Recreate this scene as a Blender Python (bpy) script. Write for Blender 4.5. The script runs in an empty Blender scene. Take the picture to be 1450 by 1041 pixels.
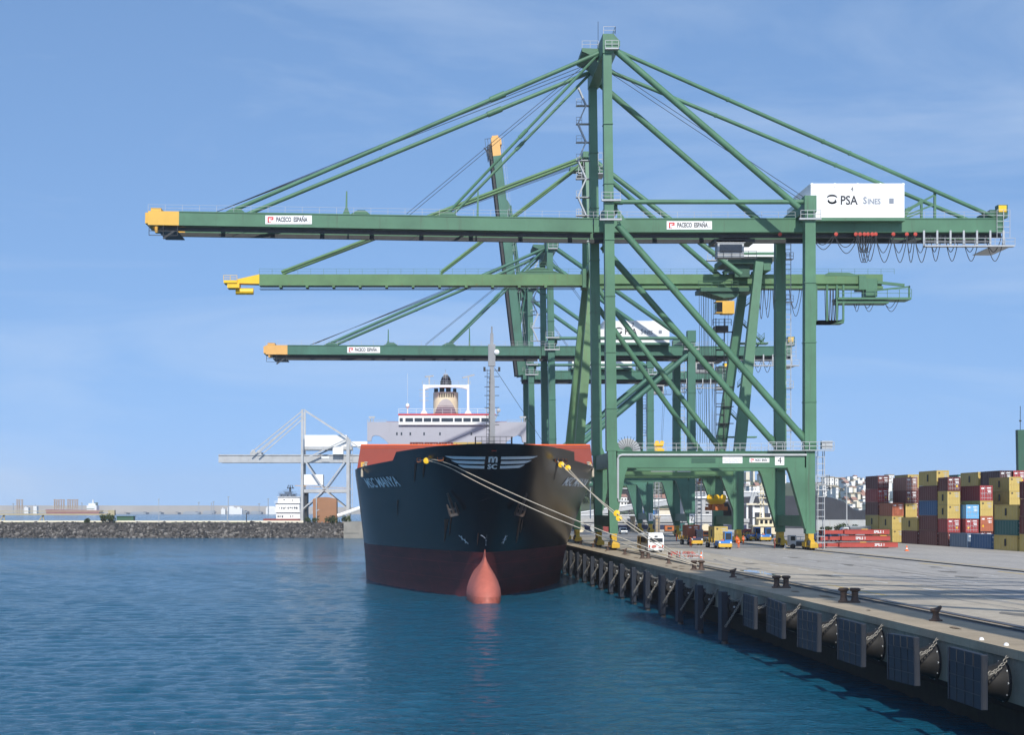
import bpy, bmesh, math, random
from mathutils import Vector, Matrix
random.seed(11)
R = math.radians
S = bpy.context.scene
COL = S.collection
S.unit_settings.scale_length = 1.15          # one unit is about 1.15 m
HC, DECK, F = 10.8, 4.7, 2200.0              # eye above the water, quay deck level, focal length of the reference in pixels
W_REF = 1450.0

# ------------------------------------------------------------------ camera
cam = bpy.data.cameras.new('camera')
cam.sensor_width = 36; cam.lens = 36 * F / W_REF
cam.shift_x = (725 - 590) / W_REF; cam.shift_y = (722 - 520.5) / W_REF
cam.clip_start = 1; cam.clip_end = 60000
co = bpy.data.objects.new('camera', cam); COL.objects.link(co)
co.location = (0, 0, HC); co.rotation_euler = (R(90), 0, 0)
S.camera = co

# ------------------------------------------------------------------ sun and sky
EL, AZ = R(40), R(.4)                          # azimuth to the right of straight behind the camera
sd = Vector((math.sin(AZ) * math.cos(EL), -math.cos(AZ) * math.cos(EL), math.sin(EL)))
sl = bpy.data.lights.new('sun', 'SUN'); sl.energy = 3.5; sl.angle = R(.5); sl.color = (1, .95, .87)
so = bpy.data.objects.new('sun', sl); COL.objects.link(so)
so.rotation_euler = sd.to_track_quat('Z', 'Y').to_euler(); so.location = (60, -80, 200)
w = bpy.data.worlds.new('World'); S.world = w; w.use_nodes = True
nt = w.node_tree; N = nt.nodes; L = nt.links
bg = N['Background']
sky = N.new('ShaderNodeTexSky'); sky.sky_type = 'NISHITA'; sky.sun_disc = False
sky.sun_elevation = EL; sky.sun_rotation = R(180) - AZ
sky.altitude = 0; sky.air_density = 1.0; sky.dust_density = .4; sky.ozone_density = 2.4
tc = N.new('ShaderNodeTexCoord'); mp = N.new('ShaderNodeMapping'); mp.inputs['Scale'].default_value = (1.1, 1.1, 5.5)
mp.inputs['Rotation'].default_value = (0, R(9), 0)
nz = N.new('ShaderNodeTexNoise'); nz.inputs['Scale'].default_value = 2.6; nz.inputs['Detail'].default_value = 7; nz.inputs['Roughness'].default_value = .58
nz.inputs['Distortion'].default_value = .6
rp = N.new('ShaderNodeValToRGB'); rp.color_ramp.elements[0].position = .47; rp.color_ramp.elements[1].position = .82
rp.color_ramp.elements[1].color = (.38, .38, .38, 1)
mx = N.new('ShaderNodeMix'); mx.data_type = 'RGBA'
mx.inputs[7].default_value = (4.0, 4.6, 5.4, 1)
# the clear air over the sea stays blue down to the horizon: look the sky up a little above the true direction
sx_ = N.new('ShaderNodeSeparateXYZ'); cx_ = N.new('ShaderNodeCombineXYZ'); ma = N.new('ShaderNodeMath'); ma.operation = 'MULTIPLY_ADD'; ma.inputs[1].default_value = .72; ma.inputs[2].default_value = .28
vn = N.new('ShaderNodeVectorMath'); vn.operation = 'NORMALIZE'
L.new(tc.outputs['Generated'], sx_.inputs[0]); L.new(sx_.outputs[0], cx_.inputs[0]); L.new(sx_.outputs[1], cx_.inputs[1]); L.new(sx_.outputs[2], ma.inputs[0]); L.new(ma.outputs[0], cx_.inputs[2]); L.new(cx_.outputs[0], vn.inputs[0]); L.new(vn.outputs[0], sky.inputs[0])
L.new(tc.outputs['Generated'], mp.inputs[0]); L.new(mp.outputs[0], nz.inputs[0]); L.new(nz.outputs[0], rp.inputs[0])
L.new(rp.outputs[0], mx.inputs[0])
hs_ = N.new('ShaderNodeHueSaturation'); hs_.inputs['Saturation'].default_value = 1.07; L.new(sky.outputs[0], hs_.inputs['Color']); L.new(hs_.outputs[0], mx.inputs[6]); L.new(mx.outputs[2], bg.inputs[0]); bg.inputs[1].default_value = .15
S.view_settings.view_transform = 'Standard'; S.view_settings.look = 'None'; S.view_settings.gamma = 1
S.view_settings.exposure = .32
try:
    S.cycles.max_bounces = 6; S.cycles.diffuse_bounces = 3; S.cycles.glossy_bounces = 3; S.cycles.transparent_max_bounces = 6
    S.cycles.caustics_reflective = False; S.cycles.caustics_refractive = False
except Exception: pass

# ------------------------------------------------------------------ materials
MATS = {}
def paint(name, rgb, rough=.55, var=.18, scale=.5, rust=0., rcol=(.13, .055, .025), metal=0., bump=0., bscale=6., spec=.4, streak=.12, stretch=(1, 1, 1)):
    m = bpy.data.materials.new(name); m.use_nodes = True
    t = m.node_tree; n = t.nodes; l = t.links; p = n['Principled BSDF']
    p.inputs['Roughness'].default_value = rough; p.inputs['Metallic'].default_value = metal
    p.inputs['Specular IOR Level'].default_value = spec
    c = n.new('ShaderNodeTexCoord'); mpn = n.new('ShaderNodeMapping'); mpn.inputs['Scale'].default_value = stretch
    l.new(c.outputs['Object'], mpn.inputs[0])
    a = n.new('ShaderNodeTexNoise'); a.inputs['Scale'].default_value = scale; a.inputs['Detail'].default_value = 6; a.inputs['Roughness'].default_value = .6
    l.new(mpn.outputs[0], a.inputs[0])
    x = n.new('ShaderNodeMix'); x.data_type = 'RGBA'
    x.inputs[6].default_value = (*[max(0, v * (1 - 2 * var)) for v in rgb], 1); x.inputs[7].default_value = (*[min(1, v * (1 + 2 * var)) for v in rgb], 1)
    l.new(a.outputs[0], x.inputs[0]); out = x.outputs[2]
    if rust > 0:
        m2 = n.new('ShaderNodeMapping'); m2.inputs['Scale'].default_value = (1, 1, streak); l.new(c.outputs['Object'], m2.inputs[0])
        b = n.new('ShaderNodeTexNoise'); b.inputs['Scale'].default_value = 1.7; b.inputs['Detail'].default_value = 8; b.inputs['Roughness'].default_value = .7
        l.new(m2.outputs[0], b.inputs[0])
        r = n.new('ShaderNodeValToRGB'); r.color_ramp.elements[0].position = .56 ; r.color_ramp.elements[1].position = .78
        r.color_ramp.elements[1].color = (rust, rust, rust, 1)
        l.new(b.outputs[0], r.inputs[0])
        y = n.new('ShaderNodeMix'); y.data_type = 'RGBA'; y.inputs[7].default_value = (*rcol, 1)
        l.new(r.outputs[0], y.inputs[0]); l.new(out, y.inputs[6]); out = y.outputs[2]
    l.new(out, p.inputs['Base Color'])
    if bump:
        b2 = n.new('ShaderNodeTexNoise'); b2.inputs['Scale'].default_value = bscale; b2.inputs['Detail'].default_value = 5
        l.new(mpn.outputs[0], b2.inputs[0])
        bb = n.new('ShaderNodeBump'); bb.inputs['Strength'].default_value = bump; bb.inputs['Distance'].default_value = .1
        l.new(b2.outputs[0], bb.inputs['Height']); l.new(bb.outputs[0], p.inputs['Normal'])
    MATS[name] = m
    return m
paint('green', (.074, .182, .106), .5, .24, .16, .8, (.060, .068, .045), streak=.07)
paint('green_old', (.10, .205, .09), .55, .26, .2, .9, (.15, .12, .045))
paint('green_blue', (.055, .158, .112), .5, .24, .2, .8, (.05, .062, .045))
paint('green_dark', (.04, .11, .07), .5, .15, .5, .3)
paint('crane_yellow', (.72, .42, .07), .5, .08, .5, .35, (.35, .2, .06))
paint('bright_yellow', (.85, .52, .02), .45, .08, .5, .3, (.3, .17, .03))
paint('tan_orange', (.72, .40, .12), .5, .08, .5, .3)
paint('bogie_yellow', (.58, .36, .03), .5, .15, .8, .75, (.16, .09, .03))
paint('white', (.82, .83, .82), .5, .04, .3, .25, (.55, .52, .46))
paint('white_clean', (.85, .85, .84), .5, .02, .3)
paint('galv', (.42, .44, .45), .45, .12, .8, .2, (.25, .22, .2))
paint('dark_steel', (.03, .034, .037), .5, .3, .7, .5, (.09, .05, .03))
paint('black_rubber', (.017, .016, .015), .65, .3, 1.2)
paint('rope_dark', (.035, .04, .045), .7, .2)
paint('red_dot', (.45, .05, .03), .5, .1)
paint('sign_red', (.62, .04, .04), .5, .05)
paint('ink', (.02, .022, .03), .6, .02)
paint('ink_grey', (.22, .25, .3), .6, .02)
paint('window', (.018, .024, .032), .08, .2, .4, spec=.8)
paint('orange_rust', (.50, .15, .04), .6, .3, .8, .6, (.1, .04, .02))
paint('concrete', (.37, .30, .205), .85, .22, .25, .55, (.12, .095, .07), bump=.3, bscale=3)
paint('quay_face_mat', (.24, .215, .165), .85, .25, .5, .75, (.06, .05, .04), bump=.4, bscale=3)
paint('pier_concrete', (.27, .255, .22), .85, .22, .25, .6, (.10, .09, .07), bump=.3, bscale=3)
paint('shaded_concrete', (.012, .0125, .012), .85, .3, .4, .6, (.015, .017, .015))  # near-black base puts the shade below the quay deck into the colour
paint('grey_hull', (.40, .41, .46), .55, .05, .2, .15)
paint('red_deck', (.215, .017, .004), .6, .12, .4, .4, (.2, .05, .03))
paint('sunlit_lip', (.85, .13, .02), .5, .06, .4)  # breakwater red as the sun lights its top edge, put into the colour
paint('cream', (.74, .66, .47), .5, .06, .4, .3, (.45, .36, .22))
paint('rope', (.50, .44, .34), .8, .15, 3)
paint('orange_vest', (.95, .16, .02), .7, .05)
paint('skin', (.5, .29, .19), .6, .05)
paint('navy', (.03, .04, .09), .7, .1)
paint('truck_blue', (.035, .20, .58), .35, .05, .5)
paint('truck_yellow', (.68, .42, .04), .45, .08, .5, .5, (.2, .12, .05))
paint('lamp_glass', (.9, .9, .86), .15, .02)
paint('tyre', (.018, .018, .018), .8, .2, 2)
paint('brick', (.33, .165, .085), .8, .1, .3)
paint('old_grey', (.43, .44, .44), .6, .14, .4, .85, (.34, .22, .13))
paint('roof_tile', (.36, .20, .15), .8, .15, .5)
paint('town_white', (.80, .79, .75), .7, .06, .05)
paint('town_cream', (.72, .66, .52), .7, .06, .05)
paint('coal', (.038, .04, .046), .9, .25, .15, bump=.5, bscale=.6)
paint('earth', (.21, .19, .15), .9, .3, .1)
paint('grass', (.09, .12, .035), .9, .4, .3)
paint('leaf', (.055, .085, .025), .8, .5, .6)
paint('leaf_dark', (.03, .05, .022), .8, .5, .4)
paint('bark', (.1, .075, .05), .9, .3)
paint('hill_green', (.075, .095, .05), .95, .4, .02)
paint('far_wall', (.34, .325, .30), .9, .15, .01)
paint('tan_pipe', (.40, .35, .22), .7, .1)
paint('rust_red', (.25, .05, .045), .7, .15)
paint('silver', (.42, .46, .5), .3, .05, metal=.5)
paint('rail_steel', (.10, .085, .075), .45, .3, .6, .5, metal=.3)
paint('line_yellow', (.55, .38, .08), .8, .3, 1.2, .8, (.3, .27, .22), streak=1)
paint('line_white', (.6, .6, .58), .8, .25, 1.2, .8, (.3, .29, .26), streak=1)
paint('bollard_rust', (.075, .048, .036), .7, .35, 1.6, .7, (.18, .085, .04), bump=.3)
paint('panel_blue', (.014, .02, .032), .6, .3, .6, .7, (.06, .055, .05))
paint('chain', (.25, .235, .205), .5, .2, 2, .5, (.2, .11, .05))
paint('basket_red', (.5, .16, .13), .7, .2, 1)
CC = dict(Y=(.56, .42, .13), M=(.145, .038, .034), R=(.34, .05, .05), O=(.42, .13, .065), G=(.03, .13, .12), B=(.04, .12, .26), BG=(.13, .19, .27), LB=(.16, .43, .72), GR=(.30, .15, .12), D=(.085, .04, .045))
CN = dict(Y='mustard yellow', M='maroon', R='bright red', O='orange brown', G='dark teal', B='blue', BG='grey blue', LB='light blue', GR='dusty brown', D='very dark maroon')
for k, v in CC.items(): paint('box_' + k, v, .5, .10, .35, .45, tuple(q * .45 for q in v))

def sea_material():
    m = bpy.data.materials.new('sea_water'); m.use_nodes = True
    t = m.node_tree; n = t.nodes; l = t.links; p = n['Principled BSDF']
    p.inputs['Base Color'].default_value = (.006, .080, .140, 1); p.inputs['Roughness'].default_value = .11
    p.inputs['IOR'].default_value = 1.33; p.inputs['Specular IOR Level'].default_value = .5
    c = n.new('ShaderNodeTexCoord')
    prev = None
    big = n.new('ShaderNodeTexNoise'); big.inputs['Scale'].default_value = .018; big.inputs['Detail'].default_value = 3
    mb = n.new('ShaderNodeMapping'); mb.inputs['Scale'].default_value = (.5, 1.4, 1); l.new(c.outputs['Object'], mb.inputs[0]); l.new(mb.outputs[0], big.inputs[0])
    cr = n.new('ShaderNodeMapRange'); cr.inputs[1].default_value = .35; cr.inputs[2].default_value = .65; cr.inputs[3].default_value = .55; cr.inputs[4].default_value = 1.15
    l.new(big.outputs[0], cr.inputs[0])
    hs = []
    for sc, st, am in ((.28, (.42, 1.0, 1), .5), (1.1, (.5, 1.0, 1), .40), (3.4, (.6, 1.0, 1), .34)):
        mpn = n.new('ShaderNodeMapping'); mpn.inputs['Scale'].default_value = st; mpn.inputs['Rotation'].default_value = (0, 0, R(-9))
        l.new(c.outputs['Object'], mpn.inputs[0])
        a = n.new('ShaderNodeTexNoise'); a.inputs['Scale'].default_value = sc; a.inputs['Detail'].default_value = 4; a.inputs['Roughness'].default_value = .6; a.inputs['Distortion'].default_value = .5
        l.new(mpn.outputs[0], a.inputs[0])
        q = n.new('ShaderNodeMath'); q.operation = 'MULTIPLY'; q.inputs[1].default_value = am; l.new(a.outputs[0], q.inputs[0]); hs.append(q)
    s1 = n.new('ShaderNodeMath'); l.new(hs[0].outputs[0], s1.inputs[0]); l.new(hs[1].outputs[0], s1.inputs[1])
    s2 = n.new('ShaderNodeMath'); l.new(s1.outputs[0], s2.inputs[0]); l.new(hs[2].outputs[0], s2.inputs[1])
    bb = n.new('ShaderNodeBump'); bb.inputs['Distance'].default_value = 1.1
    l.new(cr.outputs[0], bb.inputs['Strength'])
    l.new(s2.outputs[0], bb.inputs['Height']); l.new(bb.outputs[0], p.inputs['Normal'])
    MATS['sea'] = m
sea_material()

def asphalt_material(name, base, patch):
    m = bpy.data.materials.new(name); m.use_nodes = True
    t = m.node_tree; n = t.nodes; l = t.links; p = n['Principled BSDF']; p.inputs['Roughness'].default_value = .88
    c = n.new('ShaderNodeTexCoord'); mpn = n.new('ShaderNodeMapping'); mpn.inputs['Scale'].default_value = (.30, .05, 1); l.new(c.outputs['Object'], mpn.inputs[0])
    a = n.new('ShaderNodeTexNoise'); a.inputs['Scale'].default_value = 1; a.inputs['Detail'].default_value = 7; a.inputs['Roughness'].default_value = .65; l.new(mpn.outputs[0], a.inputs[0])
    b = n.new('ShaderNodeTexNoise'); b.inputs['Scale'].default_value = 1.3; b.inputs['Detail'].default_value = 6; l.new(c.outputs['Object'], b.inputs[0])
    r = n.new('ShaderNodeValToRGB'); r.color_ramp.elements[0].position = .3; r.color_ramp.elements[1].position = .7
    r.color_ramp.elements[0].color = (*patch, 1); r.color_ramp.elements[1].color = (*base, 1); l.new(a.outputs[0], r.inputs[0])
    x = n.new('ShaderNodeMix'); x.data_type = 'RGBA'; x.blend_type = 'MULTIPLY'; x.inputs[0].default_value = .5
    l.new(r.outputs[0], x.inputs[6]); l.new(b.outputs[0], x.inputs[7]); 
    g = n.new('ShaderNodeBrightContrast'); g.inputs[1].default_value = .0
    l.new(x.outputs[2], g.inputs[0]); l.new(g.outputs[0], p.inputs['Base Color'])
    MATS[name] = m
asphalt_material('apron_mat', (.64, .56, .43), (.46, .40, .31))
asphalt_material('asphalt_mat', (.53, .495, .44), (.40, .375, .34))

def hull_material():
    m = paint('hull_black', (.0035, .0065, .013), .27, .3, .12, .7, (.009, .015, .026), spec=.28, streak=.22, stretch=(1, .5, 1.5), bump=.25, bscale=.35)
    paint('hull_red', (.115, .015, .016), .55, .4, .35, .8, (.03, .016, .02), streak=1.6, stretch=(1, .3, 2.2))
    paint('bulb_red', (.44, .125, .090), .6, .16, .6, .6, (.33, .075, .05), streak=.5)
    paint('mast_grey', (.27, .28, .29), .5, .12, .8, .3, (.16, .13, .11))
    t = MATS['hull_black'].node_tree; n = t.nodes; l = t.links; pb = n['Principled BSDF']
    for mm in ('hull_black', 'hull_red'):
        t = MATS[mm].node_tree; n = t.nodes; l = t.links; pb = n['Principled BSDF']
        src = pb.inputs['Base Color'].links[0].from_socket
        c = n.new('ShaderNodeTexCoord'); s = n.new('ShaderNodeSeparateXYZ'); k = n.new('ShaderNodeCombineXYZ'); a = n.new('ShaderNodeMath'); a.operation = 'MULTIPLY_ADD'; a.inputs[1].default_value = .8
        l.new(c.outputs['Object'], s.inputs[0]); l.new(s.outputs[0], a.inputs[0]); l.new(s.outputs[1], a.inputs[2]); l.new(a.outputs[0], k.inputs[0]); l.new(s.outputs[2], k.inputs[1])
        b = n.new('ShaderNodeTexBrick'); b.inputs['Scale'].default_value = 1; b.inputs['Brick Width'].default_value = 7.5; b.inputs['Row Height'].default_value = 2.1; b.inputs['Mortar Size'].default_value = .035; b.inputs['Mortar Smooth'].default_value = .4; b.inputs['Color1'].default_value = (1, 1, 1, 1); b.inputs['Color2'].default_value = (.72, .74, .76, 1); b.inputs['Mortar'].default_value = (1.9, 1.8, 1.7, 1)
        l.new(k.outputs[0], b.inputs['Vector'])
        x = n.new('ShaderNodeMix'); x.data_type = 'RGBA'; x.blend_type = 'MULTIPLY'; x.inputs[0].default_value = 1; l.new(src, x.inputs[6]); l.new(b.outputs['Color'], x.inputs[7]); l.new(x.outputs[2], pb.inputs['Base Color'])
    paint('rust_streak', (.085, .038, .02), .7, .3, 2.5)
    paint('stain', (.36, .095, .065), .6, .3, 2.)
    paint('hull_white', (.8, .84, .86), .6, .06, .8)
hull_material()

# ------------------------------------------------------------------ object helpers
def M_(x): return MATS[x] if isinstance(x, str) else x
def link(o): COL.objects.link(o); return o
def tag(o, label=None, cat=None, group=None, kind=None):
    if label: o['label'] = label
    if cat: o['category'] = cat
    if group: o['group'] = group
    if kind: o['kind'] = kind
    return o
def thing(name, label, cat, loc=(0, 0, 0), group=None):
    o = link(bpy.data.objects.new(name, None)); o.location = loc; o.empty_display_size = .3
    return tag(o, label, cat, group)
def wloc(o):
    v = Vector((0, 0, 0))
    while o is not None: v += o.location; o = o.parent
    return v
def kids(o): return [c for c in bpy.data.objects if c.parent == o]
def copy_tree(o, parent=None):
    c = link(o.copy()); c.parent = parent
    for ch in [k for k in bpy.data.objects if k.parent == o]: copy_tree(ch, c)
    return c

class MB:
    def __init__(s): s.v = []; s.f = []; s.m = []
    def add(s, vs, fs, m=0):
        b = len(s.v); s.v += [Vector(v) for v in vs]
        for f in fs: s.f.append([b + i for i in f]); s.m.append(m)
        return s
    def box(s, x0, x1, y0, y1, z0, z1, m=0):
        return s.add([(x, y, z) for z in (z0, z1) for y in (y0, y1) for x in (x0, x1)], [(0, 2, 3, 1), (4, 5, 7, 6), (0, 1, 5, 4), (2, 6, 7, 3), (0, 4, 6, 2), (1, 3, 7, 5)], m)
    def frame(s, p0, p1, up=None):
        p0, p1 = Vector(p0), Vector(p1); d = (p1 - p0).normalized()
        u = Vector(up) if up else (Vector((0, 0, 1)) if abs(d.z) < .95 else Vector((0, 1, 0)))
        a = d.cross(u).normalized(); b = a.cross(d).normalized()
        return p0, p1, a, b
    def beam(s, p0, p1, w, h, m=0, w1=None, h1=None, up=None):
        p0, p1, a, b = s.frame(p0, p1, up); w1 = w if w1 is None else w1; h1 = h if h1 is None else h1
        vs = [p0 + a * (i * w / 2) + b * (j * h / 2) for j in (-1, 1) for i in (-1, 1)] + [p1 + a * (i * w1 / 2) + b * (j * h1 / 2) for j in (-1, 1) for i in (-1, 1)]
        return s.add(vs, [(0, 1, 3, 2), (4, 6, 7, 5), (0, 4, 5, 1), (2, 3, 7, 6), (0, 2, 6, 4), (1, 5, 7, 3)], m)
    def tube(s, p0, p1, r, n=10, m=0, r1=None):
        p0, p1, a, b = s.frame(p0, p1); r1 = r if r1 is None else r1
        vs = []
        for p, q in ((p0, r), (p1, r1)):
            for i in range(n): t = 2 * math.pi * i / n; vs.append(p + a * (q * math.cos(t)) + b * (q * math.sin(t)))
        fs = [(i, (i + 1) % n, n + (i + 1) % n, n + i) for i in range(n)] + [tuple(range(n)), tuple(range(n, 2 * n))]
        return s.add(vs, fs, m)
    def path(s, pts, r, n=5, m=0):
        pts = [Vector(p) for p in pts]; vs = []; k = len(pts)
        for i, p in enumerate(pts):
            d = (pts[min(i + 1, k - 1)] - pts[max(i - 1, 0)]).normalized()
            u = Vector((0, 0, 1)) if abs(d.z) < .95 else Vector((0, 1, 0))
            a = d.cross(u).normalized(); b = a.cross(d)
            vs += [p + a * (r * math.cos(2 * math.pi * j / n)) + b * (r * math.sin(2 * math.pi * j / n)) for j in range(n)]
        fs = [(i * n + j, i * n + (j + 1) % n, (i + 1) * n + (j + 1) % n, (i + 1) * n + j) for i in range(k - 1) for j in range(n)] + [tuple(range(n)), tuple(range((k - 1) * n, k * n))]
        return s.add(vs, fs, m)
    def prism(s, pts, vec, m=0):
        pts = [Vector(p) for p in pts]; v = Vector(vec); n = len(pts)
        return s.add(pts + [p + v for p in pts], [tuple(range(n)), tuple(range(2 * n - 1, n - 1, -1))] + [(i, (i + 1) % n, n + (i + 1) % n, n + i) for i in range(n)], m)
    def lathe(s, c, prof, n=16, axis='z', m=0):
        c = Vector(c); ax = {'z': (Vector((1, 0, 0)), Vector((0, 1, 0)), Vector((0, 0, 1))), 'x': (Vector((0, 1, 0)), Vector((0, 0, 1)), Vector((1, 0, 0))), 'y': (Vector((0, 0, 1)), Vector((1, 0, 0)), Vector((0, 1, 0)))}[axis]
        vs = [c + ax[2] * h + ax[0] * (r * math.cos(2 * math.pi * i / n)) + ax[1] * (r * math.sin(2 * math.pi * i / n)) for r, h in prof for i in range(n)]
        k = len(prof)
        fs = [(j * n + i, j * n + (i + 1) % n, (j + 1) * n + (i + 1) % n, (j + 1) * n + i) for j in range(k - 1) for i in range(n)] + [tuple(range(n)), tuple(range((k - 1) * n, k * n))]
        return s.add(vs, fs, m)
    def rail(s, pts, h=1., step=1.8, r=.05, m=0, bars=2):
        pts = [Vector(p) for p in pts]
        for a, b in zip(pts, pts[1:]):
            k = max(1, int((b - a).length / step))
            for i in range(k + 1):
                p = a.lerp(b, i / k); s.beam(p, p + Vector((0, 0, h)), r, r, m)
            for j in range(bars):
                z = Vector((0, 0, h * (j + 1) / bars)); s.beam(a + z, b + z, r, r, m)
        return s
    def ladder(s, p0, p1, w=.5, step=.5, r=.06, m=0, side=(1, 0, 0)):
        p0, p1 = Vector(p0), Vector(p1); q = Vector(side) * (w / 2)
        s.beam(p0 - q, p1 - q, r, r, m); s.beam(p0 + q, p1 + q, r, r, m)
        k = int((p1 - p0).length / step)
        for i in range(1, k): p = p0.lerp(p1, i / k); s.beam(p - q, p + q, r, r, m)
        return s
    def build(s, name, mats, parent=None, smooth=False, bevel=0, noweld=False):
        off = wloc(parent) if parent else Vector((0, 0, 0))
        me = bpy.data.meshes.new(name)
        me.from_pydata([tuple(v - off) for v in s.v], [], s.f)
        if not isinstance(mats, (list, tuple)): mats = [mats]
        for q in mats: me.materials.append(M_(q))
        for p, i in zip(me.polygons, s.m): p.material_index = i
        bm = bmesh.new(); bm.from_mesh(me); bmesh.ops.recalc_face_normals(bm, faces=bm.faces)
        if bevel: bmesh.ops.bevel(bm, geom=list(bm.edges), offset=bevel, segments=2, affect='EDGES', profile=.5)
        bm.to_mesh(me); bm.free()
        if smooth:
            me.polygons.foreach_set('use_smooth', [True] * len(me.polygons))
            try: me.set_sharp_from_angle(angle=R(smooth if smooth is not True else 40))
            except Exception: pass
        o = link(bpy.data.objects.new(name, me)); o.parent = parent
        return o

_tc = {}
def text_geo(t, size=1., bold=0.):
    k = (t, bold)
    if k not in _tc:
        c = bpy.data.curves.new('writing', 'FONT'); c.body = t; c.align_x = 'CENTER'; c.align_y = 'CENTER'; c.resolution_u = 3; c.offset = bold
        o = bpy.data.objects.new('writing', c); COL.objects.link(o)
        dg = bpy.context.evaluated_depsgraph_get(); me = bpy.data.meshes.new_from_object(o.evaluated_get(dg))
        _tc[k] = ([(v.co.x, v.co.y) for v in me.vertices], [tuple(p.vertices) for p in me.polygons])
        bpy.data.objects.remove(o); bpy.data.meshes.remove(me); bpy.data.curves.remove(c)
    v, f = _tc[k]
    return [(x * size, y * size) for x, y in v], f
def write(t, size, c, mat, parent, name='lettering', xd=(1, 0, 0), zd=(0, 0, 1), sx=1., bold=0.):
    v, f = text_geo(t, size, bold); c, xd, zd = Vector(c), Vector(xd), Vector(zd)
    m = MB(); m.add([c + xd * (x * sx) + zd * y for x, y in v], f)
    return m.build(name, mat, parent)
def struct(o): o['kind'] = 'structure'; return o
# ================================================================== the setting: sea, quay, land
EX = 26.0                                     # waterside edge of the quay
import numpy as np
def sea_sheet():
    # one water sheet: real wavelets where the eye can tell them apart, flat far off
    ys = [-300., -60., 20.]; y = 34.
    while y < 640: ys.append(y); y *= 1.0028
    ys += [640., 800., 1100., 1600., 2400., 3500., 5200.]
    ys = np.array(ys); nx = 430
    t = np.linspace(0, 1, nx)
    X0 = -(np.maximum(ys, 60) * .36 + 26); XR = EX + 3.2
    gx = X0[:, None] + (XR - X0)[:, None] * t[None, :]; gx[:, 0] = -2600
    gy = np.repeat(ys[:, None], nx, 1)
    gz = np.zeros_like(gx); rs = np.random.RandomState(4)
    dy = np.gradient(ys)[:, None]
    for i in range(64):
        lam = .5 * (4.2 / .5) ** rs.rand(); th = R(96) + rs.normal(0, .62); k = 2 * math.pi / lam
        s = WAVE * (lam / 3.) ** -.12
        fade = np.clip((lam / np.maximum(dy, .05) - 2.4) / 3., 0, 1)
        calm = .75 + .35 * np.sin(gx * .021 + rs.rand() * 6) * np.sin(gy * .013 + rs.rand() * 6)
        ph = k * (gx * math.cos(th) + gy * math.sin(th)) + rs.rand() * 6.28
        gz += (s / k) * fade * calm * (np.sin(ph) + .22 * np.sin(2 * ph + 1.57))
    gz[:3] = 0; gz[-8:] = 0; gz[:, 0] = 0; gz[:, -1] = 0
    n = len(ys); co_ = np.stack([gx, gy, gz], -1).reshape(-1, 3).astype(np.float32)
    idx = np.arange(n * nx).reshape(n, nx)
    q = np.stack([idx[:-1, :-1], idx[:-1, 1:], idx[1:, 1:], idx[1:, :-1]], -1).reshape(-1, 4).astype(np.int32)
    me = bpy.data.meshes.new('sea'); me.vertices.add(len(co_)); me.vertices.foreach_set('co', co_.ravel())
    me.loops.add(q.size); me.loops.foreach_set('vertex_index', q.ravel()); me.polygons.add(len(q))
    me.polygons.foreach_set('loop_start', np.arange(0, q.size, 4, dtype=np.int32)); me.polygons.foreach_set('loop_total', np.full(len(q), 4, dtype=np.int32))
    me.polygons.foreach_set('use_smooth', np.ones(len(q), dtype=bool)); me.update(calc_edges=True); me.validate()
    me.materials.append(MATS['sea']); return struct(link(bpy.data.objects.new('sea', me)))
WAVE = .024
sea_sheet()
m = MB(); m.add([(EX + 3.0, -120, DECK - .06), (2600, -120, DECK - .06), (2600, 5200, DECK - .06), (EX + 3.0, 5200, DECK - .06)], [(0, 1, 2, 3)])
struct(m.build('ground', 'earth'))
QY0, QY1 = 20, 436
m = MB()
m.box(EX, 31.1, QY0, QY1, 2.5, DECK)                     # edge beam of the quay
m.box(EX - .12, EX + .5, QY0, QY1, DECK - .38, DECK + .03)
struct(m.build('quay', ['concrete']))
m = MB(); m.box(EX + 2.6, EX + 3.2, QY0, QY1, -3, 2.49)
struct(m.build('quay_wall', 'shaded_concrete'))
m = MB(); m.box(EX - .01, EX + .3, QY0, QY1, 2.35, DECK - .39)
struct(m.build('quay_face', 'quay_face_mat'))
m = MB(); m.add([(31.1, QY0, DECK), (41, QY0, DECK), (41, QY1, DECK), (31.1, QY1, DECK)], [(0, 1, 2, 3)])
struct(m.build('apron', 'apron_mat'))
m = MB(); m.add([(41, QY0, DECK - .004), (330, QY0, DECK - .004), (330, 700, DECK - .004), (41, 700, DECK - .004)], [(0, 1, 2, 3)])
struct(m.build('asphalt_yard', 'asphalt_mat'))
for X in (30.25, 59.4):
    m = MB(); m.add([(X - .42, QY0, DECK + .006), (X + .42, QY0, DECK + .006), (X + .42, QY1, DECK + .006), (X - .42, QY1, DECK + .006)], [(0, 1, 2, 3)])
    m.box(X - .06, X + .06, QY0, QY1, DECK + .007, DECK + .09)
    struct(m.build('rail_groove', 'dark_steel'))
m = MB(); m.box(31.0, 31.5, QY0, QY1, DECK + .002, DECK + .05); struct(m.build('cable_trench_cover', 'rail_steel'))
m = MB(); m.add([(61.2, QY0, DECK + .004), (61.45, QY0, DECK + .004), (61.45, QY1, DECK + .004), (61.2, QY1, DECK + .004)], [(0, 1, 2, 3)]); struct(m.build('yellow_line', 'line_yellow'))
m = MB()
for y in range(70, 420, 24): m.add([(57.1, y, DECK + .004), (57.5, y, DECK + .004), (57.5, y + 11, DECK + .004), (57.1, y + 11, DECK + .004)], [(0, 1, 2, 3)])
for y in range(110, 420, 30): m.add([(33.2, y, DECK + .004), (33.45, y, DECK + .004), (33.45, y + 16, DECK + .004), (33.2, y + 16, DECK + .004)], [(0, 1, 2, 3)])
struct(m.build('yellow_marking', 'line_yellow'))
m = MB()
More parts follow.
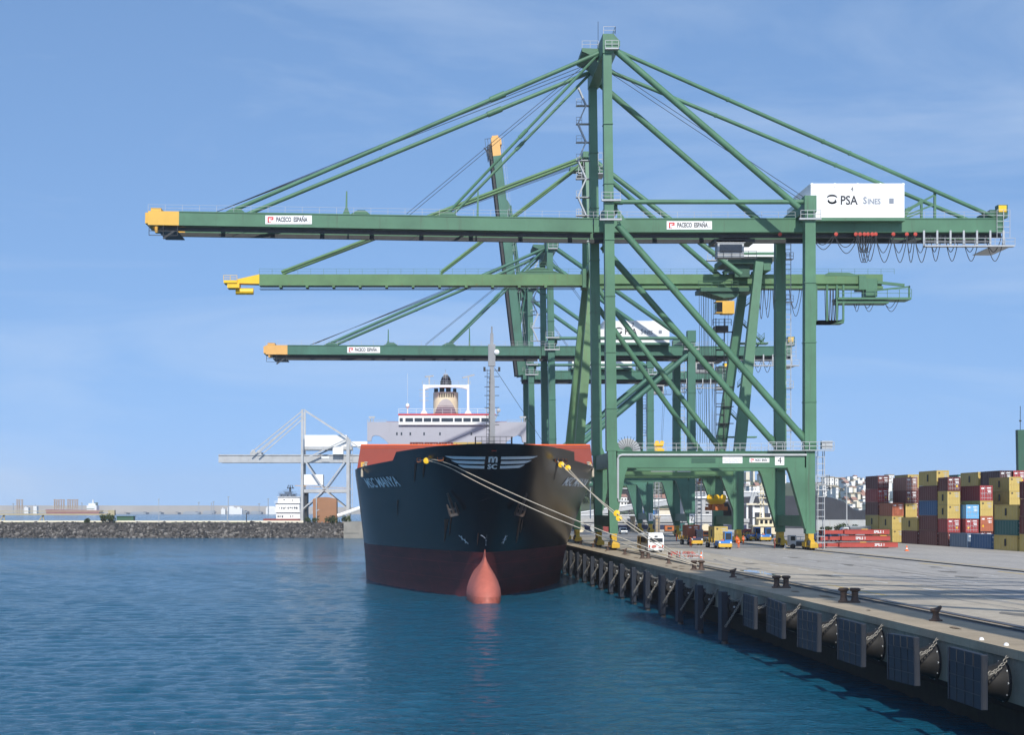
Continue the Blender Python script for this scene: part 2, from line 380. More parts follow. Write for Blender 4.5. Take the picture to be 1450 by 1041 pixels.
for y in range(90, 420, 13):
    for X in (39, 46.5, 53): m.add([(X, y, DECK + .004), (X + .22, y, DECK + .004), (X + .22, y + 4, DECK + .004), (X, y + 4, DECK + .004)], [(0, 1, 2, 3)])
struct(m.build('white_marking', 'line_white'))
m = MB()
for y in range(30, 430, 8): m.add([(EX + .4, y, DECK + .034), (31.0, y, DECK + .034), (31.0, y + .05, DECK + .034), (EX + .4, y + .05, DECK + .034)], [(0, 1, 2, 3)])
for y in range(28, 430, 12): m.add([(31.6, y, DECK + .0035), (56.5, y, DECK + .0035), (56.5, y + .09, DECK + .0035), (31.6, y + .09, DECK + .0035)], [(0, 1, 2, 3)])
for X in (36.4, 41, 47.5, 54): m.add([(X, 24, DECK + .003), (X + .07, 24, DECK + .003), (X + .07, 430, DECK + .003), (X, 430, DECK + .003)], [(0, 1, 2, 3)])
struct(m.build('slab_joint', 'joint_dark') if 'joint_dark' in MATS else (paint('joint_dark', (.22, .20, .165), .9, .4, 1.), m.build('slab_joint', 'joint_dark'))[1])
paint('tyre_mark', (.25, .24, .22), .9, .35, .6)
m = MB()
for k in range(12):
    X0 = random.uniform(33, 57); y = random.uniform(90, 380); L_ = random.uniform(10, 45); bend = random.uniform(-2, 2); w_ = random.uniform(.18, .34)
    for o_ in (0, 1.75):
        pts = [(X0 + o_ + bend * (i / 10) ** 2, y + L_ * i / 10) for i in range(11)]
        z_ = DECK + .0045 + .0004 * (2 * k + (o_ > 0)) * .1
        m.add([(a, b, z_) for a, b in pts] + [(a + w_, b, z_) for a, b in pts], [(i, i + 1, 12 + i, 11 + i) for i in range(10)])
struct(m.build('tyre_marking', 'tyre_mark'))
paint('weed', (.010, .012, .007), .8, .5, 1.5)
m = MB()
m.box(EX + 2.55, EX + 2.599, QY0, QY1, -.5, 1.2)
o = m.build('tide_weed', 'weed'); tag(o, 'dark green weed in the tide band on the quay wall', 'weed', kind='stuff')
paint('oil_stain', (.17, .155, .13), .75, .35, .9)
m = MB()
for k in range(46):
    X0, y0_ = random.uniform(32.5, 57), random.uniform(75, 330); r0 = random.uniform(.25, 1.3); zz = DECK + .0052 + k * .00005
    n = 14; pts = [(X0 + r0 * .6 * (1 + .35 * math.sin(2 * a + k) + .2 * math.cos(5 * a)) * math.cos(a), y0_ + r0 * 1.8 * (1 + .3 * math.sin(3 * a + k)) * math.sin(a), zz) for a in [2 * math.pi * i / n for i in range(n)]]
    m.add(pts, [tuple(range(n))])
struct(m.build('oil_staining', 'oil_stain'))
m = MB()
for k in range(40):
    X0, y0_ = random.uniform(26.5, 29.8), random.uniform(60, 300); r0 = random.uniform(.15, .6); zz = DECK + .036 + k * .00005
    n = 12; pts = [(X0 + r0 * .6 * (1 + .35 * math.sin(2 * a + k)) * math.cos(a), y0_ + r0 * 2.2 * (1 + .3 * math.sin(3 * a + k)) * math.sin(a), zz) for a in [2 * math.pi * i / n for i in range(n)]]
    m.add(pts, [tuple(range(n))])
struct(m.build('rust_staining', 'bollard_stain') if 'bollard_stain' in MATS else (paint('bollard_stain', (.24, .17, .105), .85, .3, .9), m.build('rust_staining', 'bollard_stain'))[1])
# puddle beside the waterside rail
pm = paint('puddle_mat', (.03, .03, .03), .03, .1, spec=.9)
m = MB(); pts = []
for i in range(24):
    t = 2 * math.pi * i / 24; r = 1 + .25 * math.sin(3 * t) + .15 * math.cos(5 * t)
    pts.append((33.2 + .75 * r * math.cos(t), 151.5 + 5.5 * r * math.sin(t), DECK + .009))
m.add(pts, [tuple(range(24))]); struct(m.build('puddle', 'puddle_mat'))

# ------------------------------------------------------------------ bollards
def post(m, x, y, k=1.):
    m.lathe((x, y, DECK), [(.36 * k, 0), (.36 * k, .07), (.25 * k, .10), (.19 * k, .18), (.155 * k, .4), (.2 * k, .52)], 16)
def horn(m, x, y):
    vs, fs = [], []; n = 12
    prof = [(-.31, .05, .60), (-.27, .10, .60), (-.16, .13, .58), (0, .19, .54), (.13, .15, .62), (.22, .13, .70), (.29, .1, .75), (.33, .04, .77)]
    for (dx, r, z) in prof:
        for i in range(n): a = 2 * math.pi * i / n; vs.append((x + dx, y + r * 1.35 * math.cos(a), DECK + z + r * math.sin(a)))
    for j in range(len(prof) - 1):
        for i in range(n): fs.append((j * n + i, j * n + (i + 1) % n, (j + 1) * n + (i + 1) % n, (j + 1) * n + i))
    fs += [tuple(range(n)), tuple(range((len(prof) - 1) * n, len(prof) * n))]
    m.add(vs, fs)
def make_bollard(y, label, grp, double=False):
    t = thing('bollard', label, 'bollard', (28.4, y, DECK), grp)
    if double:
        m = MB(); m.box(27.7, 29.1, y - .4, y + .4, DECK + .005, DECK + .1); m.build('base', 'bollard_rust', t, bevel=.02)
        for dx in (-.36, .36):
            m = MB(); m.lathe((28.4 + dx, y, DECK + .1), [(.3, 0), (.24, .1), (.2, .3), (.22, .62), (.34, .68), (.36, .78), (.26, .86)], 16); m.build('post', 'bollard_rust', t, smooth=True)
    else:
        m = MB(); post(m, 28.4, y); m.build('base', 'bollard_rust', t, smooth=True)
        m = MB(); horn(m, 28.4, y); m.build('horned_head', 'bollard_rust', t, smooth=True)
    return t
BY = [67, 85, 102, 121, 139.5, 157, 175, 193, 212, 231, 250, 268.5]
BL = ['rusty mooring bollard standing on the quay edge just outside the right side of the picture',
      'nearest rusty mooring bollard, standing alone with its horn toward the yard', 'second nearest dark mooring bollard, just left of the shadow stripes on the quay',
      'third nearest dark mooring bollard on the quay edge, above the first wide fender plates', 'fourth nearest mooring bollard, beside the long puddle on the quay',
      'mooring bollard that holds the ropes of the black ship', 'unused mooring bollard just behind the one that holds the ropes', 'mooring bollard on the quay edge directly in front of the white bus',
      'small bollard on the quay edge just left of the white bus', 'small bollard in front of the waterside leg of the nearest crane', 'small bollard behind the nearest crane leg beside the black hull', 'far bollard hidden close to the black hull']
GB = 'mooring bollards along the quay edge'
b0 = make_bollard(BY[0], BL[0], GB); b1 = None
for i, (y, l) in enumerate(zip(BY[1:], BL[1:])):
    if i in (1, 2, 4, 6):
        if b1 is None: c = b1 = make_bollard(y, l, GB, True)
        else: c = copy_tree(b1)
    else: c = copy_tree(b0)
    c.location = (28.4, y, DECK); c['label'] = l; c.rotation_euler.z = random.uniform(-.4, .4)

# ------------------------------------------------------------------ fenders
def chain(m, p0, p1, sag=.25, n=9, r=.05, size=.17):
    p0, p1 = Vector(p0), Vector(p1)
    for i in range(n):
        a = (i + .5) / n; p = p0.lerp(p1, a) - Vector((0, 0, sag * 4 * a * (1 - a)))
        d = (p1 - p0).normalized(); u = Vector((0, 1, 0)) if i % 2 else Vector((.2, .1, 1))
        b = d.cross(u).normalized()
        ring = [p + d * (size * 1.25 * math.cos(2 * math.pi * k / 10)) + b * (size * .7 * math.sin(2 * math.pi * k / 10)) for k in range(11)]
        m.path(ring, r, 4)
def plate_fender(y, label):
    t = thing('plate_fender', label, 'fender', (EX, y, 3.3), 'plate fenders on the quay wall')
    m = MB(); m.box(24.45, 24.72, y, y + 4.2, 2.1, 4.5)
    m.box(24.40, 24.449, y - .03, y + .12, 2.1, 4.5); m.box(24.4, 24.449, y + 4.08, y + 4.22, 2.1, 4.5)
    m.build('face_plate', 'panel_blue', t, bevel=.03)
    m = MB()
    for k in range(1, 4):
        m.box(24.425, 24.451, y + k * 1.05 - .02, y + k * 1.05 + .02, 2.13, 4.47)
    for z in (2.7, 3.3, 3.9): m.box(24.425, 24.451, y + .13, y + 4.07, z - .018, z + .018)
    m.build('panel_seam', 'dark_steel', t)
    m = MB(); yc = y + 1.55; m.lathe((24.72, yc, 3.2), [(.52, 0), (.58, .08), (.62, .3), (.76, .9), (.90, 1.1), (.95, 1.2), (.95, 1.26)], 22, 'x'); m.build('rubber_cone', 'black_rubber', t, smooth=True)
    m = MB()
    for k in range(10):
        a = 2 * math.pi * k / 10
        m.tube((25.92, yc + 1.01 * .85 * math.cos(a), 3.2 + 1.01 * .85 * math.sin(a)), (25.82, yc + 1.01 * .85 * math.cos(a), 3.2 + 1.01 * .85 * math.sin(a)), .07, 6)
    m.build('bolt_circle', 'galv', t)
    m = MB(); chain(m, (25.95, y + .9, 4.45), (24.75, y + .05, 3.7), .22, 8, .026, .105); m.build('chain', 'chain', t, smooth=True)
    return t
PL = ['nearest dark plate fender, hanging under the two white studs', 'second plate fender from the right, below the nearest bollard', 'third plate fender from the right, with a bent rusty edge',
      'fourth plate fender from the right, below the paired bollard', 'fifth plate fender from the right, with a dark square on its face', 'narrow leftmost plate fender beside the first chained pile fender']
PY = [67.2, 76.3, 85.5, 94.8, 104, 112.6]
f0 = plate_fender(PY[0], PL[0])
for y, l in zip(PY[1:], PL[1:]):
    c = copy_tree(f0); c.location.y = y + random.uniform(-.15, .15); c.location.z += random.uniform(-.08, .04); c['label'] = l; c.rotation_euler = (random.uniform(-.035, .035), random.uniform(-.02, .02), random.uniform(-.03, .05))
c = copy_tree(f0); c.location.y = 58.1; c['label'] = 'dark plate fender past the right edge of the picture, under the quay beam'
def pile_fender(y, label):
    t = thing('pile_fender', label, 'fender', (EX, y, 3.3), 'chained pile fenders on the quay wall')
    m = MB(); m.box(24.45, 24.95, y - .7, y + .7, .25, 4.2); m.box(24.9, 25.25, y - .3, y + .3, 1.0, 3.9); m.build('front_panel', 'panel_blue', t, bevel=.03)
    m = MB(); m.tube((24.8, y - .28, -2), (24.8, y - .28, 1.5), .23, 10); m.tube((24.8, y - .28, -.2), (24.8, y - .28, .1), .27, 10); m.build('pile', 'rail_steel', t, smooth=True)
    m = MB(); m.tube((25.4, y - 1.0, 3.0), (25.4, y + 1.0, 3.0), .44, 14); m.lathe((24.95, y, 3.0), [(.35, 0), (.45, .3), (.6, .9), (.6, 1.05)], 16, 'x'); m.build('rubber_cylinder', 'black_rubber', t, smooth=True)
    m = MB(); chain(m, (25.95, y - 2.1, 3.95), (24.6, y - 1.5, 1.45), .05, 16, .03, .10); m.build('hanging_chain', 'chain', t)
    m = MB(); chain(m, (25.95, y - 2.2, 4.0), (25.1, y - .6, 3.75), .35, 12, .03, .10); m.build('support_chain', 'chain', t)
    m = MB(); m.lathe((25.4, y - 1.05, 3.0), [(.05, -.05), (.09, .0), (.05, .05)], 8, 'y'); m.build('end_cap', 'galv', t, smooth=True)
    return t
ordn = ['first', 'second', 'third', 'fourth', 'fifth', 'sixth', 'seventh', 'eighth', 'ninth', 'tenth', 'eleventh', 'twelfth', 'thirteenth', 'fourteenth', 'fifteenth']
g0 = None
for i in range(14):
    y = 125.3 + i * 10.4
    l = f'{ordn[i]} chained pile fender along the quay wall, counted from the nearest'
    if i == 0: g0 = pile_fender(y, l)
    else:
        c = copy_tree(g0); c.location.y = y + random.uniform(-.2, .2); c['label'] = l; c.rotation_euler = (random.uniform(-.03, .03), 0, random.uniform(-.03, .03))
for X, y, l in ((26.25, 72.2, 'left one of two small white studs on the quay edge'), (26.3, 69.3, 'right one of two small white studs on the quay edge')):
    m = MB(); m.lathe((X, y, DECK + .03), [(.12, 0), (.12, .03), (.09, .1), (.03, .13)], 12); o = m.build('white_stud', 'white_clean', smooth=True); tag(o, l, 'stud', 'white studs on the quay edge')

# ------------------------------------------------------------------ left: rock jetty
def slope_mesh(name, x0, x1, ytoe, ztop, run, mat, nx=160, nz=9, amp=.35, back=26):
    vs, fs = [], []
    for i in range(nx + 1):
        x = x0 + (x1 - x0) * i / nx
        for j in range(nz + 1):
            q = j / nz; z = -1.5 + (ztop + 1.5) * q
            vs.append((x, ytoe - 1.5 + run * q + random.uniform(-amp, amp), z + (random.uniform(-amp, amp) if 0 < j < nz else 0)))
        vs.append((x, ytoe + run + back, ztop)); vs.append((x, ytoe + run + back + 8, -2))
    k = nz + 3
    for i in range(nx):
        for j in range(k - 1): fs.append((i * k + j, (i + 1) * k + j, (i + 1) * k + j + 1, i * k + j + 1))
    m = MB(); m.add(vs, fs); return struct(m.build(name, mat))
paint('jetty_earth', (.045, .042, .038), .95, .3, .3)
JY = 592
slope_mesh('jetty', -215, -27.5, JY, 5.7, 9, 'jetty_earth')
paint('rock', (.098, .090, .082), .9, .4, .5, 0); paint('rock_b', (.028, .027, .027), .9, .3, .5); paint('rock_c', (.20, .185, .165), .9, .3, .5)
m = MB()
ico = bmesh.new(); bmesh.ops.create_icosphere(ico, subdivisions=1, radius=1)
iv = [v.co.copy() for v in ico.verts]; jf = [[v.index for v in f.verts] for f in ico.faces]; ico.free()
for i in range(5200):
    q = random.random(); x = random.uniform(-214, -28); s = random.choice((.35, .45, .55, .65, .85)) * random.uniform(.7, 1.15)
    c = Vector((x, JY - 1.0 + 9.2 * q + random.uniform(-.3, .2), -1.0 + 6.6 * q + random.uniform(-.1, .25)))
    rot = Matrix.Rotation(random.uniform(0, 6.28), 3, Vector((random.random() - .5, random.random() - .5, random.random() - .5)).normalized())
    sc = Vector((s * random.uniform(.8, 1.5), s * random.uniform(.7, 1.2), s * random.uniform(.55, .95)))
    m.add([c + rot @ Vector((v.x * sc.x * random.uniform(.8, 1.15), v.y * sc.y, v.z * sc.z * random.uniform(.8, 1.15))) for v in iv], jf, random.choice((0, 0, 0, 1, 1, 2)))
o = m.build('rocks', ['rock', 'rock_b', 'rock_c']); tag(o, 'grey brown armour rocks heaped along the jetty', 'rocks', kind='stuff')
m = MB(); m.box(-215, -44, JY + 11.2, JY + 13, 5.6, 6.55); o = m.build('jetty_parapet', 'town_cream'); tag(o, 'long pale parapet wall along the top of the rock jetty', 'wall')
m = MB(); m.add([(-215, JY + 9.1, 5.78), (-120, JY + 9.1, 5.78), (-95, JY + 11.1, 5.9), (-215, JY + 11.1, 5.9)], [(0, 1, 2, 3)]); m.add([(-95, JY + 7.6, 5.6), (-60, JY + 7.6, 5.6), (-60, JY + 11.1, 5.9), (-95, JY + 11.1, 5.9)], [(0, 1, 2, 3)])
o = m.build('grass_verge', 'grass'); tag(o, 'thin strip of dry grass on top of the jetty', 'grass', kind='stuff')
# concrete end of the jetty by the ship
m = MB(); m.box(-27.6, 26, JY - 5, JY + 40, -3, 6.1); m.box(-27.75, -22, JY - 5.2, JY - 4.9, 1.9, 2.6)
o = m.build('jetty_pier', 'pier_concrete'); struct(o)

# ------------------------------------------------------------------ foliage
def shrub(name, label, c, rx, rz, n, mats=('leaf', 'leaf_dark'), cat='bush', trunk=0, group=None, leaf=.28):
    c = Vector(c); t = thing(name, label, cat, c, group)
    m = MB(); cl = [(Vector((random.uniform(-.75, .75) * rx, random.uniform(-.6, .6) * rx, trunk + rz * random.uniform(.25, .8))), random.uniform(.3, .55)) for _ in range(9)]
    for i in range(n):
        k, q = random.choice(cl); d = Vector((random.gauss(0, 1), random.gauss(0, 1), random.gauss(0, 1))).normalized() * (random.random() ** .4)
        p = c + k + Vector((d.x * rx * q, d.y * rx * q, d.z * rz * q * .9)); p.z = max(p.z, c.z + .05)
        a = Vector((random.uniform(-1, 1), random.uniform(-1, 1), random.uniform(-1, 1))) * leaf; b = Vector((random.uniform(-1, 1), random.uniform(-1, 1), random.uniform(-1, 1))) * leaf
        m.add([p - a, p + b, p + a, p - b], [(0, 1, 2, 3)], random.choice((0, 0, 1)))
    m.build('crown', list(mats), t)
    m = MB()
    for k, q in cl[:5]:
        m.tube(c, c + k * .9, .09 * max(1, trunk * .5), 6, r1=.03)
    m.build('trunk', 'bark', t)
    return t
shrub('bush', 'rounded olive green bush on the rock jetty in front of the far red ship', (-120, JY + 8.5, 5.7), 3.6, 3.1, 1100)
shrub('bush', 'tiny low bush on the jetty just left of the rounded bush', (-127.4, JY + 8.8, 5.7), 1.4, 1.6, 260)
shrub('bush', 'low spread green bush in front of the brown brick shed', (-40.5, JY + 8.5, 5.6), 2.6, 2.2, 500)
shrub('bush', 'low green bush on the jetty between brown shed and concrete pier', (-32.5, JY + 8.5, 5.6), 3.0, 2.6, 600)
shrub('bush', 'scrubby green bush growing on top of the concrete pier', (-27.0, JY + 2, 6.1), 1.8, 2.2, 350)

# lamp posts on the jetty
for X, h, l in ((-127, 0, ''), (-100, 9, 'tall thin lamp post on the jetty right of the rounded bush'), (-73.4, 4.2, 'short grey post on the jetty, left one of two'), (-66, 3.6, 'short dark post on the jetty, right one of two')):
    if not h: continue
    m = MB(); m.tube((X, JY + 10.5, 5.7), (X, JY + 10.5, 5.7 + h), .16 if h < 5 else .1, 8); m.box(X - .3, X + .3, JY + 10.3, JY + 10.7, 5.7 + h, 5.95 + h)
    o = m.build('lamp_post', 'galv' if h != 3.6 else 'dark_steel'); tag(o, l, 'post')
# pale pipe gantry at the far left of the jetty
t = thing('pipe_gantry', 'pale yellow pipe rack standing over the jetty at the left edge of the picture', 'pipe rack', (-150, JY + 22, 5.7))
m = MB(); m.box(-190, -119, JY + 20, JY + 22, 8.6, 9.2); m.box(-190, -119, JY + 20, JY + 22, 10.0, 10.3); m.box(-121.5, -119, JY + 19.9, JY + 22.1, 8.5, 10.6); m.build('pipe_deck', 'tan_pipe', t)
for X in (-186, -165, -149.5):
    m = MB(); m.beam((X, JY + 21, 5.7), (X + 2.2, JY + 21, 8.6), .4, .4); m.beam((X + 2.5, JY + 21, 5.7), (X + 2.2, JY + 21, 8.6), .4, .4); m.build('leg', 'tan_pipe', t)
m = MB(); m.box(-117, -110.5, JY + 14, JY + 18, 5.7, 8.1); m.box(-117.3, -110.2, JY + 13.7, JY + 18.3, 8.1, 8.3); o = m.build('equipment_cabinet', 'green_dark'); tag(o, 'low dark green cabinet on the jetty beside the yellow pipe rack', 'cabinet')
# ================================================================== ship-to-shore cranes
def bogie(root, X, y, out, sill=None):
    b = MB()
    z = DECK
    b.box(X - .42, X + .42, y - 1.1, y + 1.1, z + 1.75, z + 2.45)
    b.prism([(X - .34, y - 2.2, z + 1.15), (X - .34, y + 2.2, z + 1.15), (X - .34, y + 1.2, z + 1.8), (X - .34, y - 1.2, z + 1.8)], (.68, 0, 0))
    for s in (-1, 1): b.box(X - .5, X + .5, y + s * 1.5 - 1.1, y + s * 1.5 + 1.1, z + .45, z + 1.16)
    b.box(X - .6, X + .6, y - 2.95, y - 2.55, z + .35, z + 1.0)
    o = b.build('bogie', ['bogie_yellow'], root, bevel=.04)
    for k in (-2.2, -.8, .8, 2.2):
        q = MB(); q.lathe((X - .2, y + k, z + .44), [(.36, 0), (.42, .06), (.42, .34), (.36, .4)], 14, 'x'); q.build('wheel', 'dark_steel', o)
    q = MB(); q.box(X - .75, X - .42, y - 2.4, y - 1.6, z + .7, z + 1.5); q.build('motor', 'dark_steel', o)
    return o

def emblem(parent, c, s):     # three sweeping strokes beside the terminal name
    for name, (r0, a0, a1, dx, dz, fl) in (('emblem_stroke', (1.0, 20, 160, 0, .15, 1)), ('emblem_stroke', (.62, 150, 400, .0, -.1, 1)), ('emblem_stroke', (.9, 190, 330, .1, .1, 1))):
        m = MB(); n = 14; pin, pout = [], []
        for i in range(n + 1):
            a = R(a0 + (a1 - a0) * i / n); th = .24 * math.sin(math.pi * (i + .3) / (n + .6)) + .02
            pin.append(c + Vector((dx + (r0 - th) * math.cos(a), 0, dz + (r0 - th) * .62 * math.sin(a))) * s if False else Vector(c) + Vector(((dx + (r0 - th) * math.cos(a)) * s, 0, (dz + (r0 - th) * .7 * math.sin(a)) * s)))
            pout.append(Vector(c) + Vector(((dx + (r0 + th) * math.cos(a)) * s, 0, (dz + (r0 + th) * .7 * math.sin(a)) * s)))
        m.add(pin + pout, [(i, i + 1, n + 2 + i, n + 1 + i) for i in range(n)])
        m.build(name, 'ink', parent)

def maker_sign(root, x, y, z, w, h):
    m = MB(); m.box(x - w / 2, x + w / 2, y - .03, y, z - h / 2, z + h / 2); s = m.build('maker_sign', 'white', root)
    m = MB(); q = h * .34; cx = x - w / 2 + h * .6
    m.box(cx - q, cx + q, y - .045, y - .034, z + q * .55, z + q); m.box(cx - q, cx - q * .55, y - .045, y - .034, z - q, z + q * .55)
    m.box(cx + q * .55, cx + q, y - .045, y - .034, z - q * .1, z + q * .55); m.box(cx - q * .1, cx + q * .55, y - .045, y - .034, z - q * .1, z + q * .3); m.box(cx - q, cx + q * .2, y - .045, y - .034, z - q, z - q * .75)
    m.build('maker_emblem', 'sign_red', s)
    tv = text_geo('PACECO  ESPAÑA', h * .74, .035)[0]; tw = max(q[0] for q in tv) - min(q[0] for q in tv)
    write('PACECO  ESPAÑA', h * .74, (x + h * .36, y - .04, z), 'ink', s, sx=(w - h * 1.75) / tw, bold=.035)
    write('s.a.', h * .25, (x + w / 2 - h * .28, y - .04, z - h * .2), 'ink', s)
    return s

def festoon(root, x0, x1, y, z, sag, r=.062):
    m = MB(); n = 14; pts = []
    for i in range(n + 1):
        a = i / n; ca = 2 * a - 1
        pts.append((x0 + (x1 - x0) * (.5 + .5 * ca * (1 - .25 * (1 - ca * ca))), y, z - sag * (1 - ca * ca) ** .75))
    m.path(pts, r, 5); m.build('festoon_cable', 'rope_dark', root, smooth=True)

def hoist_gear(root, X, y, zt, zs, mat_s='orange_rust', mat_h='bright_yellow', ropes=True, wid=10.5, flip=False):
    # head block and spreader hanging on ropes from the trolley; long axis along the quay
    if ropes:
        for dx in (-1.3, 1.3):
            for dy in (-1.0, 1.0):
                m = MB(); m.tube((X + dx * 1.6, y + dy * 1.6, zt), (X + dx, y + dy, zs + 2.3), .035, 5); m.build('hoist_rope', 'rope_dark', root)
    h = MB(); h.box(X - 1.6, X + 1.6, y - 1.1, y + 1.1, zs + 1.2, zs + 1.75)
    h.prism([(X - 1.7, y - .5, zs + 1.2), (X + 1.7, y - .5, zs + 1.2), (X + 1.1, y - .5, zs + .7), (X - 1.1, y - .5, zs + .7)], (0, 1, 0))
    hb = h.build('head_block', mat_h, root)
    for dx in (-1.3, 0, 1.3):
        q = MB(); q.lathe((X + dx, y - .65, zs + 2.0), [(.2, 0), (.55, .02), (.55, .12), (.42, .16), (.42, .3), (.55, .34), (.55, .44), (.2, .46)], 16, 'y'); q.build('sheave', mat_h, hb, smooth=True)
    s = MB(); s.box(X - .45, X + .45, y - 5, y + 5, zs - .25, zs + .45)
    for e in (-5, 5): s.box(X - 1.15, X + 1.15, y + e - .25, y + e + .25, zs - .45, zs + .25)
    for e in (-2.2, 2.2): s.box(X - 1.0, X + 1.0, y + e - .6, y + e + .6, zs - .1, zs + .75)
    s.build('spreader', mat_s, root)

GANTRY = {}
def sts(label, num, mat, Yn, D, sign_name='gantry_crane'):
    WS, LS = 29.75, 59.4
    Yf = Yn + D.get('bay', 19)
    z0, z1 = D['boom']; ap = D['apex']; lt = D['lst']; tz = D['tie']
    ym = (Yn + Yf) / 2; g0, g1 = ym - 3.4, ym + 3.0
    root = thing('gantry_crane', label, 'harbour crane', ((WS + LS) / 2, Yn, DECK), None)
    p0, p1 = 17.1, 19.65
    zb = DECK + 2.45
    for y, nr in ((Yn, 1), (Yf, 0)):
        # waterside leg (goes up to the apex)
        m = MB(); m.beam((WS, y, zb), (WS - .3, y, p1), 1.25, 1.6, up=(0, 1, 0)); m.beam((WS - .3, y, p1), (WS - 1.0, y, ap - 2.6), 1.62, 1.7, w1=1.25, h1=1.5, up=(0, 1, 0))
        m.prism([(WS + .3, y - .7, p0 + .02), (WS + 2.1, y - .7, p0 + .02), (WS + 1.75, y - .7, p0 - .8), (WS + .75, y - .7, p0 - 6.2), (WS + .3, y - .7, p0 - 7)], (0, 1.4, 0))
        m.prism([(WS + .4, y - .65, p1 - .02), (WS + 1.9, y - .65, p1 - .02), (WS + .9, y - .65, p1 + .35), (WS + .42, y - .65, p1 + 1.6)], (0, 1.3, 0))
        for zq in (26, 34.5, 43, 51.5, 60, 69):
            if zq < ap - 5: xq = WS - .3 - .7 * (zq - p1) / (ap - 2.6 - p1); hq = (1.62 - .37 * (zq - p1) / (ap - 2.6 - p1)) / 2 + .07; m.box(xq - hq, xq + hq, y - .92, y + .92, zq, zq + .13)
        m.build('leg', mat, root)
        # landside leg
        m = MB(); m.beam((LS, y, zb), (LS, y, p1), 1.35, 1.6, up=(0, 1, 0)); m.beam((LS, y, p1), (LS - .05, y, lt), 1.75, 1.7, w1=1.55, h1=1.6, up=(0, 1, 0))
        m.prism([(LS - .3, y - .7, p0 + .02), (LS - 3.5, y - .7, p0 + .02), (LS - 3.1, y - .7, p0 - .9), (LS - .8, y - .7, p0 - 9.2), (LS - .3, y - .7, p0 - 9.5)], (0, 1.4, 0))
        for zq in (27, 36, 45):
            if zq < lt - 4: m.box(LS - .95, LS + .9, y - .92, y + .92, zq, zq + .13)
        m.build('leg', mat, root)
        m = MB(); m.box(WS + .5, LS - .85, y - .62, y + .62, p0, p1); m.box(WS + .5, LS - .85, y - .8, y + .8, p1 - .12, p1 - .02); m.box(WS + 2, LS - 3.4, y - .8, y + .8, p0 + .02, p0 + .12)
        m.build('portal_beam', mat, root)
        for X in (WS, LS): bogie(root, X, y, 1)
        # upper tie, struts
        m = MB(); m.tube((WS - .2, y, tz), (LS - .7, y, tz), .36, 12); m.tube((WS + .3, y, tz), (WS + 1.4, y, tz), .45, 12); m.build('tie_tube', mat, root, smooth=True)
        m = MB(); q0 = (WS - .3, y, ap - 2.2); q1 = (LS - 1.6, y, lt - 1.6); m.tube(q0, q1, .5, 14); m.build('back_strut', mat, root, smooth=True)
        if D['brace'] == 'down':      # from the waterside head down to the landside portal corner
            m = MB(); m.tube((WS + .6, y, z0 + .1), (LS - .5, y, p1 + 1.5), .53, 14); m.tube((LS - 1.8, y, p1 + 3.1), (LS - .5, y, p1 + 1.5), .56, 14)
            m.prism([(WS + .6, y - .1, z1 + .5), (WS + 2.6, y - .1, z0 - .1), (WS + 1.2, y - .1, z0 - 1.0), (WS + .6, y - .1, z0 - 1.0)], (0, .2, 0))
        else:
            m = MB(); m.tube((LS - .6, y, z0 - .3), (WS + .4, y, p1 + .6), .55, 14)
        m.build('brace', mat, root, smooth=True)
        # leg head frames
        m = MB(); m.box(LS - .95, LS + .85, y - .95, y + .95, lt - 2.4, lt + .1); m.build('leg_head', mat, root)
        m = MB(); m.rail([(LS - 1.6, y - 1.2, z1 - 1.2), (LS + 1.4, y - 1.2, z1 - 1.2)], 1.15, 1, .07); m.box(LS - 1.8, LS + 1.5, y - 1.3, y - .7, z1 - 1.45, z1 - 1.2); m.build('head_platform', 'galv', root)
        m = MB(); m.rail([(WS - 2.1, y - 1.2, z1 - 1.3), (WS + 1.0, y - 1.2, z1 - 1.3)], 1.15, 1, .07); m.box(WS - 2.2, WS + 1.1, y - 1.35, y - .8, z1 - 1.55, z1 - 1.3); m.box(WS - 1.9, WS + 1.0, y - 1.35, y - .8, tz - .1, tz + .15); m.rail([(WS - 1.9, y - 1.2, tz + .15), (WS + .9, y - 1.2, tz + .15)], 1.1, 1, .06)
        m.build('head_platform', 'galv', root)
    for X in (WS, LS):
        m = MB(); m.box(X - .6, X + .6, Yn + .7, Yf - .7, 8.2, 9.9); m.build('sill_beam', mat, root)
        m = MB(); m.box(X - .6, X + .6, Yn + .9, Yf - .9, p0 + .1, p1 - .15); m.build('cross_beam', mat, root)
        m = MB(); m.box(X - .75, X + .75, Yn + .9, Yf - .9, z1 + .02, z1 + 1.6); m.build('cross_beam', mat, root)
    # apex head
    ax = WS - 1.0
    m = MB(); m.prism([(ax - .7, Yn - .9, ap - 3.4), (ax + .8, Yn - .9, ap - 3.4), (ax + 1.9, Yn - .9, ap - 2.3), (ax + 1.9, Yn - .9, ap - 1.6), (ax + .9, Yn - .9, ap - .5), (ax - .7, Yn - .9, ap - .5)], (0, Yf - Yn + 1.8, 0))
    m.prism([(ax - .7, Yn + 5, ap - 1), (ax - 3.2, Yn + 5, ap - .9), (ax - 3.2, Yn + 5, ap - 1.4), (ax - 1.4, Yn + 5, ap - 2.2), (ax - .7, Yn + 5, ap - 3.2)], (0, 8, 0)); m.build('apex_beam', mat, root)
    m = MB(); m.rail([(ax - .6, Yn - .8, ap - .5), (ax + 1.2, Yn - .8, ap - .5), (ax + 1.2, Yf + .8, ap - .5)], 1.1, 2, .06); m.rail([(ax - 3.2, Yn + 5, ap - .9), (ax - .7, Yn + 5, ap - .9)], 1.1, 1, .06)
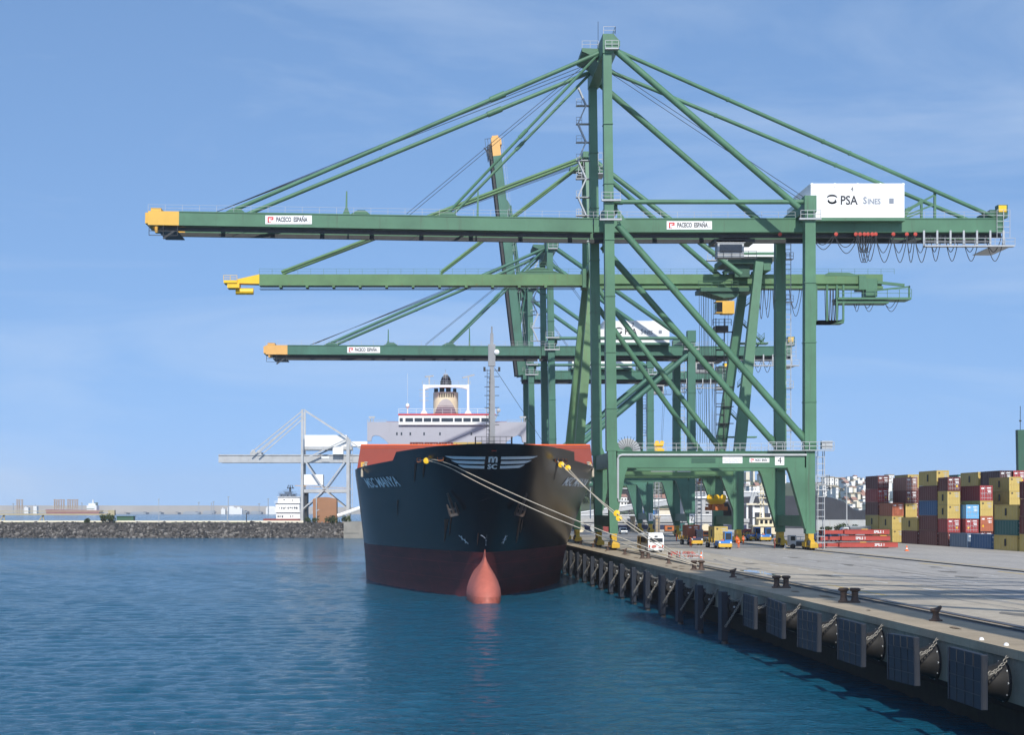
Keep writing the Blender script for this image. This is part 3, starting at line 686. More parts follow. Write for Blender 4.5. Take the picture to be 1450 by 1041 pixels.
    m.box(ax - .4, ax + 1.6, Yn - 1.6, Yn - .9, ap - 3.0, ap - 2.8); m.rail([(ax - .4, Yn - 1.55, ap - 2.8), (ax + 1.6, Yn - 1.55, ap - 2.8)], 1.1, 1, .07); m.build('apex_platform', 'galv', root)
    m = MB(); m.tube((ax - .2, ym, ap - .5), (ax - .2, ym, ap + 1.6), .16, 6, r1=.05); m.tube((ax - .2, ym, ap + 1.6), (ax - .2, ym, ap + 4.6), .035, 4); m.build('lightning_rod', 'dark_steel', root)
    # girders
    bk = D['back']; hx = WS - 2.4
    for y in (g0, g1):
        m = MB(); m.box(hx + .1, bk, y - .62, y + .62, z0, z1); m.box(hx + .1, bk, y - .72, y + .72, z1 - .14, z1 + .03); m.build('main_girder', mat, root)
        m = MB(); s = 1 if y == g0 else -1; m.box(hx + .1, bk, y + s * .7 - .14, y + s * .7 + .14, z0 - .55, z0 - .02)
        m.box(hx + .1, bk, y + s * .7 - .3, y + s * .7 + .3, z0 - .65, z0 - .56); m.build('trolley_rail', 'dark_steel', root)
    for k in range(9):
        X = hx + 3 + k * (bk - hx - 4) / 8
        m = MB(); m.box(X - .35, X + .35, g0 + .75, g1 - .75, z1 - 1.1, z1 - .3); m.build('cross_tie', 'green_dark', root)
    # boom in boom space: u along, then placed
    Lb = hx - D['tip']; ang = D['angle']
    ca, sa = math.cos(ang), math.sin(ang)
    def bp(u, y, v): return (hx - u * ca - (v - 0) * sa * -1 * -1 if False else hx - u * ca + v * sa * 1.0, y, z1 - 1.0 + u * sa + v * ca)
    zbot, ztop = z0 - (z1 - 1.0), z1 - (z1 - 1.0)
    ty = D.get('tipcol', 'crane_yellow'); tl = 4.8
    def bbox(m, u0, u1, y0, y1, v0, v1, mi=0):
        vs = [bp(u, y, v) for v in (v0, v1) for y in (y0, y1) for u in (u0, u1)]
        m.add(vs, [(0, 2, 3, 1), (4, 5, 7, 6), (0, 1, 5, 4), (2, 6, 7, 3), (0, 4, 6, 2), (1, 3, 7, 5)], mi)
    for y in (g0, g1):
        m = MB(); bbox(m, .1, Lb - tl, y - .6, y + .6, zbot, ztop); bbox(m, .1, Lb - tl, y - .7, y + .7, ztop - .12, ztop + .03); m.build('boom', mat, root)
        m = MB(); bbox(m, Lb - tl + .002, Lb, y - .62, y + .62, zbot - .01, ztop + .01); m.build('boom_tip', ty, root)
        m = MB(); s = 1 if y == g0 else -1
        bbox(m, .3, Lb - 1.5, y + s * .68 - .14, y + s * .68 + .14, zbot - .55, zbot - .02); bbox(m, .3, Lb - 1.5, y + s * .68 - .3, y + s * .68 + .3, zbot - .65, zbot - .56); m.build('trolley_rail', 'dark_steel', root)
    for k in range(9):
        u = 3 + k * (Lb - 6) / 8
        m = MB(); bbox(m, u - .35, u + .35, g0 + .75, g1 - .75, ztop - 1.1, ztop - .3); m.build('cross_tie', 'green_dark', root)
    m = MB(); bbox(m, Lb - 2, Lb - .4, g0 - .5, g1 + .5, ztop + .05, ztop + .5); bbox(m, Lb + .002, Lb + .5, g0 - .3, g1 + .3, zbot + .3, ztop - .2); m.build('tip_platform', ty, root)
    m = MB()
    for a, b in ((Lb - 4.6, Lb - .2),):
        for u in (a, (a + b) / 2, b): m.beam(bp(u, g0 - .6, zbot), bp(u, g0 - .6, zbot - 1.6), .09, .09)
        for v in (zbot - .9, zbot - 1.6): m.beam(bp(a, g0 - .6, v), bp(b, g0 - .6, v), .09, .09)
        bbox(m, a, b - 1.4, g0 - .6, g1 + .6, zbot - 1.0, zbot - .85)
        m.beam(bp(a + .5, g0 - .6, zbot - .9), bp(a + 2.2, g0 - .6, zbot - 2.1), .2, .3)
    m.build('tip_basket', 'dark_steel', root)
    m = MB()
    for y in (g0 - .62, g1 + .62):
        k = int(Lb / 2.6)
        for i in range(k + 1): m.beam(bp(i * Lb / k, y, ztop), bp(i * Lb / k, y, ztop + 1.0), .045, .045)
        for v in (.5, 1.0): m.beam(bp(0, y, ztop + v), bp(Lb, y, ztop + v), .035, .035)
    m.build('boom_railing', 'galv', root)
    m = MB(); k = int((bk - hx) / 2.6)
    for y in (g0 - .62,): m.rail([(hx, y, z1), (D['house'][0] - 2, y, z1)], 1., 2.6, .045); m.rail([(D['house'][1] + .5, y, z1), (bk, y, z1)], 1., 2.6, .045)
    m.build('girder_railing', 'galv', root)
    # a post and brackets on the boom
    m = MB(); m.beam(bp(Lb * .555, g0 - .4, ztop), bp(Lb * .555, g0 - .4, ztop + 3.6), .34, .3, w1=.2, h1=.2, up=(0, 1, 0)); m.prism([bp(Lb * .555 - .6, g0 - .5, ztop), bp(Lb * .555 + .6, g0 - .5, ztop), bp(Lb * .555, g0 - .5, ztop + 1.4)], (0, .2, 0)); m.build('boom_latch_post', mat, root)
    m = MB(); m.beam(bp(Lb * .26, g0 - .4, ztop), bp(Lb * .26, g0 - .4, ztop + 4), .34, .3, w1=.2, h1=.2, up=(0, 1, 0)); m.build('boom_latch_post', mat, root)
    for u in D['stay_u']:
        for y in (g0, g1): m = MB(); m.prism([bp(u - 1.6, y - .25, ztop), bp(u + 1.8, y - .25, ztop), bp(u + .5, y - .25, ztop + .75), bp(u - .6, y - .25, ztop + .75)], (0, .5, 0)); m.build('stay_bracket', mat, root)
    # stays
    A = Vector((ax - .5, 0, ap - 1.8))
    if not D.get('raised'):
        u0, u1 = D['stay_u'][0], D['stay_u'][1]
        for y, ya in ((g0, Yn + 4.5), (g1, Yf - 4.5)):
            e = Vector(bp(u0, y, ztop + .6)); a = Vector((A.x, ya, A.z))
            m = MB(); m.tube(a, e, .33, 10); n = a.lerp(e, .28)
            m.tube(a.lerp(e, .26), a.lerp(e, .30), .47, 10); m.tube(a.lerp(e, .60), a.lerp(e, .605), .4, 10); m.build('forestay', mat, root, smooth=True)
            e = Vector(bp(u1, y, ztop + .6)); m = MB(); m.tube(a, e, .22, 8); m.tube(a.lerp(e, .48), a.lerp(e, .53), .31, 8); m.build('inner_stay', mat, root, smooth=True)
        for q in range(3):
            m = MB(); e = bp(Lb - tl - 6 + q * .6, g0 + 1 + q, ztop + .5); m.tube((A.x - 2, ym - 1 + q, ap - 2 - q * .4), e, .05, 4); m.build('boom_hoist_rope', 'rope_dark', root)
        for q in range(2):
            m = MB(); e = bp(Lb * .42, g0 + 1 + q * 3, ztop + .5); m.tube((A.x - 1.5, ym - 2 + q * 3, ap - 2.4), e, .04, 4); m.build('boom_hoist_rope', 'rope_dark', root)
    else:
        for y, ya in ((g0, Yn + 4.5), (g1, Yf - 4.5)):     # folded stays hang beside the raised boom
            a = Vector((A.x, ya, A.z)); k1 = Vector((WS - 5.2, y, z1 + 9)); e = Vector(bp(D['stay_u'][1], y, ztop + .8))
            m = MB(); m.tube(a, k1 + Vector((2.2, 0, 3)), .22, 8); m.build('inner_stay', mat, root, smooth=True)
            m = MB(); m.tube(k1 + Vector((2.2, 0, 3)), e, .22, 8); m.build('inner_stay', mat, root, smooth=True)
            m = MB(); m.tube(bp(D['stay_u'][0], y, ztop + .9), bp(D['stay_u'][0] - 24, y, ztop + 1.3), .3, 8); m.build('forestay', mat, root, smooth=True)
        for q in range(4):
            m = MB(); m.tube((A.x - .5, ym - 1.5 + q, ap - 2), bp(Lb * (.55 + .06 * q), g0 + 1 + q, ztop + .5), .05, 4); m.build('boom_hoist_rope', 'rope_dark', root)
    if D.get('backstay'):
        for y, ya in ((g0, Yn + 3.5), (g1, Yf - 4.5)):
            m = MB(); a = Vector((ax + 1.2, ya, ap - 1.4)); e = Vector((D['backstay'], y, z1 + .4)); m.tube(a, e, .31, 10)
            for q in (.3, .55, .62): m.tube(a.lerp(e, q), a.lerp(e, q + .004), .4, 8)
            m.build('backstay', mat, root, smooth=True)
            m = MB(); X = D['house'][1] + 5.4; zz = z1 + .4 + (a.z - z1 - .4) * (D['backstay'] - X) / (D['backstay'] - a.x)
            m.beam((X, y, z1), (X, y, zz), .35, .35); m.beam((X, y, zz - .5), (X - 4.4, y, zz - 1.6 - 1.2), .3, .3); m.beam((X - 4.6, y, z1), (X - 4.4, y, zz - 2.6), .32, .32); m.beam((X - 4.4, y, z1 + .6), (X - .2, y, z1 + 2.2), .25, .25); m.beam((X - 4.4, y, z1 + .8), (X - 2, y, zz - 1.2), .22, .22)
            m.build('stay_support', mat, root)
    for q in range(2):
        m = MB(); m.tube((ax + .6, ym - 1 + 2 * q, ap - 2.4), (D['house'][0] + .2, ym - 1 + 2 * q, D['house'][3] - 1.2), .045, 4); m.build('boom_hoist_rope', 'rope_dark', root)
    # machinery house
    hx0, hx1, hz0, hz1 = D['house']; hy0, hy1 = g0 - 2.2, g1 + 2.2
    m = MB(); m.box(hx0, hx1, hy0, hy1, hz0, hz1)
    m.box(hx0 - 1.1, hx0 + .002, hy0, hy1, hz0, hz0 + (hz1 - hz0) * .62)
    for k in range(5):
        X = hx0 + .2 + k * (hx1 - hx0 - .4) / 4; m.box(X - .14, X + .14, hy0 - .06, hy0 + .002, hz1 - .5, hz1 + .12)
    m.box(hx0 - .05, hx1 + .05, hy0 - .05, hy1 + .05, hz1 - .12, hz1 + .06); hs = m.build('machinery_house', 'white', root)
    m = MB(); X = hx1 - 2; m.box(X - .35, X + .35, hy0 - .05, hy0 - .003, hz0 + (hz1 - hz0) * .42, hz0 + (hz1 - hz0) * .57); m.build('vent', 'ink_grey', hs)
    m = MB(); m.box(hx0 - 1.3, hx1 + .1, hy0 - .1, hy1 + .1, hz0 - .5, hz0 - .01); m.build('house_base', mat, root)
    cx = (hx0 + hx1) / 2 - 1.2; yy = hy0 - .02; cz = hz0 + (hz1 - hz0) * .50
    k = (hx1 - hx0) / 14.5
    emblem(hs, (cx - 2.75 * k, yy, cz + .1), .86 * k); write('PSA', 1.95 * k, (cx - .15 * k, yy, cz), 'ink', hs, sx=.84, bold=.02); write('S', 1.5 * k, (cx + 2.35 * k, yy, cz - .02), 'ink_grey', hs, sx=.85, bold=.03); write('INES', 1.15 * k, (cx + 3.75 * k, yy, cz - .16), 'ink_grey', hs, sx=.9, bold=.03)
    write(num, 1.3 * D.get('numk', .55), (cx + .35, yy, hz1 - .85), 'ink', hs, name='crane_number')
    # operator trolley and cab
    tx = D['trolley']
    m = MB(); m.box(tx - 3.2, tx + 3.2, g0 + .9, g1 - .9, z0 - 1.3, z0 - .75); m.box(tx - 1.6, tx + 2.2, g0 + 1.3, g1 - 1.3, z0 - .7, z0 + .3); m.build('trolley', 'dark_steel', root)
    m = MB(); m.box(tx - 2.6, tx + 1.5, g0 + 1.0, g0 + 3.2, z0 - 3.6, z0 - 1.35); m.box(tx - 2.8, tx + 1.7, g0 + .9, g0 + 3.3, z0 - 1.34, z0 - 1.0, 1); cb = m.build('operator_cab', ['galv', 'white'], root)
    m = MB(); m.box(tx - 2.3, tx + 1.2, g0 + .96, g0 + 1.0, z0 - 2.9, z0 - 1.6); m.build('cab_window', 'window', cb)
    m = MB(); m.rail([(tx - 3.0, g0 + .7, z0 - 3.7), (tx + 3.4, g0 + .7, z0 - 3.7)], 1.0, 1.2, .06); m.box(tx - 3.0, tx + 3.4, g0 + .6, g0 + 1.2, z0 - 3.85, z0 - 3.7); m.build('cab_platform', 'dark_steel', root)
    if D.get('spreader'): hoist_gear(root, tx, ym, z0 - .8, D['spreader'], *D.get('spcol', ('orange_rust', 'bright_yellow')))
    # festoon cables under the back girder
    if D.get('festoon'):
        xs = D['festoon']
        for a, b, sg in xs:
            for q in range(2): festoon(root, a + q * .15, b - q * .15, g0 - .9 + q * .6, z0 - .55, sg * (1 if q == 0 else .62))
    m = MB(); yy = g0 - .95
    X0, X1 = bk - 12.5, bk + 1.4
    for k in range(7): X = X0 + k * (X1 - 1.6 - X0) / 6; m.beam((X, yy, z0 - 2.2), (X, yy, z0 + .2), .28, .2)
    m.box(X0, X1, yy - .5, yy + .6, z0 - 2.35, z0 - 2.15); m.rail([(X0, yy - .5, z0 - 2.15), (X1, yy - .5, z0 - 2.15)], 1.1, 1.4, .06); m.box(X1 - 3.4, X1 - .4, yy - .3, g1 + 1, z0 - 2.3, z0 - 2.2)
    m.rail([(X1 - 2.6, yy, z0 - 1), (X1 - .6, yy, z0 - 1)], 4.4, .9, .07, bars=5); m.build('service_basket', 'galv', root)
    m = MB(); m.box(bk - 1.8, bk - .2, g0 + .3, g1 - .3, z1 + .05, z1 + 1.5); m.box(bk - .9, bk + .6, g0 - .6, g0 + .7, z1 + .1, z1 + 2.1, 0); m.box(bk - .8, bk + .4, g0 - .62, g0 - .601, z1 + .9, z1 + 2.0, 1); m.build('rope_anchor', ['green_dark', 'bright_yellow'], root)
    # access: zigzag stairs on the far waterside leg, ladder on the far landside leg, cage ladder at the near one
    m = MB(); sx = WS - 3.0; k = int((ap - 4 - tz) / 3.0)
    for i in range(k):
        z = tz + 1.5 + i * 3.0; a, b = (sx - .4, sx + .9) if i % 2 else (sx + .9, sx - .4)
        m.box(sx - .7, sx + 2.0, Yf - .5, Yf + .5, z - .08, z + .04); m.rail([(sx - .7, Yf - .5, z), (sx + .2, Yf - .5, z)], 1.0, .8, .07)
        for o_ in (-.35, .35): m.beam((a, Yf - .2 + o_, z), (b, Yf - .2 + o_, z + 3.0), .09, .22)
        for j in range(1, 8): q = j / 8; m.beam((a + (b - a) * q, Yf - .55, z + 3 * q), (a + (b - a) * q, Yf + .15, z + 3 * q), .2, .06)
    m.build('stairway', 'galv', root)
    m = MB(); m.ladder((LS + 1.25, Yf - .3, p1 + 1), (LS + 1.25, Yf - .3, tz), .9, .8, .1)
    z = p1 + 4
    while z < tz: m.box(LS + .7, LS + 2.0, Yf - .8, Yf + .4, z, z + .1); m.rail([(LS + .8, Yf - .8, z), (LS + 2.0, Yf - .8, z)], 1.1, .6, .07); z += 7
    m.build('access_ladder', 'galv', root)
    m = MB()
    for o_ in (0, 1.0):
        m.beam((LS + 1.2 + o_, Yn - .3, DECK + .1), (LS + 1.2 + o_, Yn - .3, p1), .1, .1); m.beam((LS + 1.2 + o_, Yn + .7, DECK + .1), (LS + 1.2 + o_, Yn + .7, p1), .1, .1)
    z = DECK + 1
    while z < p1: m.box(LS + 1.2, LS + 2.2, Yn - .34, Yn - .26, z, z + .1); m.box(LS + 1.2, LS + 2.2, Yn + .66, Yn + .74, z, z + .08); z += 1.0
    for z in (DECK + 9.0,): m.box(LS + .8, LS + 2.8, Yn - .8, Yn + .9, z, z + .12); m.rail([(LS + .8, Yn - .8, z), (LS + 2.8, Yn - .8, z), (LS + 2.8, Yn + .9, z)], 2.3, .8, .08, bars=3)
    m.build('caged_ladder', 'galv', root)
    m = MB(); m.box(LS - 6.5, LS + 3.4, Yn - 1.3, Yn - .64, p1 + .02, p1 + .14); m.rail([(LS - 6.5, Yn - 1.3, p1 + .14), (LS + 3.4, Yn - 1.3, p1 + .14)], 1.2, 1.2, .08); m.rail([(WS + 3, Yn - .6, p1), (LS - 1, Yn - .6, p1)], 1.15, 1.6, .06); m.rail([(WS + 3, Yf - .6, p1), (LS - 1, Yf - .6, p1)], 1.15, 1.6, .06); m.build('portal_walkway', 'galv', root)
    m = MB(); m.box(LS + 1.6, LS + 3.2, Yn - 1.2, Yn - .2, p1 + .3, p1 + 1.5); m.build('electric_box', 'galv', root)
    # pale conduit pipe along the portal
    m = MB(); yy = Yn - .78
    m.path([(LS - .6, yy, p1 - .6), (WS + 1.2, yy, p1 - .6), (WS + .72, yy, p1 - .75), (WS + .6, yy, p1 - 1.2), (WS + .6, yy, p0 - 4.6), (WS + .75, yy, p0 - 5.0), (WS + 1.2, yy, p0 - 5.1), (WS + 2.2, yy, p0 - 5.1)], .17, 8); m.build('conduit_pipe', 'galv', root, smooth=True)
    # cable reel
    m = MB(); c = (WS + 4.4, Yf - 2.5, p1 + .6)
    m.lathe(c, [(2.05, 0), (2.1, .04), (2.1, .5), (2.05, .55), (.3, .4), (.3, .1)], 28, 'y')
    r = m.build('cable_reel', 'galv', root)
    m = MB()
    for i in range(28): a = 2 * math.pi * i / 28; m.beam((c[0] + .5 * math.cos(a), c[1] - .05, c[2] + .5 * math.sin(a)), (c[0] + 2.45 * math.cos(a), c[1] - .05, c[2] + 2.45 * math.sin(a)), .07, .07)
    m.build('reel_spokes', 'dark_steel', r)
    m = MB(); m.lathe((c[0], c[1] - .12, c[2]), [(.75, 0), (.75, .1)], 16, 'y'); m.build('reel_hub', 'green_dark', r)
    m = MB(); m.box(c[0] - .5, c[0] + .5, Yf - 2.0, Yf - 1.2, p0 + 1, p1 + 1.2); m.build('reel_bracket', mat, root)
    # plates
    yy = Yn - .62
    if D.get('signs'):
        maker_sign(root, (PXr(943, g0) + PXr(1007, g0)) / 2, g0 - .66, z0 + 1.05, 7.0, 1.3)
        m = MB(); m.box(PXr(1096, Yn), PXr(1109, Yn), yy - .05, yy, p1 - 2.15, p1 - .8); s = m.build('number_plate', 'white', root); write(num, 1.35, (PXr(1102.5, Yn), yy - .06, p1 - 1.48), 'ink', s, name='crane_number')
        maker_sign(root, PXr(1074, Yn), yy - .02, p1 - 1.4, 3.0, .68)
        m = MB(); m.box(PXr(1022, Yn), PXr(1050, Yn), yy - .05, yy, p1 - 1.85, p1 - .85); s = m.build('load_plate', 'white', root)
        for q, tx_ in enumerate(('SWL 50 t', 'SWL under spreader 41 t', 'SWL with hook 50 t')): write(tx_, .26, (PXr(1035, Yn), yy - .06, p1 - 1.1 - q * .27), 'ink_grey', s)
        m = MB(); m.box(PXr(978, Yn), PXr(1012, Yn), yy - .04, yy, p1 - 1.8, p1 - 1.05); m.build('louvre_panel', 'green_dark', root)
    else:
        maker_sign(root, WS + 12.5, yy - .02, p1 - 1.6, 4.2, .8)
        m = MB(); m.box(WS + 16.2, WS + 18.6, yy - .05, yy, p1 - 1.9, p1 - 1.25); m.build('load_plate', 'white', root)
        m = MB(); m.box(LS - .55, LS + .55, Yn - .86, Yn - .8, 7.9, 9.9); s = m.build('number_plate', 'white', root); write(num, 1.7, (LS, Yn - .87, 8.9), 'ink', s, name='crane_number')
    if not D.get('raised'):
        sg = D.get('boomsign')
        if sg:
            u = hx - sg; q = bp(u, g0 - .64, (zbot + ztop) / 2 + .05); maker_sign(root, q[0], q[1], q[2], 7.2 * D.get('bsk', 1), 1.35 * D.get('bsk', 1))
    # red festoon trolleys and lamps under the girder
    for X in D.get('reds', ()):
        m = MB(); m.lathe((X, g0 - .9, z0 - .35), [(.1, 0), (.3, .02), (.3, .25), (.1, .27)], 10, 'y'); m.build('cable_trolley', 'red_dot', root)
    return root
def PXr(px, Y): return (px - 590) * Y / F
def PZr(py, Y): return HC + (722 - py) * Y / F

fes4 = []
xs = [PXr(p, 241) for p in (1148, 1180, 1213, 1221, 1238, 1262, 1282, 1293, 1312)]
sg = [2.2, 2.8, 2.4, 4.0, 4.2, 4.2, 4.2, 4.2]
fes4 = [(xs[i], xs[i + 1], sg[i]) for i in range(8)] + [(PXr(a, 241), PXr(b, 241), 4.0) for a, b in ((1315, 1330), (1336, 1355), (1361, 1384), (1393, 1419))]
fes4 += [(PXr(1211 + 3 * i, 241), PXr(1226 + 3 * i, 241), 4.2) for i in range(3)]
A4 = R(.95)
crane4 = sts('largest and nearest green crane, numbered 4, with a white machine house at the back', '4', 'green', 235,
    dict(boom=(53.8, 55.95), apex=83.1, lst=58.1, tie=57.4, tip=-41.6, back=90.9, angle=A4, stay_u=(hx4 := (27.35 + 28.1), 22.5, 36), house=(60.6, 75.0, 55.75, 60.95), brace='down', backstay=89.4, trolley=49.5, signs=True, numk=.75,
         festoon=fes4, boomsign=PXr(409, 241), reds=[PXr(p, 241) for p in (1103, 1182, 1210, 1216, 1222, 1227, 1233, 1238, 1263, 1282, 1294)]))
crane5 = sts('green harbour crane with raised boom outside the picture, throwing stripes of shadow on the quay', '5', 'green', 43,
    dict(boom=(53.8, 55.95), apex=83.1, lst=58.1, tie=57.4, tip=-8, back=90.9, angle=R(84), raised=True, stay_u=(28, 18, 24), house=(60.6, 75.0, 55.75, 60.95), brace='down', backstay=89.4, trolley=49.5, numk=.95, reds=[]))
crane2 = sts('third nearest green crane with lowered boom and a white machine house numbered 2', '2', 'green_blue', 336,
    dict(boom=(44.7, 46.75), apex=70.0, lst=49.4, tie=47.9, tip=-33.2, back=82.5, angle=R(.25), stay_u=(27.35 + 18.8, 20.2, 33), house=(41.0, 55.3, 47.4, 52.1), brace='up', trolley=64.2, spreader=17.0, spcol=('orange_rust', 'orange_rust'), numk=1.0,
         festoon=[(68 + 2 * i, 70 + 2 * i, 3.2) for i in range(5)], boomsign=PXr(515, 342), bsk=1.0, tipcol='tan_orange', reds=[]))
crane1 = sts('farthest green crane with its orange tipped boom raised upright behind the others', '1', 'green_blue', 395,
    dict(boom=(44.4, 46.5), apex=69.8, lst=49.2, tie=47.6, tip=-34.5, back=80, angle=R(83.4), raised=True, stay_u=(44, 23, 33), house=(41.0, 55.3, 47.4, 51.9), brace='up', trolley=62.5, spreader=26.2, spcol=('bright_yellow', 'bright_yellow'), numk=1.0,
         festoon=[(66 + 2 * i, 68 + 2 * i, 3.2) for i in range(4)], tipcol='tan_orange', reds=[]))

# ------------------------------------------------------------------ the older crane with leaning legs
def old_crane():
    Yn, Yf, mat = 284., 303., 'green_old'; ym = 294; z0, z1 = PZr(403, ym), PZr(389.5, ym)
    root = thing('gantry_crane', 'second nearest crane, weathered green with leaning legs and bright yellow boom tip', 'harbour crane', (44, Yn, DECK))
    p0, p1 = 16.9, 18.9
    ap = (PXr(829, ym), PZr(224, ym))
    wb, lb = 29.3, 58.7
    for y, t in ((Yn, 1), (Yf, -1)):
        ymid = ym + (y - ym) * .62
        m = MB(); m.beam((wb, y, DECK + 2.4), (wb + .1, y, p1), 1.2, 1.4, up=(0, 1, 0)); m.beam((wb + .1, y, p1), (32.6, ymid, z0 + .2), 1.7, 1.6, w1=1.35, h1=1.4, up=(0, 1, 0)); m.build('leg', mat, root)
        m = MB(); m.beam((lb, y, DECK + 2.4), (lb, y, p1), 1.9, 1.6, up=(0, 1, 0)); m.prism([(lb - .5, y - .7, p0), (lb - 3.2, y - .7, p0), (lb - .9, y - .7, DECK + 6), (lb - .3, y - .7, DECK + 5)], (0, 1.4, 0)); m.beam((lb, y, p1), (PXr(1074, 288), ymid, PZr(372, 288)), 2.0, 1.8, w1=1.45, h1=1.6, up=(0, 1, 0)); m.build('leg', 'green', root)
        m = MB(); m.beam((32.6, ymid, z0), (ap[0], ym + t * -2.2, ap[1]), 1.2, 1.2, w1=.8, h1=.8, up=(0, 1, 0)); m.build('mast_leg', 'green', root)
        m = MB(); m.box(wb + .7, lb - .8, y - .6, y + .6, p0, p1); m.build('portal_beam', mat, root)
        for X in (wb, lb): bogie(root, X, y, 1)
        m = MB(); m.tube((33.0, ymid, z0 - .8), (lb - 1.2, y, p1 + .3), .5, 14); m.build('brace', 'green', root, smooth=True)
        m = MB(); m.tube((ap[0] + .5, ym - 1.5 * t, ap[1]), (PXr(1040, ym), ymid, PZr(396, ym)), .48, 14); m.build('back_strut', 'green', root, smooth=True)
        m = MB(); m.tube((ap[0] - .3, ym - 1.5 * t, ap[1]), (PXr(399, ym), ym - 1.2 * t, z1 + .4), .28, 10); m.build('forestay', mat, root, smooth=True)
        m = MB(); m.tube((ap[0] - .3, ym - 1.5 * t, ap[1] - .8), (PXr(624, ym), ym - 1.2 * t, z1 + .4), .24, 10); m.build('inner_stay', mat, root, smooth=True)
    for X in (wb, lb):
        m = MB(); m.box(X - .6, X + .6, Yn + .7, Yf - .7, 8.0, 9.6); m.build('sill_beam', mat, root)
        m = MB(); m.box(X - .6, X + .6, Yn + .8, Yf - .8, p0 + .1, p1 - .1); m.build('cross_beam', mat, root)
    for X in (32.6, 65.0): m = MB(); m.box(X - .7, X + .7, Yn + 4, Yf - 4, z1 + .02, z1 + 1.3); m.build('cross_beam', 'green', root)
    tipx = PXr(368, ym)
    m = MB(); m.prism([(tipx, ym - 1.1, z0), (31.2, ym - 1.1, z0), (31.2, ym - 1.1, z1), (tipx, ym - 1.1, z1)], (0, 2.2, 0)); m.box(tipx, 31.2, ym - 1.3, ym + 1.3, z0 - .35, z0 - .02)
    for k in range(11): X = tipx + 4 + k * 5; m.box(X - .25, X + .25, ym - 1.25, ym + 1.25, z0 - .7, z0 - .36)
    m.build('boom', mat, root)
    m = MB(); m.prism([(tipx, ym - 1.12, z0), (tipx, ym - 1.12, z1), (PXr(337, ym), ym - 1.12, z0 + .85), (PXr(337, ym), ym - 1.12, z0 + .1)], (0, 2.24, 0)); m.box(PXr(318, ym), PXr(337, ym) + .002, ym - 1.6, ym + 1.6, z0 + .1, z0 + .62); m.box(PXr(323, ym), PXr(340, ym), ym - 1.4, ym + 1.4, z0 - .8, z0 + .09)
    m.tube((PXr(334, ym), ym, z0 - 1.3), (PXr(359, ym), ym, z0 - 1.3), .62, 12); m.rail([(PXr(318, ym), ym - 1.6, z0 + .62), (PXr(337, ym), ym - 1.6, z0 + .62)], .9, 1, .07); m.build('boom_tip', 'bright_yellow', root)
    m = MB(); m.box(31.2, 31.9, ym - 2, ym + 2, z0 - .8, z1 + .9); m.build('boom_hinge', 'green', root)
    m = MB(); m.box(31.9, PXr(1285, ym) - 5, ym - 1.1, ym + 1.1, z0, z1); m.box(31.9, PXr(1285, ym) - 5, ym - 1.3, ym + 1.3, z0 - .9, z0 - .45); m.box(31.9, PXr(1285, ym) - 5, ym - .5, ym + .5, z0 - .46, z0 + .01); m.build('main_girder', mat, root)
    m = MB(); m.rail([(tipx, ym - 1.2, z1), (31, ym - 1.2, z1)], 1, 2.4, .045); m.rail([(33, ym - 1.2, z1), (90, ym - 1.2, z1)], 1, 2.4, .045); m.build('boom_railing', 'green', root)
    # lower trolley rope strands
    for q in range(3):
        m = MB(); m.tube((tipx, ym - 1 + q, z0 - .9), (30, ym - 1 + q, z0 - .8), .04, 4); m.build('trolley_rope', 'rope_dark', root)
        m = MB(); m.tube((ap[0] - .5, ym - 1 + q, ap[1] - 1), (PXr(402, ym), ym - 1 + q, z1 + .6), .04, 4); m.build('boom_hoist_rope', 'rope_dark', root)
    # hinge truss on top of the boom above the inner stay
    m = MB()
    X0 = PXr(730, ym)
    for y in (ym - 1.0, ym + 1.0):
        m.prism([(X0, y - .1, z1), (X0 + 3.9, y - .1, z1 + 1.3), (X0 + 5.2, y - .1, z1 + 1.3), (X0 + 9.0, y - .1, z1)], (0, .2, 0))
    m.rail([(X0 + 2, ym - 1.2, z1 + 1.2), (X0 + 7, ym - 1.2, z1 + 1.2)], 1, 1.2, .06); m.build('boom_hinge_frame', 'green', root)
    # mast head
    m = MB(); m.box(ap[0] - .8, ap[0] + .8, ym - 3.2, ym + 3.2, ap[1] - .5, ap[1] + .6); m.box(ap[0] - 3.0, ap[0] - .8, ym - 1.5, ym + 1.5, ap[1] - 2.6, ap[1] - 1.9); m.build('apex_beam', 'green', root)
    m = MB(); m.box(ap[0] - 1.6, ap[0] + 3.4, ym - 2.5, ym + 2.5, PZr(249, ym) - .1, PZr(249, ym) + .06); m.rail([(ap[0] - 1.6, ym - 2.5, PZr(249, ym)), (ap[0] + 3.4, ym - 2.5, PZr(249, ym))], 1.2, .9, .08); m.rail([(ap[0] - .6, ym - 2.5, PZr(249, ym) + 1.4), (ap[0] + 3, ym - 2.5, PZr(249, ym) + 1.4)], 2.4, .8, .09); m.build('mast_platform', 'galv', root)
    m = MB(); m.ladder((ap[0] + .9, ym - 3.5, z1), (ap[0] + .6, ym - 2.6, ap[1]), .8, .6, .1); m.build('access_ladder', 'dark_steel', root)
    m = MB(); m.ladder((ap[0] - 1.3, ym - 3.3, z1 + 6), (ap[0] - 1.2, ym - 3.3, z1 + 12), .8, .6, .1); m.rail([(ap[0] - 1.8, ym - 3.6, z1 + 5.8), (ap[0] + .8, ym - 3.6, z1 + 5.8)], 1.2, .8, .08); m.build('mast_platform', 'galv', root)
    # machinery house
    yh = 289
    hx0, hx1 = PXr(1036, yh), PXr(1103, yh)
    m = MB(); m.box(hx0 + .6, hx1, yh, yh + 9, PZr(357, yh), PZr(337, yh)); hs = m.build('machinery_house', 'white', root)
    m = MB(); m.box(hx0 - .8, hx1 + .3, yh - .3, yh + 9.3, PZr(361, yh), PZr(357.4, yh)); m.build('house_base', 'green', root)
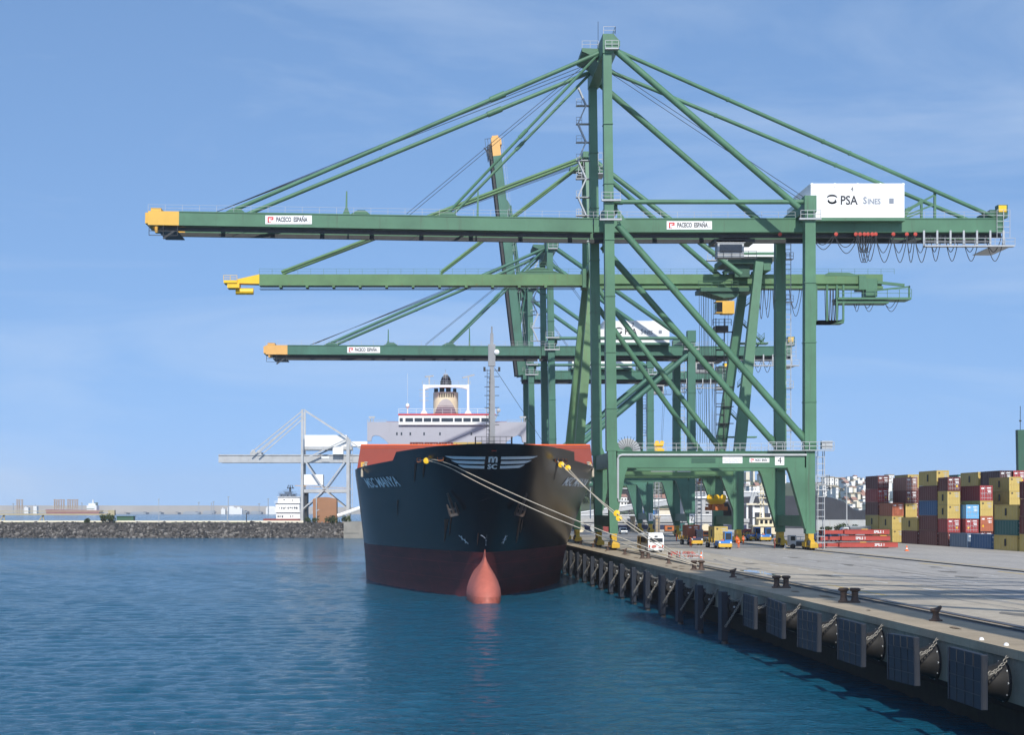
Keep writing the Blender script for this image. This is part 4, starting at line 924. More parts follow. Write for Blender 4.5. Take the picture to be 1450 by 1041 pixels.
    m = MB(); m.box(hx0 - .8, hx1 + .3, yh - .25, yh + 9.3, PZr(363.5, yh), PZr(361.3, yh)); m.build('house_skirt', 'white', root)
    m = MB(); m.box(hx0 - 1.5, hx1 - 1, yh + 1, yh + 9, PZr(372, yh), PZr(363.7, yh)); m.box(hx0 + 1, hx1 - 5, yh + 2, yh + 8, PZr(390, yh), PZr(372.2, yh)); m.build('house_underframe', 'green_dark', root)
    m = MB(); m.beam((PXr(1021, ym), ym - 2, z1), (PXr(1054, ym), ym - 2, PZr(372, ym)), .8, .8); m.beam((PXr(1030, ym), ym + 2, PZr(368, ym)), (PXr(1062, ym), ym + 2, z1), .8, .8); m.build('house_strut', 'green_dark', root)
    m = MB(); m.rail([(hx0 - 3, yh - .2, PZr(357, yh)), (hx0 + .5, yh - .2, PZr(357, yh))], 1.2, .9, .08); m.rail([(hx0 - 4.5, yh - .2, PZr(368, yh)), (hx0 - .8, yh - .2, PZr(368, yh))], 1.2, .9, .08); m.box(hx0 - 4.6, hx0 - .8, yh - .3, yh + 1, PZr(368, yh) - .15, PZr(368, yh)); m.build('service_platform', 'galv', root)
    # trolley with the ochre cab
    tx = PXr(1018, ym)
    m = MB(); m.box(tx - 4, tx + 6, ym - 3, ym + 3, z0 - 1.7, z0 - .95); m.rail([(tx - 4.4, ym - 3, z0 - .95), (tx + 3, ym - 3, z0 - .95)], 1.2, 1.1, .08); m.prism([(tx - 3, ym - 2.5, z0 - 1.72), (tx + 3.6, ym - 2.5, z0 - 1.72), (tx + 3, ym - 2.5, z0 - 2.6), (tx + .5, ym - 2.5, z0 - 2.9)], (0, 5, 0)); m.build('trolley', 'green_dark', root)
    yc = ym - 2.6
    m = MB(); m.box(PXr(1023, yc), PXr(1040, yc), yc, yc + 2.4, PZr(444, yc), PZr(426, yc)); m.box(PXr(1014, yc), PXr(1023, yc) + .002, yc + .1, yc + 2.3, PZr(443, yc), PZr(442, yc)); m.box(PXr(1014, yc), PXr(1023, yc), yc + .1, yc + 2.3, PZr(427.5, yc), PZr(426, yc)); cb = m.build('operator_cab', 'crane_yellow', root)
    m = MB(); m.box(PXr(1015, yc), PXr(1023, yc) - .01, yc + .12, yc + 2.28, PZr(441.9, yc), PZr(427.6, yc)); m.build('cab_window', 'window', cb)
    hoist_gear(root, PXr(1014, ym), ym, z0 - 1.8, PZr(722, ym) + .3, 'orange_rust', 'bright_yellow')
    for a, dy in ((990, -2), (993, 1), (996, -1), (999, 2), (1003, 0), (1007, -1.5), (1010, 1.5)):
        m = MB(); m.tube((PXr(a, ym + dy), ym + dy, z0 - 1.7), (PXr(a + 2, ym + dy), ym + dy, PZr(628, ym)), .04, 4); m.build('hoist_rope', 'rope_dark', root)
    for a, b, sg_ in ((1066, 1071, 8), (1072, 1079, 11.5), (1080, 1089, 11), (1092, 1098, 11), (1115, 1133, 10.5), (1205, 1215, 5), (1218, 1236, 5), (1247, 1270, 5)):
        for q in range(2): festoon(root, PXr(a, ym) + q * .2, PXr(b, ym) - q * .2, ym - 1.5 + q, z0 - .9 if a < 1200 else z0 - 2.6, sg_ * (.42 if a < 1200 else .45) * (1 - .3 * q) * 1.2, .06)
    # back end structure
    m = MB(); X0, X1 = PXr(1160, ym), PXr(1192, ym)
    m.box(PXr(1150, ym), X1, ym - 1.6, ym + 1.6, PZr(459, ym), PZr(455, ym)); m.prism([(PXr(1150, ym), ym - 1.6, PZr(459, ym)), (PXr(1178, ym), ym - 1.6, PZr(459, ym)), (X1, ym - 1.6, PZr(452, ym)), (X1, ym - 1.6, PZr(455, ym)), (PXr(1150, ym), ym - 1.6, PZr(455, ym))], (0, 3.2, 0)); m.build('cable_tray', 'green', root)
    for a in (1153, 1168, 1182, 1191):
        m = MB(); m.beam((PXr(a, ym), ym - 1.5, PZr(456, ym)), (PXr(a, ym), ym - 1.5, z0 - .3), .35, .3); m.build('tray_hanger', 'green', root)
    for k in range(5):
        X = PXr(1166 + 4 * k, ym); festoon(root, X, X + .45, ym - 1.0, z0 - .9, 6.6, .07)
    m = MB(); m.box(PXr(1182, ym), PXr(1286, ym), ym - 2, ym + 2, PZr(426, ym), PZr(423, ym)); m.rail([(PXr(1184, ym), ym - 2, PZr(423, ym)), (PXr(1286, ym), ym - 2, PZr(423, ym))], 1.5, 2, .08); m.box(PXr(1182, ym), PXr(1255, ym), ym - 1.6, ym + 1.6, PZr(431, ym), PZr(427, ym)); m.build('end_platform', 'green', root)
    m = MB(); m.box(PXr(1223, ym), PXr(1239, ym), ym - 1.5, ym + 1.5, PZr(421, ym), PZr(396, ym)); m.box(PXr(1213, ym), PXr(1223, ym), ym - 1.7, ym + 1.7, PZr(412, ym), PZr(392, ym)); m.box(PXr(1234, ym), PXr(1239, ym), ym - .6, ym + .6, PZr(396, ym), PZr(389, ym)); m.build('rope_anchor', 'green', root)
    m = MB(); m.beam((PXr(1240, ym), ym - 1, PZr(401, ym)), (PXr(1278, ym), ym - 1, PZr(405, ym)), .5, .5); m.beam((PXr(1240, ym), ym - 1, PZr(412, ym)), (PXr(1286, ym), ym - 1, PZr(407, ym)), .3, .3); m.beam((PXr(1285, ym), ym - 1, PZr(424, ym)), (PXr(1285, ym), ym - 1, PZr(406, ym)), .3, .3); m.build('end_frame', 'green', root)
    m = MB(); m.prism([(PXr(1166, ym), ym - 1.15, z1), (PXr(1172, ym), ym - 1.15, z1 + .35), (PXr(1200, ym), ym - 1.15, z1 + .3), (PXr(1216, ym), ym - 1.15, z1 - .3), (PXr(1166, ym), ym - 1.15, z1 - .3)], (0, 2.3, 0)); m.build('girder_hump', 'green', root)
    # zigzag stairs at the landside
    m = MB()
    for k, (a, b, c_, d_) in enumerate(((1050, 438, 1073, 420), (1050, 455, 1083, 486), (1046, 520, 1084, 478), (1046, 548, 1062, 530), (1036, 585, 1060, 610))):
        m.beam((PXr(a, 300), 301, PZr(b, 300)), (PXr(c_, 300), 301, PZr(d_, 300)), .7, .22); m.rail([(PXr(a, 300), 301, PZr(b, 300)), (PXr(c_, 300), 301, PZr(d_, 300))], 1., 1.2, .07)
    m.box(PXr(1046, 300), PXr(1088, 300), 300, 302, PZr(487, 300), PZr(485, 300)); m.box(PXr(1030, 300), PXr(1072, 300), 300, 302, PZr(620, 300), PZr(618, 300)); m.build('stairway', 'green', root)
    m = MB(); X = PXr(1021, 300); m.box(PXr(1012, 300), PXr(1030, 300), 299, 302, PZr(470, 300), PZr(462, 300)); m.rail([(PXr(1008, 300), 299, PZr(462, 300)), (PXr(1034, 300), 299, PZr(462, 300))], 1.2, 1, .1); m.ladder((X, 301, p1), (X, 301, PZr(450, 300)), 1.6, 2.0, .14)
    for py in (470, 495, 520, 548, 576, 600): m.box(X - .8, PXr(1040, 300), 300.5, 301.5, PZr(py, 300), PZr(py, 300) + .12)
    m.build('ladder_tower', 'dark_steel', root)
    # signs on the portal
    m = MB(); yy = Yn - .62
    maker_sign(root, PXr(938, Yn), yy - .02, p1 - .8, 4.4, .72); m.box(PXr(958, Yn), PXr(977, Yn), yy - .05, yy, p1 - 1.2, p1 - .5); m.build('load_plate', 'white', root)
    return root
crane3 = old_crane()
# ================================================================== the container ship
from mathutils.bvhtree import BVHTree
SY, SXc, YAW, HEEL = 172.0, 8.3, -.012, .03
def sw(u, v, z): return Vector((SXc + YAW * u + v + HEEL * (z - 6), SY + u, z))
BH = 16.8; ZD = 16.6
def clamp(a, lo=0., hi=1.): return max(lo, min(hi, a))
DK = [(0, 0), (.5, 1.5), (1.5, 2.9), (3.5, 4.8), (6.5, 6.6), (12, 8.75), (18.5, 10.8), (27, 13.5), (34, 15.5), (40, 16.5), (48, 16.8), (400, 16.8)]
def deck_half(u):
    if u <= 0: return 0.
    for i in range(len(DK) - 1):
        (x0, y0), (x1, y1) = DK[i], DK[i + 1]
        if u <= x1:
            def sl(k):
                if k <= 0: return 2.6
                if k >= len(DK) - 1: return 0.
                return min((DK[k + 1][1] - DK[k - 1][1]) / (DK[k + 1][0] - DK[k - 1][0]), 2.2 * min((DK[k + 1][1] - DK[k][1]) / (DK[k + 1][0] - DK[k][0]), (DK[k][1] - DK[k - 1][1]) / (DK[k][0] - DK[k - 1][0])))
            h = x1 - x0; t = (u - x0) / h; m0, m1 = sl(i) * h, sl(i + 1) * h
            return min(BH, (2 * t ** 3 - 3 * t ** 2 + 1) * y0 + (t ** 3 - 2 * t ** 2 + t) * m0 + (-2 * t ** 3 + 3 * t ** 2) * y1 + (t ** 3 - t ** 2) * m1)
    return BH
def ztop(u):
    if u < 19.5: return 18.15 - .25 * u / 19.5
    if u < 21.0: return 17.9 - (u - 19.5) / 1.5 * .93
    return 16.97 - .57 * clamp((u - 21) / 21)
def stem(z):
    q = clamp((17.9 - z) / 12.2); return 13.5 * q ** .8 if z > 5.7 else 13.5 + .35 * clamp((5.7 - z) / 5.7)
def entr(z): w = clamp(z / ZD); return 64 + (50 - 64) * w ** 1.15
def half(u, z):
    w = clamp((z - .5) / 15.5); L_ = entr(z); e = clamp((u - stem(z)) / L_)
    low = 15.3 * math.sin(math.pi / 2 * e) ** 1.12
    return low + (deck_half(e * 50) - low) * w ** 1.15
LEN = 205.0
ship = thing('container_ship', 'black hulled container ship with a red bulb and a winged emblem on its bow', 'ship', (SXc, SY, 0))
zfix = [-2.5, -1.2, -.4, .4, 1.2, 2.2, 3.4, 4.6, 5.7]
def hull_rows(u_of_e, e):
    pass
es = [0] + [(i / 46) ** 1.7 for i in range(1, 47)]
ups = 12; us_par = [0.02, .1, .3, .6, 1.]
def col_pts(e, side, tail=None):
    pts = []
    for z in zfix:
        u = stem(z) + e * entr(z) if tail is None else tail; 
        pts.append((u, side * half(u, z), z))
    for i in range(1, 15):
        k = i / 14
        u = e * 37 + (0) if tail is None else tail
        z = 5.7 + (18.12 - 5.7) * k
        for _ in range(4):
            zt = ztop((stem(z) + e * entr(z)) if tail is None else tail); z = 5.7 + (zt - 5.7) * k
        u = stem(z) + e * entr(z) if tail is None else tail
        pts.append((u, side * half(u, z), z))
    return pts
cols = []
tails = [79, 84, 90, 130, 170, 190, 203]
def tailw(u): return 1 if u < 180 else 1 - .35 * ((u - 180) / 23) ** 2
NB = len(zfix)
vs, fs, mi = [], [], []
for side in (1, -1):
    base = len(vs); allc = [col_pts(e, side) for e in es] + [[(u, side * half(u, z) * tailw(u), z) for (_, _, z) in col_pts(1, side, u)] for u in tails]
    nr = len(allc[0])
    for c in allc: vs += [sw(*p) for p in c]
    for i in range(len(allc) - 1):
        for j in range(nr - 1):
            fs.append((base + i * nr + j, base + (i + 1) * nr + j, base + (i + 1) * nr + j + 1, base + i * nr + j + 1)); mi.append(1 if j < NB - 1 else 0)
m = MB(); m.v = vs; m.f = fs; m.m = mi
stern = (sw(203, -BH * .65, -2.5), sw(203, BH * .65, -2.5), sw(203, BH * .65, 16.4), sw(203, -BH * .65, 16.4)); m.add(stern, [(0, 1, 2, 3)], 0)
hull = m.build('hull', ['hull_black', 'hull_red'], ship, smooth=50)
# bulwark inner skin and decks
m = MB()
us = [1.6, 3, 5, 8, 12, 16, 19.3]
lft = [sw(u, -max(.05, half(u, 17.0) - .15), 17.0) for u in us]; rgt = [sw(u, max(.05, half(u, 17.0) - .15), 17.0) for u in us]
m.add(lft + rgt, [(i, i + 1, len(us) + i + 1, len(us) + i) for i in range(len(us) - 1)])
us2 = [19.3, 22, 25, 28, 32, 36, 42, 60, 100, 150, 203]
lft = [sw(u, -(half(min(u, 60), 16.0) * tailw(u) - .1), 16.05) for u in us2]; rgt = [sw(u, half(min(u, 60), 16.0) * tailw(u) - .1, 16.05) for u in us2]
m.add(lft + rgt, [(i, i + 1, len(us2) + i + 1, len(us2) + i) for i in range(len(us2) - 1)])
m.build('deck', 'red_deck', ship)
# bulb
m = MB(); vs, fs = [], []
rows = [(6.2, .10, 13.3), (5.6, .15, 12.9), (5.1, .22, 12.4), (4.65, .37, 11.7), (4.2, .62, 10.8), (3.6, 1.0, 9.5), (3.0, 1.36, 8.2), (2.3, 1.7, 6.9), (1.5, 1.96, 5.8), (.8, 2.04, 5.2), (.1, 1.96, 4.9), (-1, 1.75, 4.9), (-2.2, 1.4, 5.4)]
nth = 20
for z, wd, uf in rows:
    for i in range(nth + 1):
        a = math.pi * (i / nth) - math.pi / 2
        vs.append(sw(uf + (1 - math.cos(a)) * (1.2 + wd * 1.7) + (4 * (abs(math.sin(a)) ** 8)), wd * math.sin(a), z))
for r_ in range(len(rows) - 1):
    for i in range(nth): fs.append((r_ * (nth + 1) + i, r_ * (nth + 1) + i + 1, (r_ + 1) * (nth + 1) + i + 1, (r_ + 1) * (nth + 1) + i))
m.add(vs, fs); m.m = [1 if i // nth >= 9 else 0 for i in range(len(fs))]; m.build('bulbous_bow', ['bulb_red', 'stain'], ship, smooth=True)
# writing on the bow: bend flat shapes onto the plating
def on_front(x, z, off=.05):       # point of the bow plating straight aft of (x, z)
    v = x; lo, hi = stem(z), stem(z) + entr(z)
    for _ in range(40):
        mid = (lo + hi) / 2
        if half(mid, z) < abs(v): lo = mid
        else: hi = mid
    return sw(hi - off - .02 * abs(v), v + (off * .5 if v > 0 else -off * .5), z)
def bent(name, v2, f, mat, fn):
    m = MB(); m.add([fn(x, z) for x, z in v2], f); return m.build(name, mat, ship)
for side in (-1, 1):
    for k, (x0, x1, z0_, z1_) in enumerate(((.86, 5.3, 16.44, 16.74), (.90, 4.6, 15.94, 16.25), (.86, 3.8, 15.44, 15.74))):
        n = 26; v2, f = [], []
        for i in range(n + 1):
            q = i / n; x = x0 + (x1 - x0) * q; taper = 1 - clamp((q - .75) / .25) ** 1.6
            lift = .06 * q + .14 * q * q
            v2 += [(side * x, z1_ - (z1_ - z0_) * taper + lift), (side * x, z1_ + lift)]
        for i in range(n): f.append((2 * i, 2 * i + 2, 2 * i + 3, 2 * i + 1))
        bent('wing_stripe', v2, f, 'hull_white', on_front)
for t_, zc, sz, sxx in (('m', 16.42, 1.22, 1.1), ('SC', 15.66, .72, 1.2)):
    v, f = text_geo(t_, sz, .035); cz = (max(q[1] for q in v) + min(q[1] for q in v)) / 2
    bent('emblem_letter', [(x * sxx, zc + y - cz) for x, y in v], f, 'hull_white', lambda x, z: on_front(x, z, .07))
bent('bow_light', [(-.22, 17.3), (.22, 17.3), (.22, 17.42), (-.22, 17.42)], [(0, 1, 2, 3)], 'red_dot', lambda x, z: on_front(x, z, .07))
# ship's name on both bows
tab = [(0., stem(14.6))]; u = stem(14.6); pv = (u, 0.)
while u < 60:
    u += .1; q = (u, half(u, 14.6)); tab.append((tab[-1][0] + math.hypot(q[0] - pv[0], q[1] - pv[1]), u)); pv = q
def u_at(a):
    lo, hi = 0, len(tab) - 1
    while hi - lo > 1:
        mid = (lo + hi) // 2
        if tab[mid][0] < a: lo = mid
        else: hi = mid
    return tab[lo][1]
def on_side(a, z, side):
    u = u_at(a); e = .05; h = half(u, z); dh = half(u + e, z) - half(u - e, z); dz = half(u, z + e) - half(u, z - e)
    nrm = Vector((-dh / (2 * e), 1, -dz / (2 * e))).normalized()
    return sw(u + nrm.x * .05, side * (h + nrm.y * .05), z + nrm.z * .05)
NAME = 'MSC MANYA'
v, f = text_geo(NAME, 1.75, .02)
SA = 31.0
bent('ship_name', v, f, 'hull_white', lambda x, y: on_side(SA - x * 1.5, 14.35 + y, -1))
bent('ship_name', v, f, 'hull_white', lambda x, y: on_side(SA + x * 1.62, 14.35 + y * .85, 1))
# thruster and bulb marks
def mark(name, a, side, kind):
    pts = []
    m = MB()
    def seg(p, q, w=.1):
        p, q = Vector(p), Vector(q); d = (q - p).normalized(); n_ = Vector((-d.y, d.x)) * w / 2; k = 4; vv, ff = [], []
        for i in range(k + 1):
            c = p.lerp(q, i / k); vv += [on_side(a + (c + n_).x * -side * -1, 7.2 + (c + n_).y, side), on_side(a + (c - n_).x * -side * -1, 7.2 + (c - n_).y, side)]
        for i in range(k): ff.append((2 * i, 2 * i + 2, 2 * i + 3, 2 * i + 1))
        m.add(vv, ff)
    if kind == 'thruster': 
        seg((-.5, .5), (.5, -.5), .16); seg((-.45, -.1), (.1, .45)); seg((-.1, -.45), (.45, .1))
    else:
        seg((-.5, .6), (-.3, .0), .14); seg((-.3, 0), (.1, -.1), .14); seg((.1, -.1), (.4, -.5), .14); seg((.4, -.5), (-.1, -.65), .14)
    m.build(name, 'hull_white', ship)
for side in (-1, 1):
    mark('hull_mark', 9.6, side, 'bulb'); mark('hull_mark', 14.2, side, 'thruster')
# draught figures down the stem
for side in (-1, 1):
    m = MB()
    for k in range(7):
        vv, ff = text_geo(str(2 * k + 2) if k else '2', .42)
        m.add([on_side(11.5 - 0 * x + 2.4 + x * side, 1.2 + k * 1.0 + y, side) for x, y in vv], ff)
# anchors
for side, mt in ((-1, 'rail_steel'), (1, 'bollard_rust')):
    u = 12.9; z = 10.9; h = half(u, z); c = sw(u - 1.2, side * (h + .35), z)
    m = MB(); d = Vector((side * .30, -.30, .9)).normalized()
    m.beam(c - d * .7, c + d * 1.4, .26, .3); m.tube(c + d * 1.3, c + d * 2.0, .13, 8)
    b = c - d * .8; r = Vector((1, 0, 0)).cross(d).normalized(); q = Vector((.9, side * .3, -side * .2)).normalized()
    m.beam(b - q * .5, b + q * .5, .4, .36); m.beam(b - q * .48, b - q * .5 + d * 1.5, .26, .36, w1=.1, h1=.16); m.beam(b + q * .48, b + q * .5 + d * 1.5, .26, .36, w1=.1, h1=.16); m.beam(b - q * .45 + d * .75, b + q * .45 + d * .75, .16, .2)
    m.build('anchor', mt, ship, bevel=.03)
    m = MB(); cc = sw(u + .3, side * (h + .05), z + 2.1); m.lathe(cc, [(.45, -.25), (.62, 0), (.45, .25)], 14, 'y'); m.build('hawse_pipe', 'hull_black', ship, smooth=True)
# rust weeping from anchors and fairleads
def streak(v, z0_, z1_, w_):
    n = 8; v2 = []
    for i in range(n + 1): q = i / n; ww = w_ * (1 - q) ** .6 * (1 + .3 * math.sin(5 * q + v)) + .02; zz = z0_ + (z1_ - z0_) * q; v2 += [(v - ww, zz), (v + ww, zz)]
    bent('rust_streak', v2, [(2 * i, 2 * i + 1, 2 * i + 3, 2 * i + 2) for i in range(n)], 'rust_streak', lambda x, z: on_front(x, z, .035))
for v_, a_, b_, w_ in ((-4.6, 9.6, 6.8, .16), (-4.1, 10.2, 7.6, .08), (4.3, 9.8, 6.6, .18), (4.7, 9.7, 7.9, .08), (-7.6, 16.3, 14.6, .07), (-8.6, 16.3, 14.2, .06), (8.4, 16.3, 14.4, .07), (-.9, 8, 6.5, .05), (-10.6, 12, 10, .04)): streak(v_, a_, b_, w_)
# fairleads in the bulwark
def fairlead(u, side, z=16.7, mt='orange_rust'):
    h = half(u, z); dh = (half(u + .1, z) - half(u - .1, z)) / .2; t_ = Vector((0, 1, 0)) + Vector((side * dh, 0, 0)); t_.normalize()
    c = sw(u, side * (h + .04), z); m = MB()
    k = .62
    ring = [c + t_ * (k * math.copysign(abs(math.cos(a)) ** .5, math.cos(a))) + Vector((0, 0, .26 * math.copysign(abs(math.sin(a)) ** .5, math.sin(a)))) for a in [2 * math.pi * i / 16 for i in range(17)]]
    m.path(ring, .085, 6); o = m.build('fairlead', mt, ship, smooth=True)
    m = MB(); m.add([c + (p - c) * .9 + Vector((side * .03, -.03, 0)) for p in ring[:-1]], [tuple(range(16))]); m.build('fairlead_hole', 'ink', o)
    return c
FL = [fairlead(u, -1) for u in (7.0, 10.0, 12.4)]; FR = [fairlead(u, 1) for u in (12.2, 14.6, 16.8)]
# red breakwater with sunlight put into the lip's orange colour, side bulwark fittings
yb = 43
m = MB(); hb = 16.4
m.prism([sw(yb, -hb, 16.0), sw(yb, hb, 16.0), sw(yb + .9, hb - .45, 19.75), sw(yb + .9, -hb + .45, 19.75)], (0, .3, 0)); br = m.build('breakwater', 'red_deck', ship)
m = MB(); m.prism([sw(yb + .75, -hb + .4, 19.4), sw(yb + .75, hb - .4, 19.4), sw(yb + 1.6, hb - .45, 19.92), sw(yb + 1.6, -hb + .45, 19.92)], (0, .25, 0)); m.build('breakwater_lip', 'sunlit_lip', br)
for s in (-1, 1):
    for k in range(3): 
        m = MB(); c = sw(38 - k * 1.2, s * (11.2 + k * .5), 16.2); m.lathe(c, [(.3, -.8), (.3, .0), (.45, .02), (.45, .5), (.25, .55)], 10); m.build('winch_post', 'dark_steel', ship, smooth=True)
    m = MB(); c = sw(37.5, s * 15.0, 16.4); m.lathe(c, [(.16, 0), (.16, .7), (.26, .72), (.26, .85)], 8); m.path([c + Vector((0, -.5, .2)), c + Vector((s * .3, -.8, .5)), c + Vector((s * .5, -.9, -.3)), c + Vector((s * .5, -1, -1.2))], .16, 6); m.build('hanging_rope', 'rope', ship, smooth=True)
    m = MB(); c = sw(41, s * 15.5, 16.2); m.box(c.x - .25, c.x + .25, c.y - .4, c.y + .4, c.z, c.z + 1.1); m.build('deck_light', 'crane_yellow', ship)
# hatch covers
for k in range(7):
    m = MB(); m.box(sw(0, -14, 0).x, sw(0, 14, 0).x, SY + 50 + k * 12.5, SY + 61 + k * 12.5, 16.06, 18.7); m.build('hatch_cover', 'red_deck', ship)
# foremast
fy = 7.6; c = sw(fy, .15, 17.0)
m = MB(); m.beam(c, c + Vector((0, 0, 9)), .78, .8, w1=.62, h1=.62); m.beam(c + Vector((0, 0, 9)), c + Vector((0, 0, 14.2)), .5, .5, w1=.34, h1=.34); m.box(c.x - .42, c.x + .4, c.y - .3, c.y + .3, c.z + 10.4, c.z + 12.9); m.tube(c + Vector((0, 0, 12.9)), c + Vector((0, 0, 15.0)), .09, 6); mast = m.build('foremast', 'mast_grey', ship)
m = MB()
for zz in (3.6, 4.7, 5.6, 7.0, 8.0, 9.2, 9.9): m.beam(c + Vector((-.85, 0, zz)), c + Vector((.85, 0, zz)), .07, .07)
m.ladder(c + Vector((-.48, -.5, 1)), c + Vector((-.38, -.4, 10)), .35, .5, .05); m.beam(c + Vector((-.85, 0, 9.8)), c + Vector((-.85, 0, 10.3)), .25, .25); m.beam(c + Vector((.85, 0, 9.8)), c + Vector((.85, 0, 10.3)), .25, .25); m.build('mast_fittings', 'dark_steel', mast)
m = MB(); q = c + Vector((.55, -.3, 12.0)); m.lathe(q, [(.12, -.25), (.3, -.15), (.3, .15), (.12, .25)], 10, 'y'); m.build('mast_lamp', 'white', mast)
m = MB(); m.box(c.x - 1.9, c.x + 2.3, c.y - 1, c.y + 1.2, 18.05, 18.15); m.rail([(c.x - 1.9, c.y - 1, 18.15), (c.x + 2.3, c.y - 1, 18.15), (c.x + 2.3, c.y + 1.2, 18.15)], 1.05, .7, .055); m.rail([(c.x - 1.9, c.y - 1, 18.15), (c.x - 1.9, c.y + 1.2, 18.15)], 1.05, .7, .055)
for dx in (-1.7, 2.1): m.box(c.x + dx - .06, c.x + dx + .06, c.y - .1, c.y + .1, 16.9, 18.06)
m.build('mast_platform', 'dark_steel', mast)
m = MB(); m.tube(c + Vector((.3, 0, 10.2)), sw(44, 9.5, 20), .03, 4); m.build('mast_stay', 'rope_dark', mast)
m = MB(); m.tube(c + Vector((-.2, 0, 3.5)), sw(46, -4.5, 20), .025, 4); m.build('mast_stay', 'rope_dark', mast)
# bridge block
Yb = 306.0
def bx_(px): return PXr(px, Yb)
def bz_(py): return PZr(py, Yb)
prof = [(520, 598), (745, 598), (745, 626.5), (740, 626.5), (738.5, 618.5), (734, 616.5), (728, 618.5), (720, 624), (713, 630.5), (711, 640), (553, 640), (551.5, 630.5), (545, 623), (537, 617.5), (531, 616.5), (527, 618.5), (525.5, 625), (520, 625)]
m = MB(); m.prism([(bx_(a), Yb, bz_(b)) for a, b in prof], (0, 1.2, 0)); m.box(bx_(556), bx_(709), Yb + 1.19, Yb + 14, 16.05, bz_(600)); m.box(bx_(553), bx_(711), Yb + .003, Yb + 1.19, 16.05, bz_(639.9)); m.box(bx_(520), bx_(745), Yb + .1, Yb + 3.4, bz_(600), bz_(598) + .06); bridge = m.build('bridge_block', 'grey_hull', ship)
m = MB(); m.box(bx_(564.5), bx_(701), Yb - .5, Yb + 9, bz_(602), bz_(586.5)); wh = m.build('wheelhouse', 'white', bridge)
m = MB(); m.box(bx_(564), bx_(701.5), Yb - .62, Yb + 9.1, bz_(588.3), bz_(586.4)); m.build('roof_stripe', 'sign_red', wh)
for a, b in ((547, 564), (702, 718.5)):
    m = MB(); m.box(bx_(a), bx_(b), Yb + 2.6, Yb + 3.2, bz_(600), bz_(596)); m.build('wing_screen', 'rust_red', bridge)
for a, b in ((566, 570.5), (574, 585), (587, 598), (600, 610.5), (612, 622.5), (625, 641.5), (643.5, 654), (656, 666.5), (668.5, 679), (681.5, 692), (695, 699.5)):
    m = MB(); m.box(bx_(a), bx_(b), Yb - .54, Yb - .48, bz_(597.6), bz_(592.5)); m.build('window', 'window', wh)
for a in (562, 568.5, 581, 600.5, 623, 667.5, 697):
    m = MB(); m.box(bx_(a - 1.1), bx_(a + 1.1), Yb - .05, Yb + .05, bz_(616.5), bz_(612.5)); m.build('porthole', 'window', bridge)
m = MB(); m.rail([(bx_(564.5), Yb - .4, bz_(586.4)), (bx_(701), Yb - .4, bz_(586.4))], 1.0, 1.6, .06); m.build('roof_railing', 'white', wh)
m = MB(); m.rail([(bx_(520), Yb + .2, bz_(598)), (bx_(547), Yb + .2, bz_(598))], .5, 2, .05); m.rail([(bx_(718), Yb + .2, bz_(598)), (bx_(745), Yb + .2, bz_(598))], .5, 2, .05)
m.build('wing_railing', 'galv', bridge)
for a in (522, 736):
    m = MB(); m.box(bx_(a), bx_(a + 9), Yb + .3, Yb + .6, bz_(592), bz_(589.6)); m.box(bx_(a + 2), bx_(a + 3), Yb + .3, Yb + .6, bz_(598), bz_(592) + .01); m.box(bx_(a + 6), bx_(a + 7), Yb + .3, Yb + .6, bz_(598), bz_(592) + .01); m.build('wing_light', 'galv', bridge)
# radar gantry
yg = Yb + 3
m = MB()
for a, b in ((600.5, 593.5), (663.5, 671)):
    m.box(bx_(a - 1.6), bx_(a + 1.6), yg - .25, yg + .25, bz_(586), bz_(543)); m.prism([(bx_(a - 6), yg - .2, bz_(586.3)), (bx_(a + 6), yg - .2, bz_(586.3)), (bx_(a + 1.5), yg - .2, bz_(579)), (bx_(a - 1.5), yg - .2, bz_(579))], (0, .4, 0))
m.prism([(bx_(599), yg - .3, bz_(543.5)), (bx_(665), yg - .3, bz_(543.5)), (bx_(665), yg - .3, bz_(550)), (bx_(662), yg - .3, bz_(550)), (bx_(656), yg - .3, bz_(548)), (bx_(646), yg - .3, bz_(547)), (bx_(618), yg - .3, bz_(547)), (bx_(608), yg - .3, bz_(548)), (bx_(602), yg - .3, bz_(550)), (bx_(599), yg - .3, bz_(550))], (0, .9, 0))
ga = m.build('radar_gantry', 'white', ship)
m = MB(); m.rail([(bx_(598), yg, bz_(543.5)), (bx_(667), yg, bz_(543.5))], .75, 2, .05)
for zz in (551, 556, 560, 566): m.box(bx_(594), bx_(607), yg - .1, yg + .1, bz_(zz), bz_(zz) + .1)
m.build('gantry_fittings', 'galv', ga)
for a, hw, tl in ((608, 6, 0), (664, 8.5, .35)):
    m = MB(); m.box(bx_(a - 1), bx_(a + 1), yg - .15, yg + .15, bz_(543.5), bz_(532.5)); m.beam((bx_(a - hw), yg - .2, bz_(532) - tl * .6), (bx_(a + hw), yg + .2, bz_(530.5) + tl * .6), .3, .28); m.build('radar', 'galv', ga)
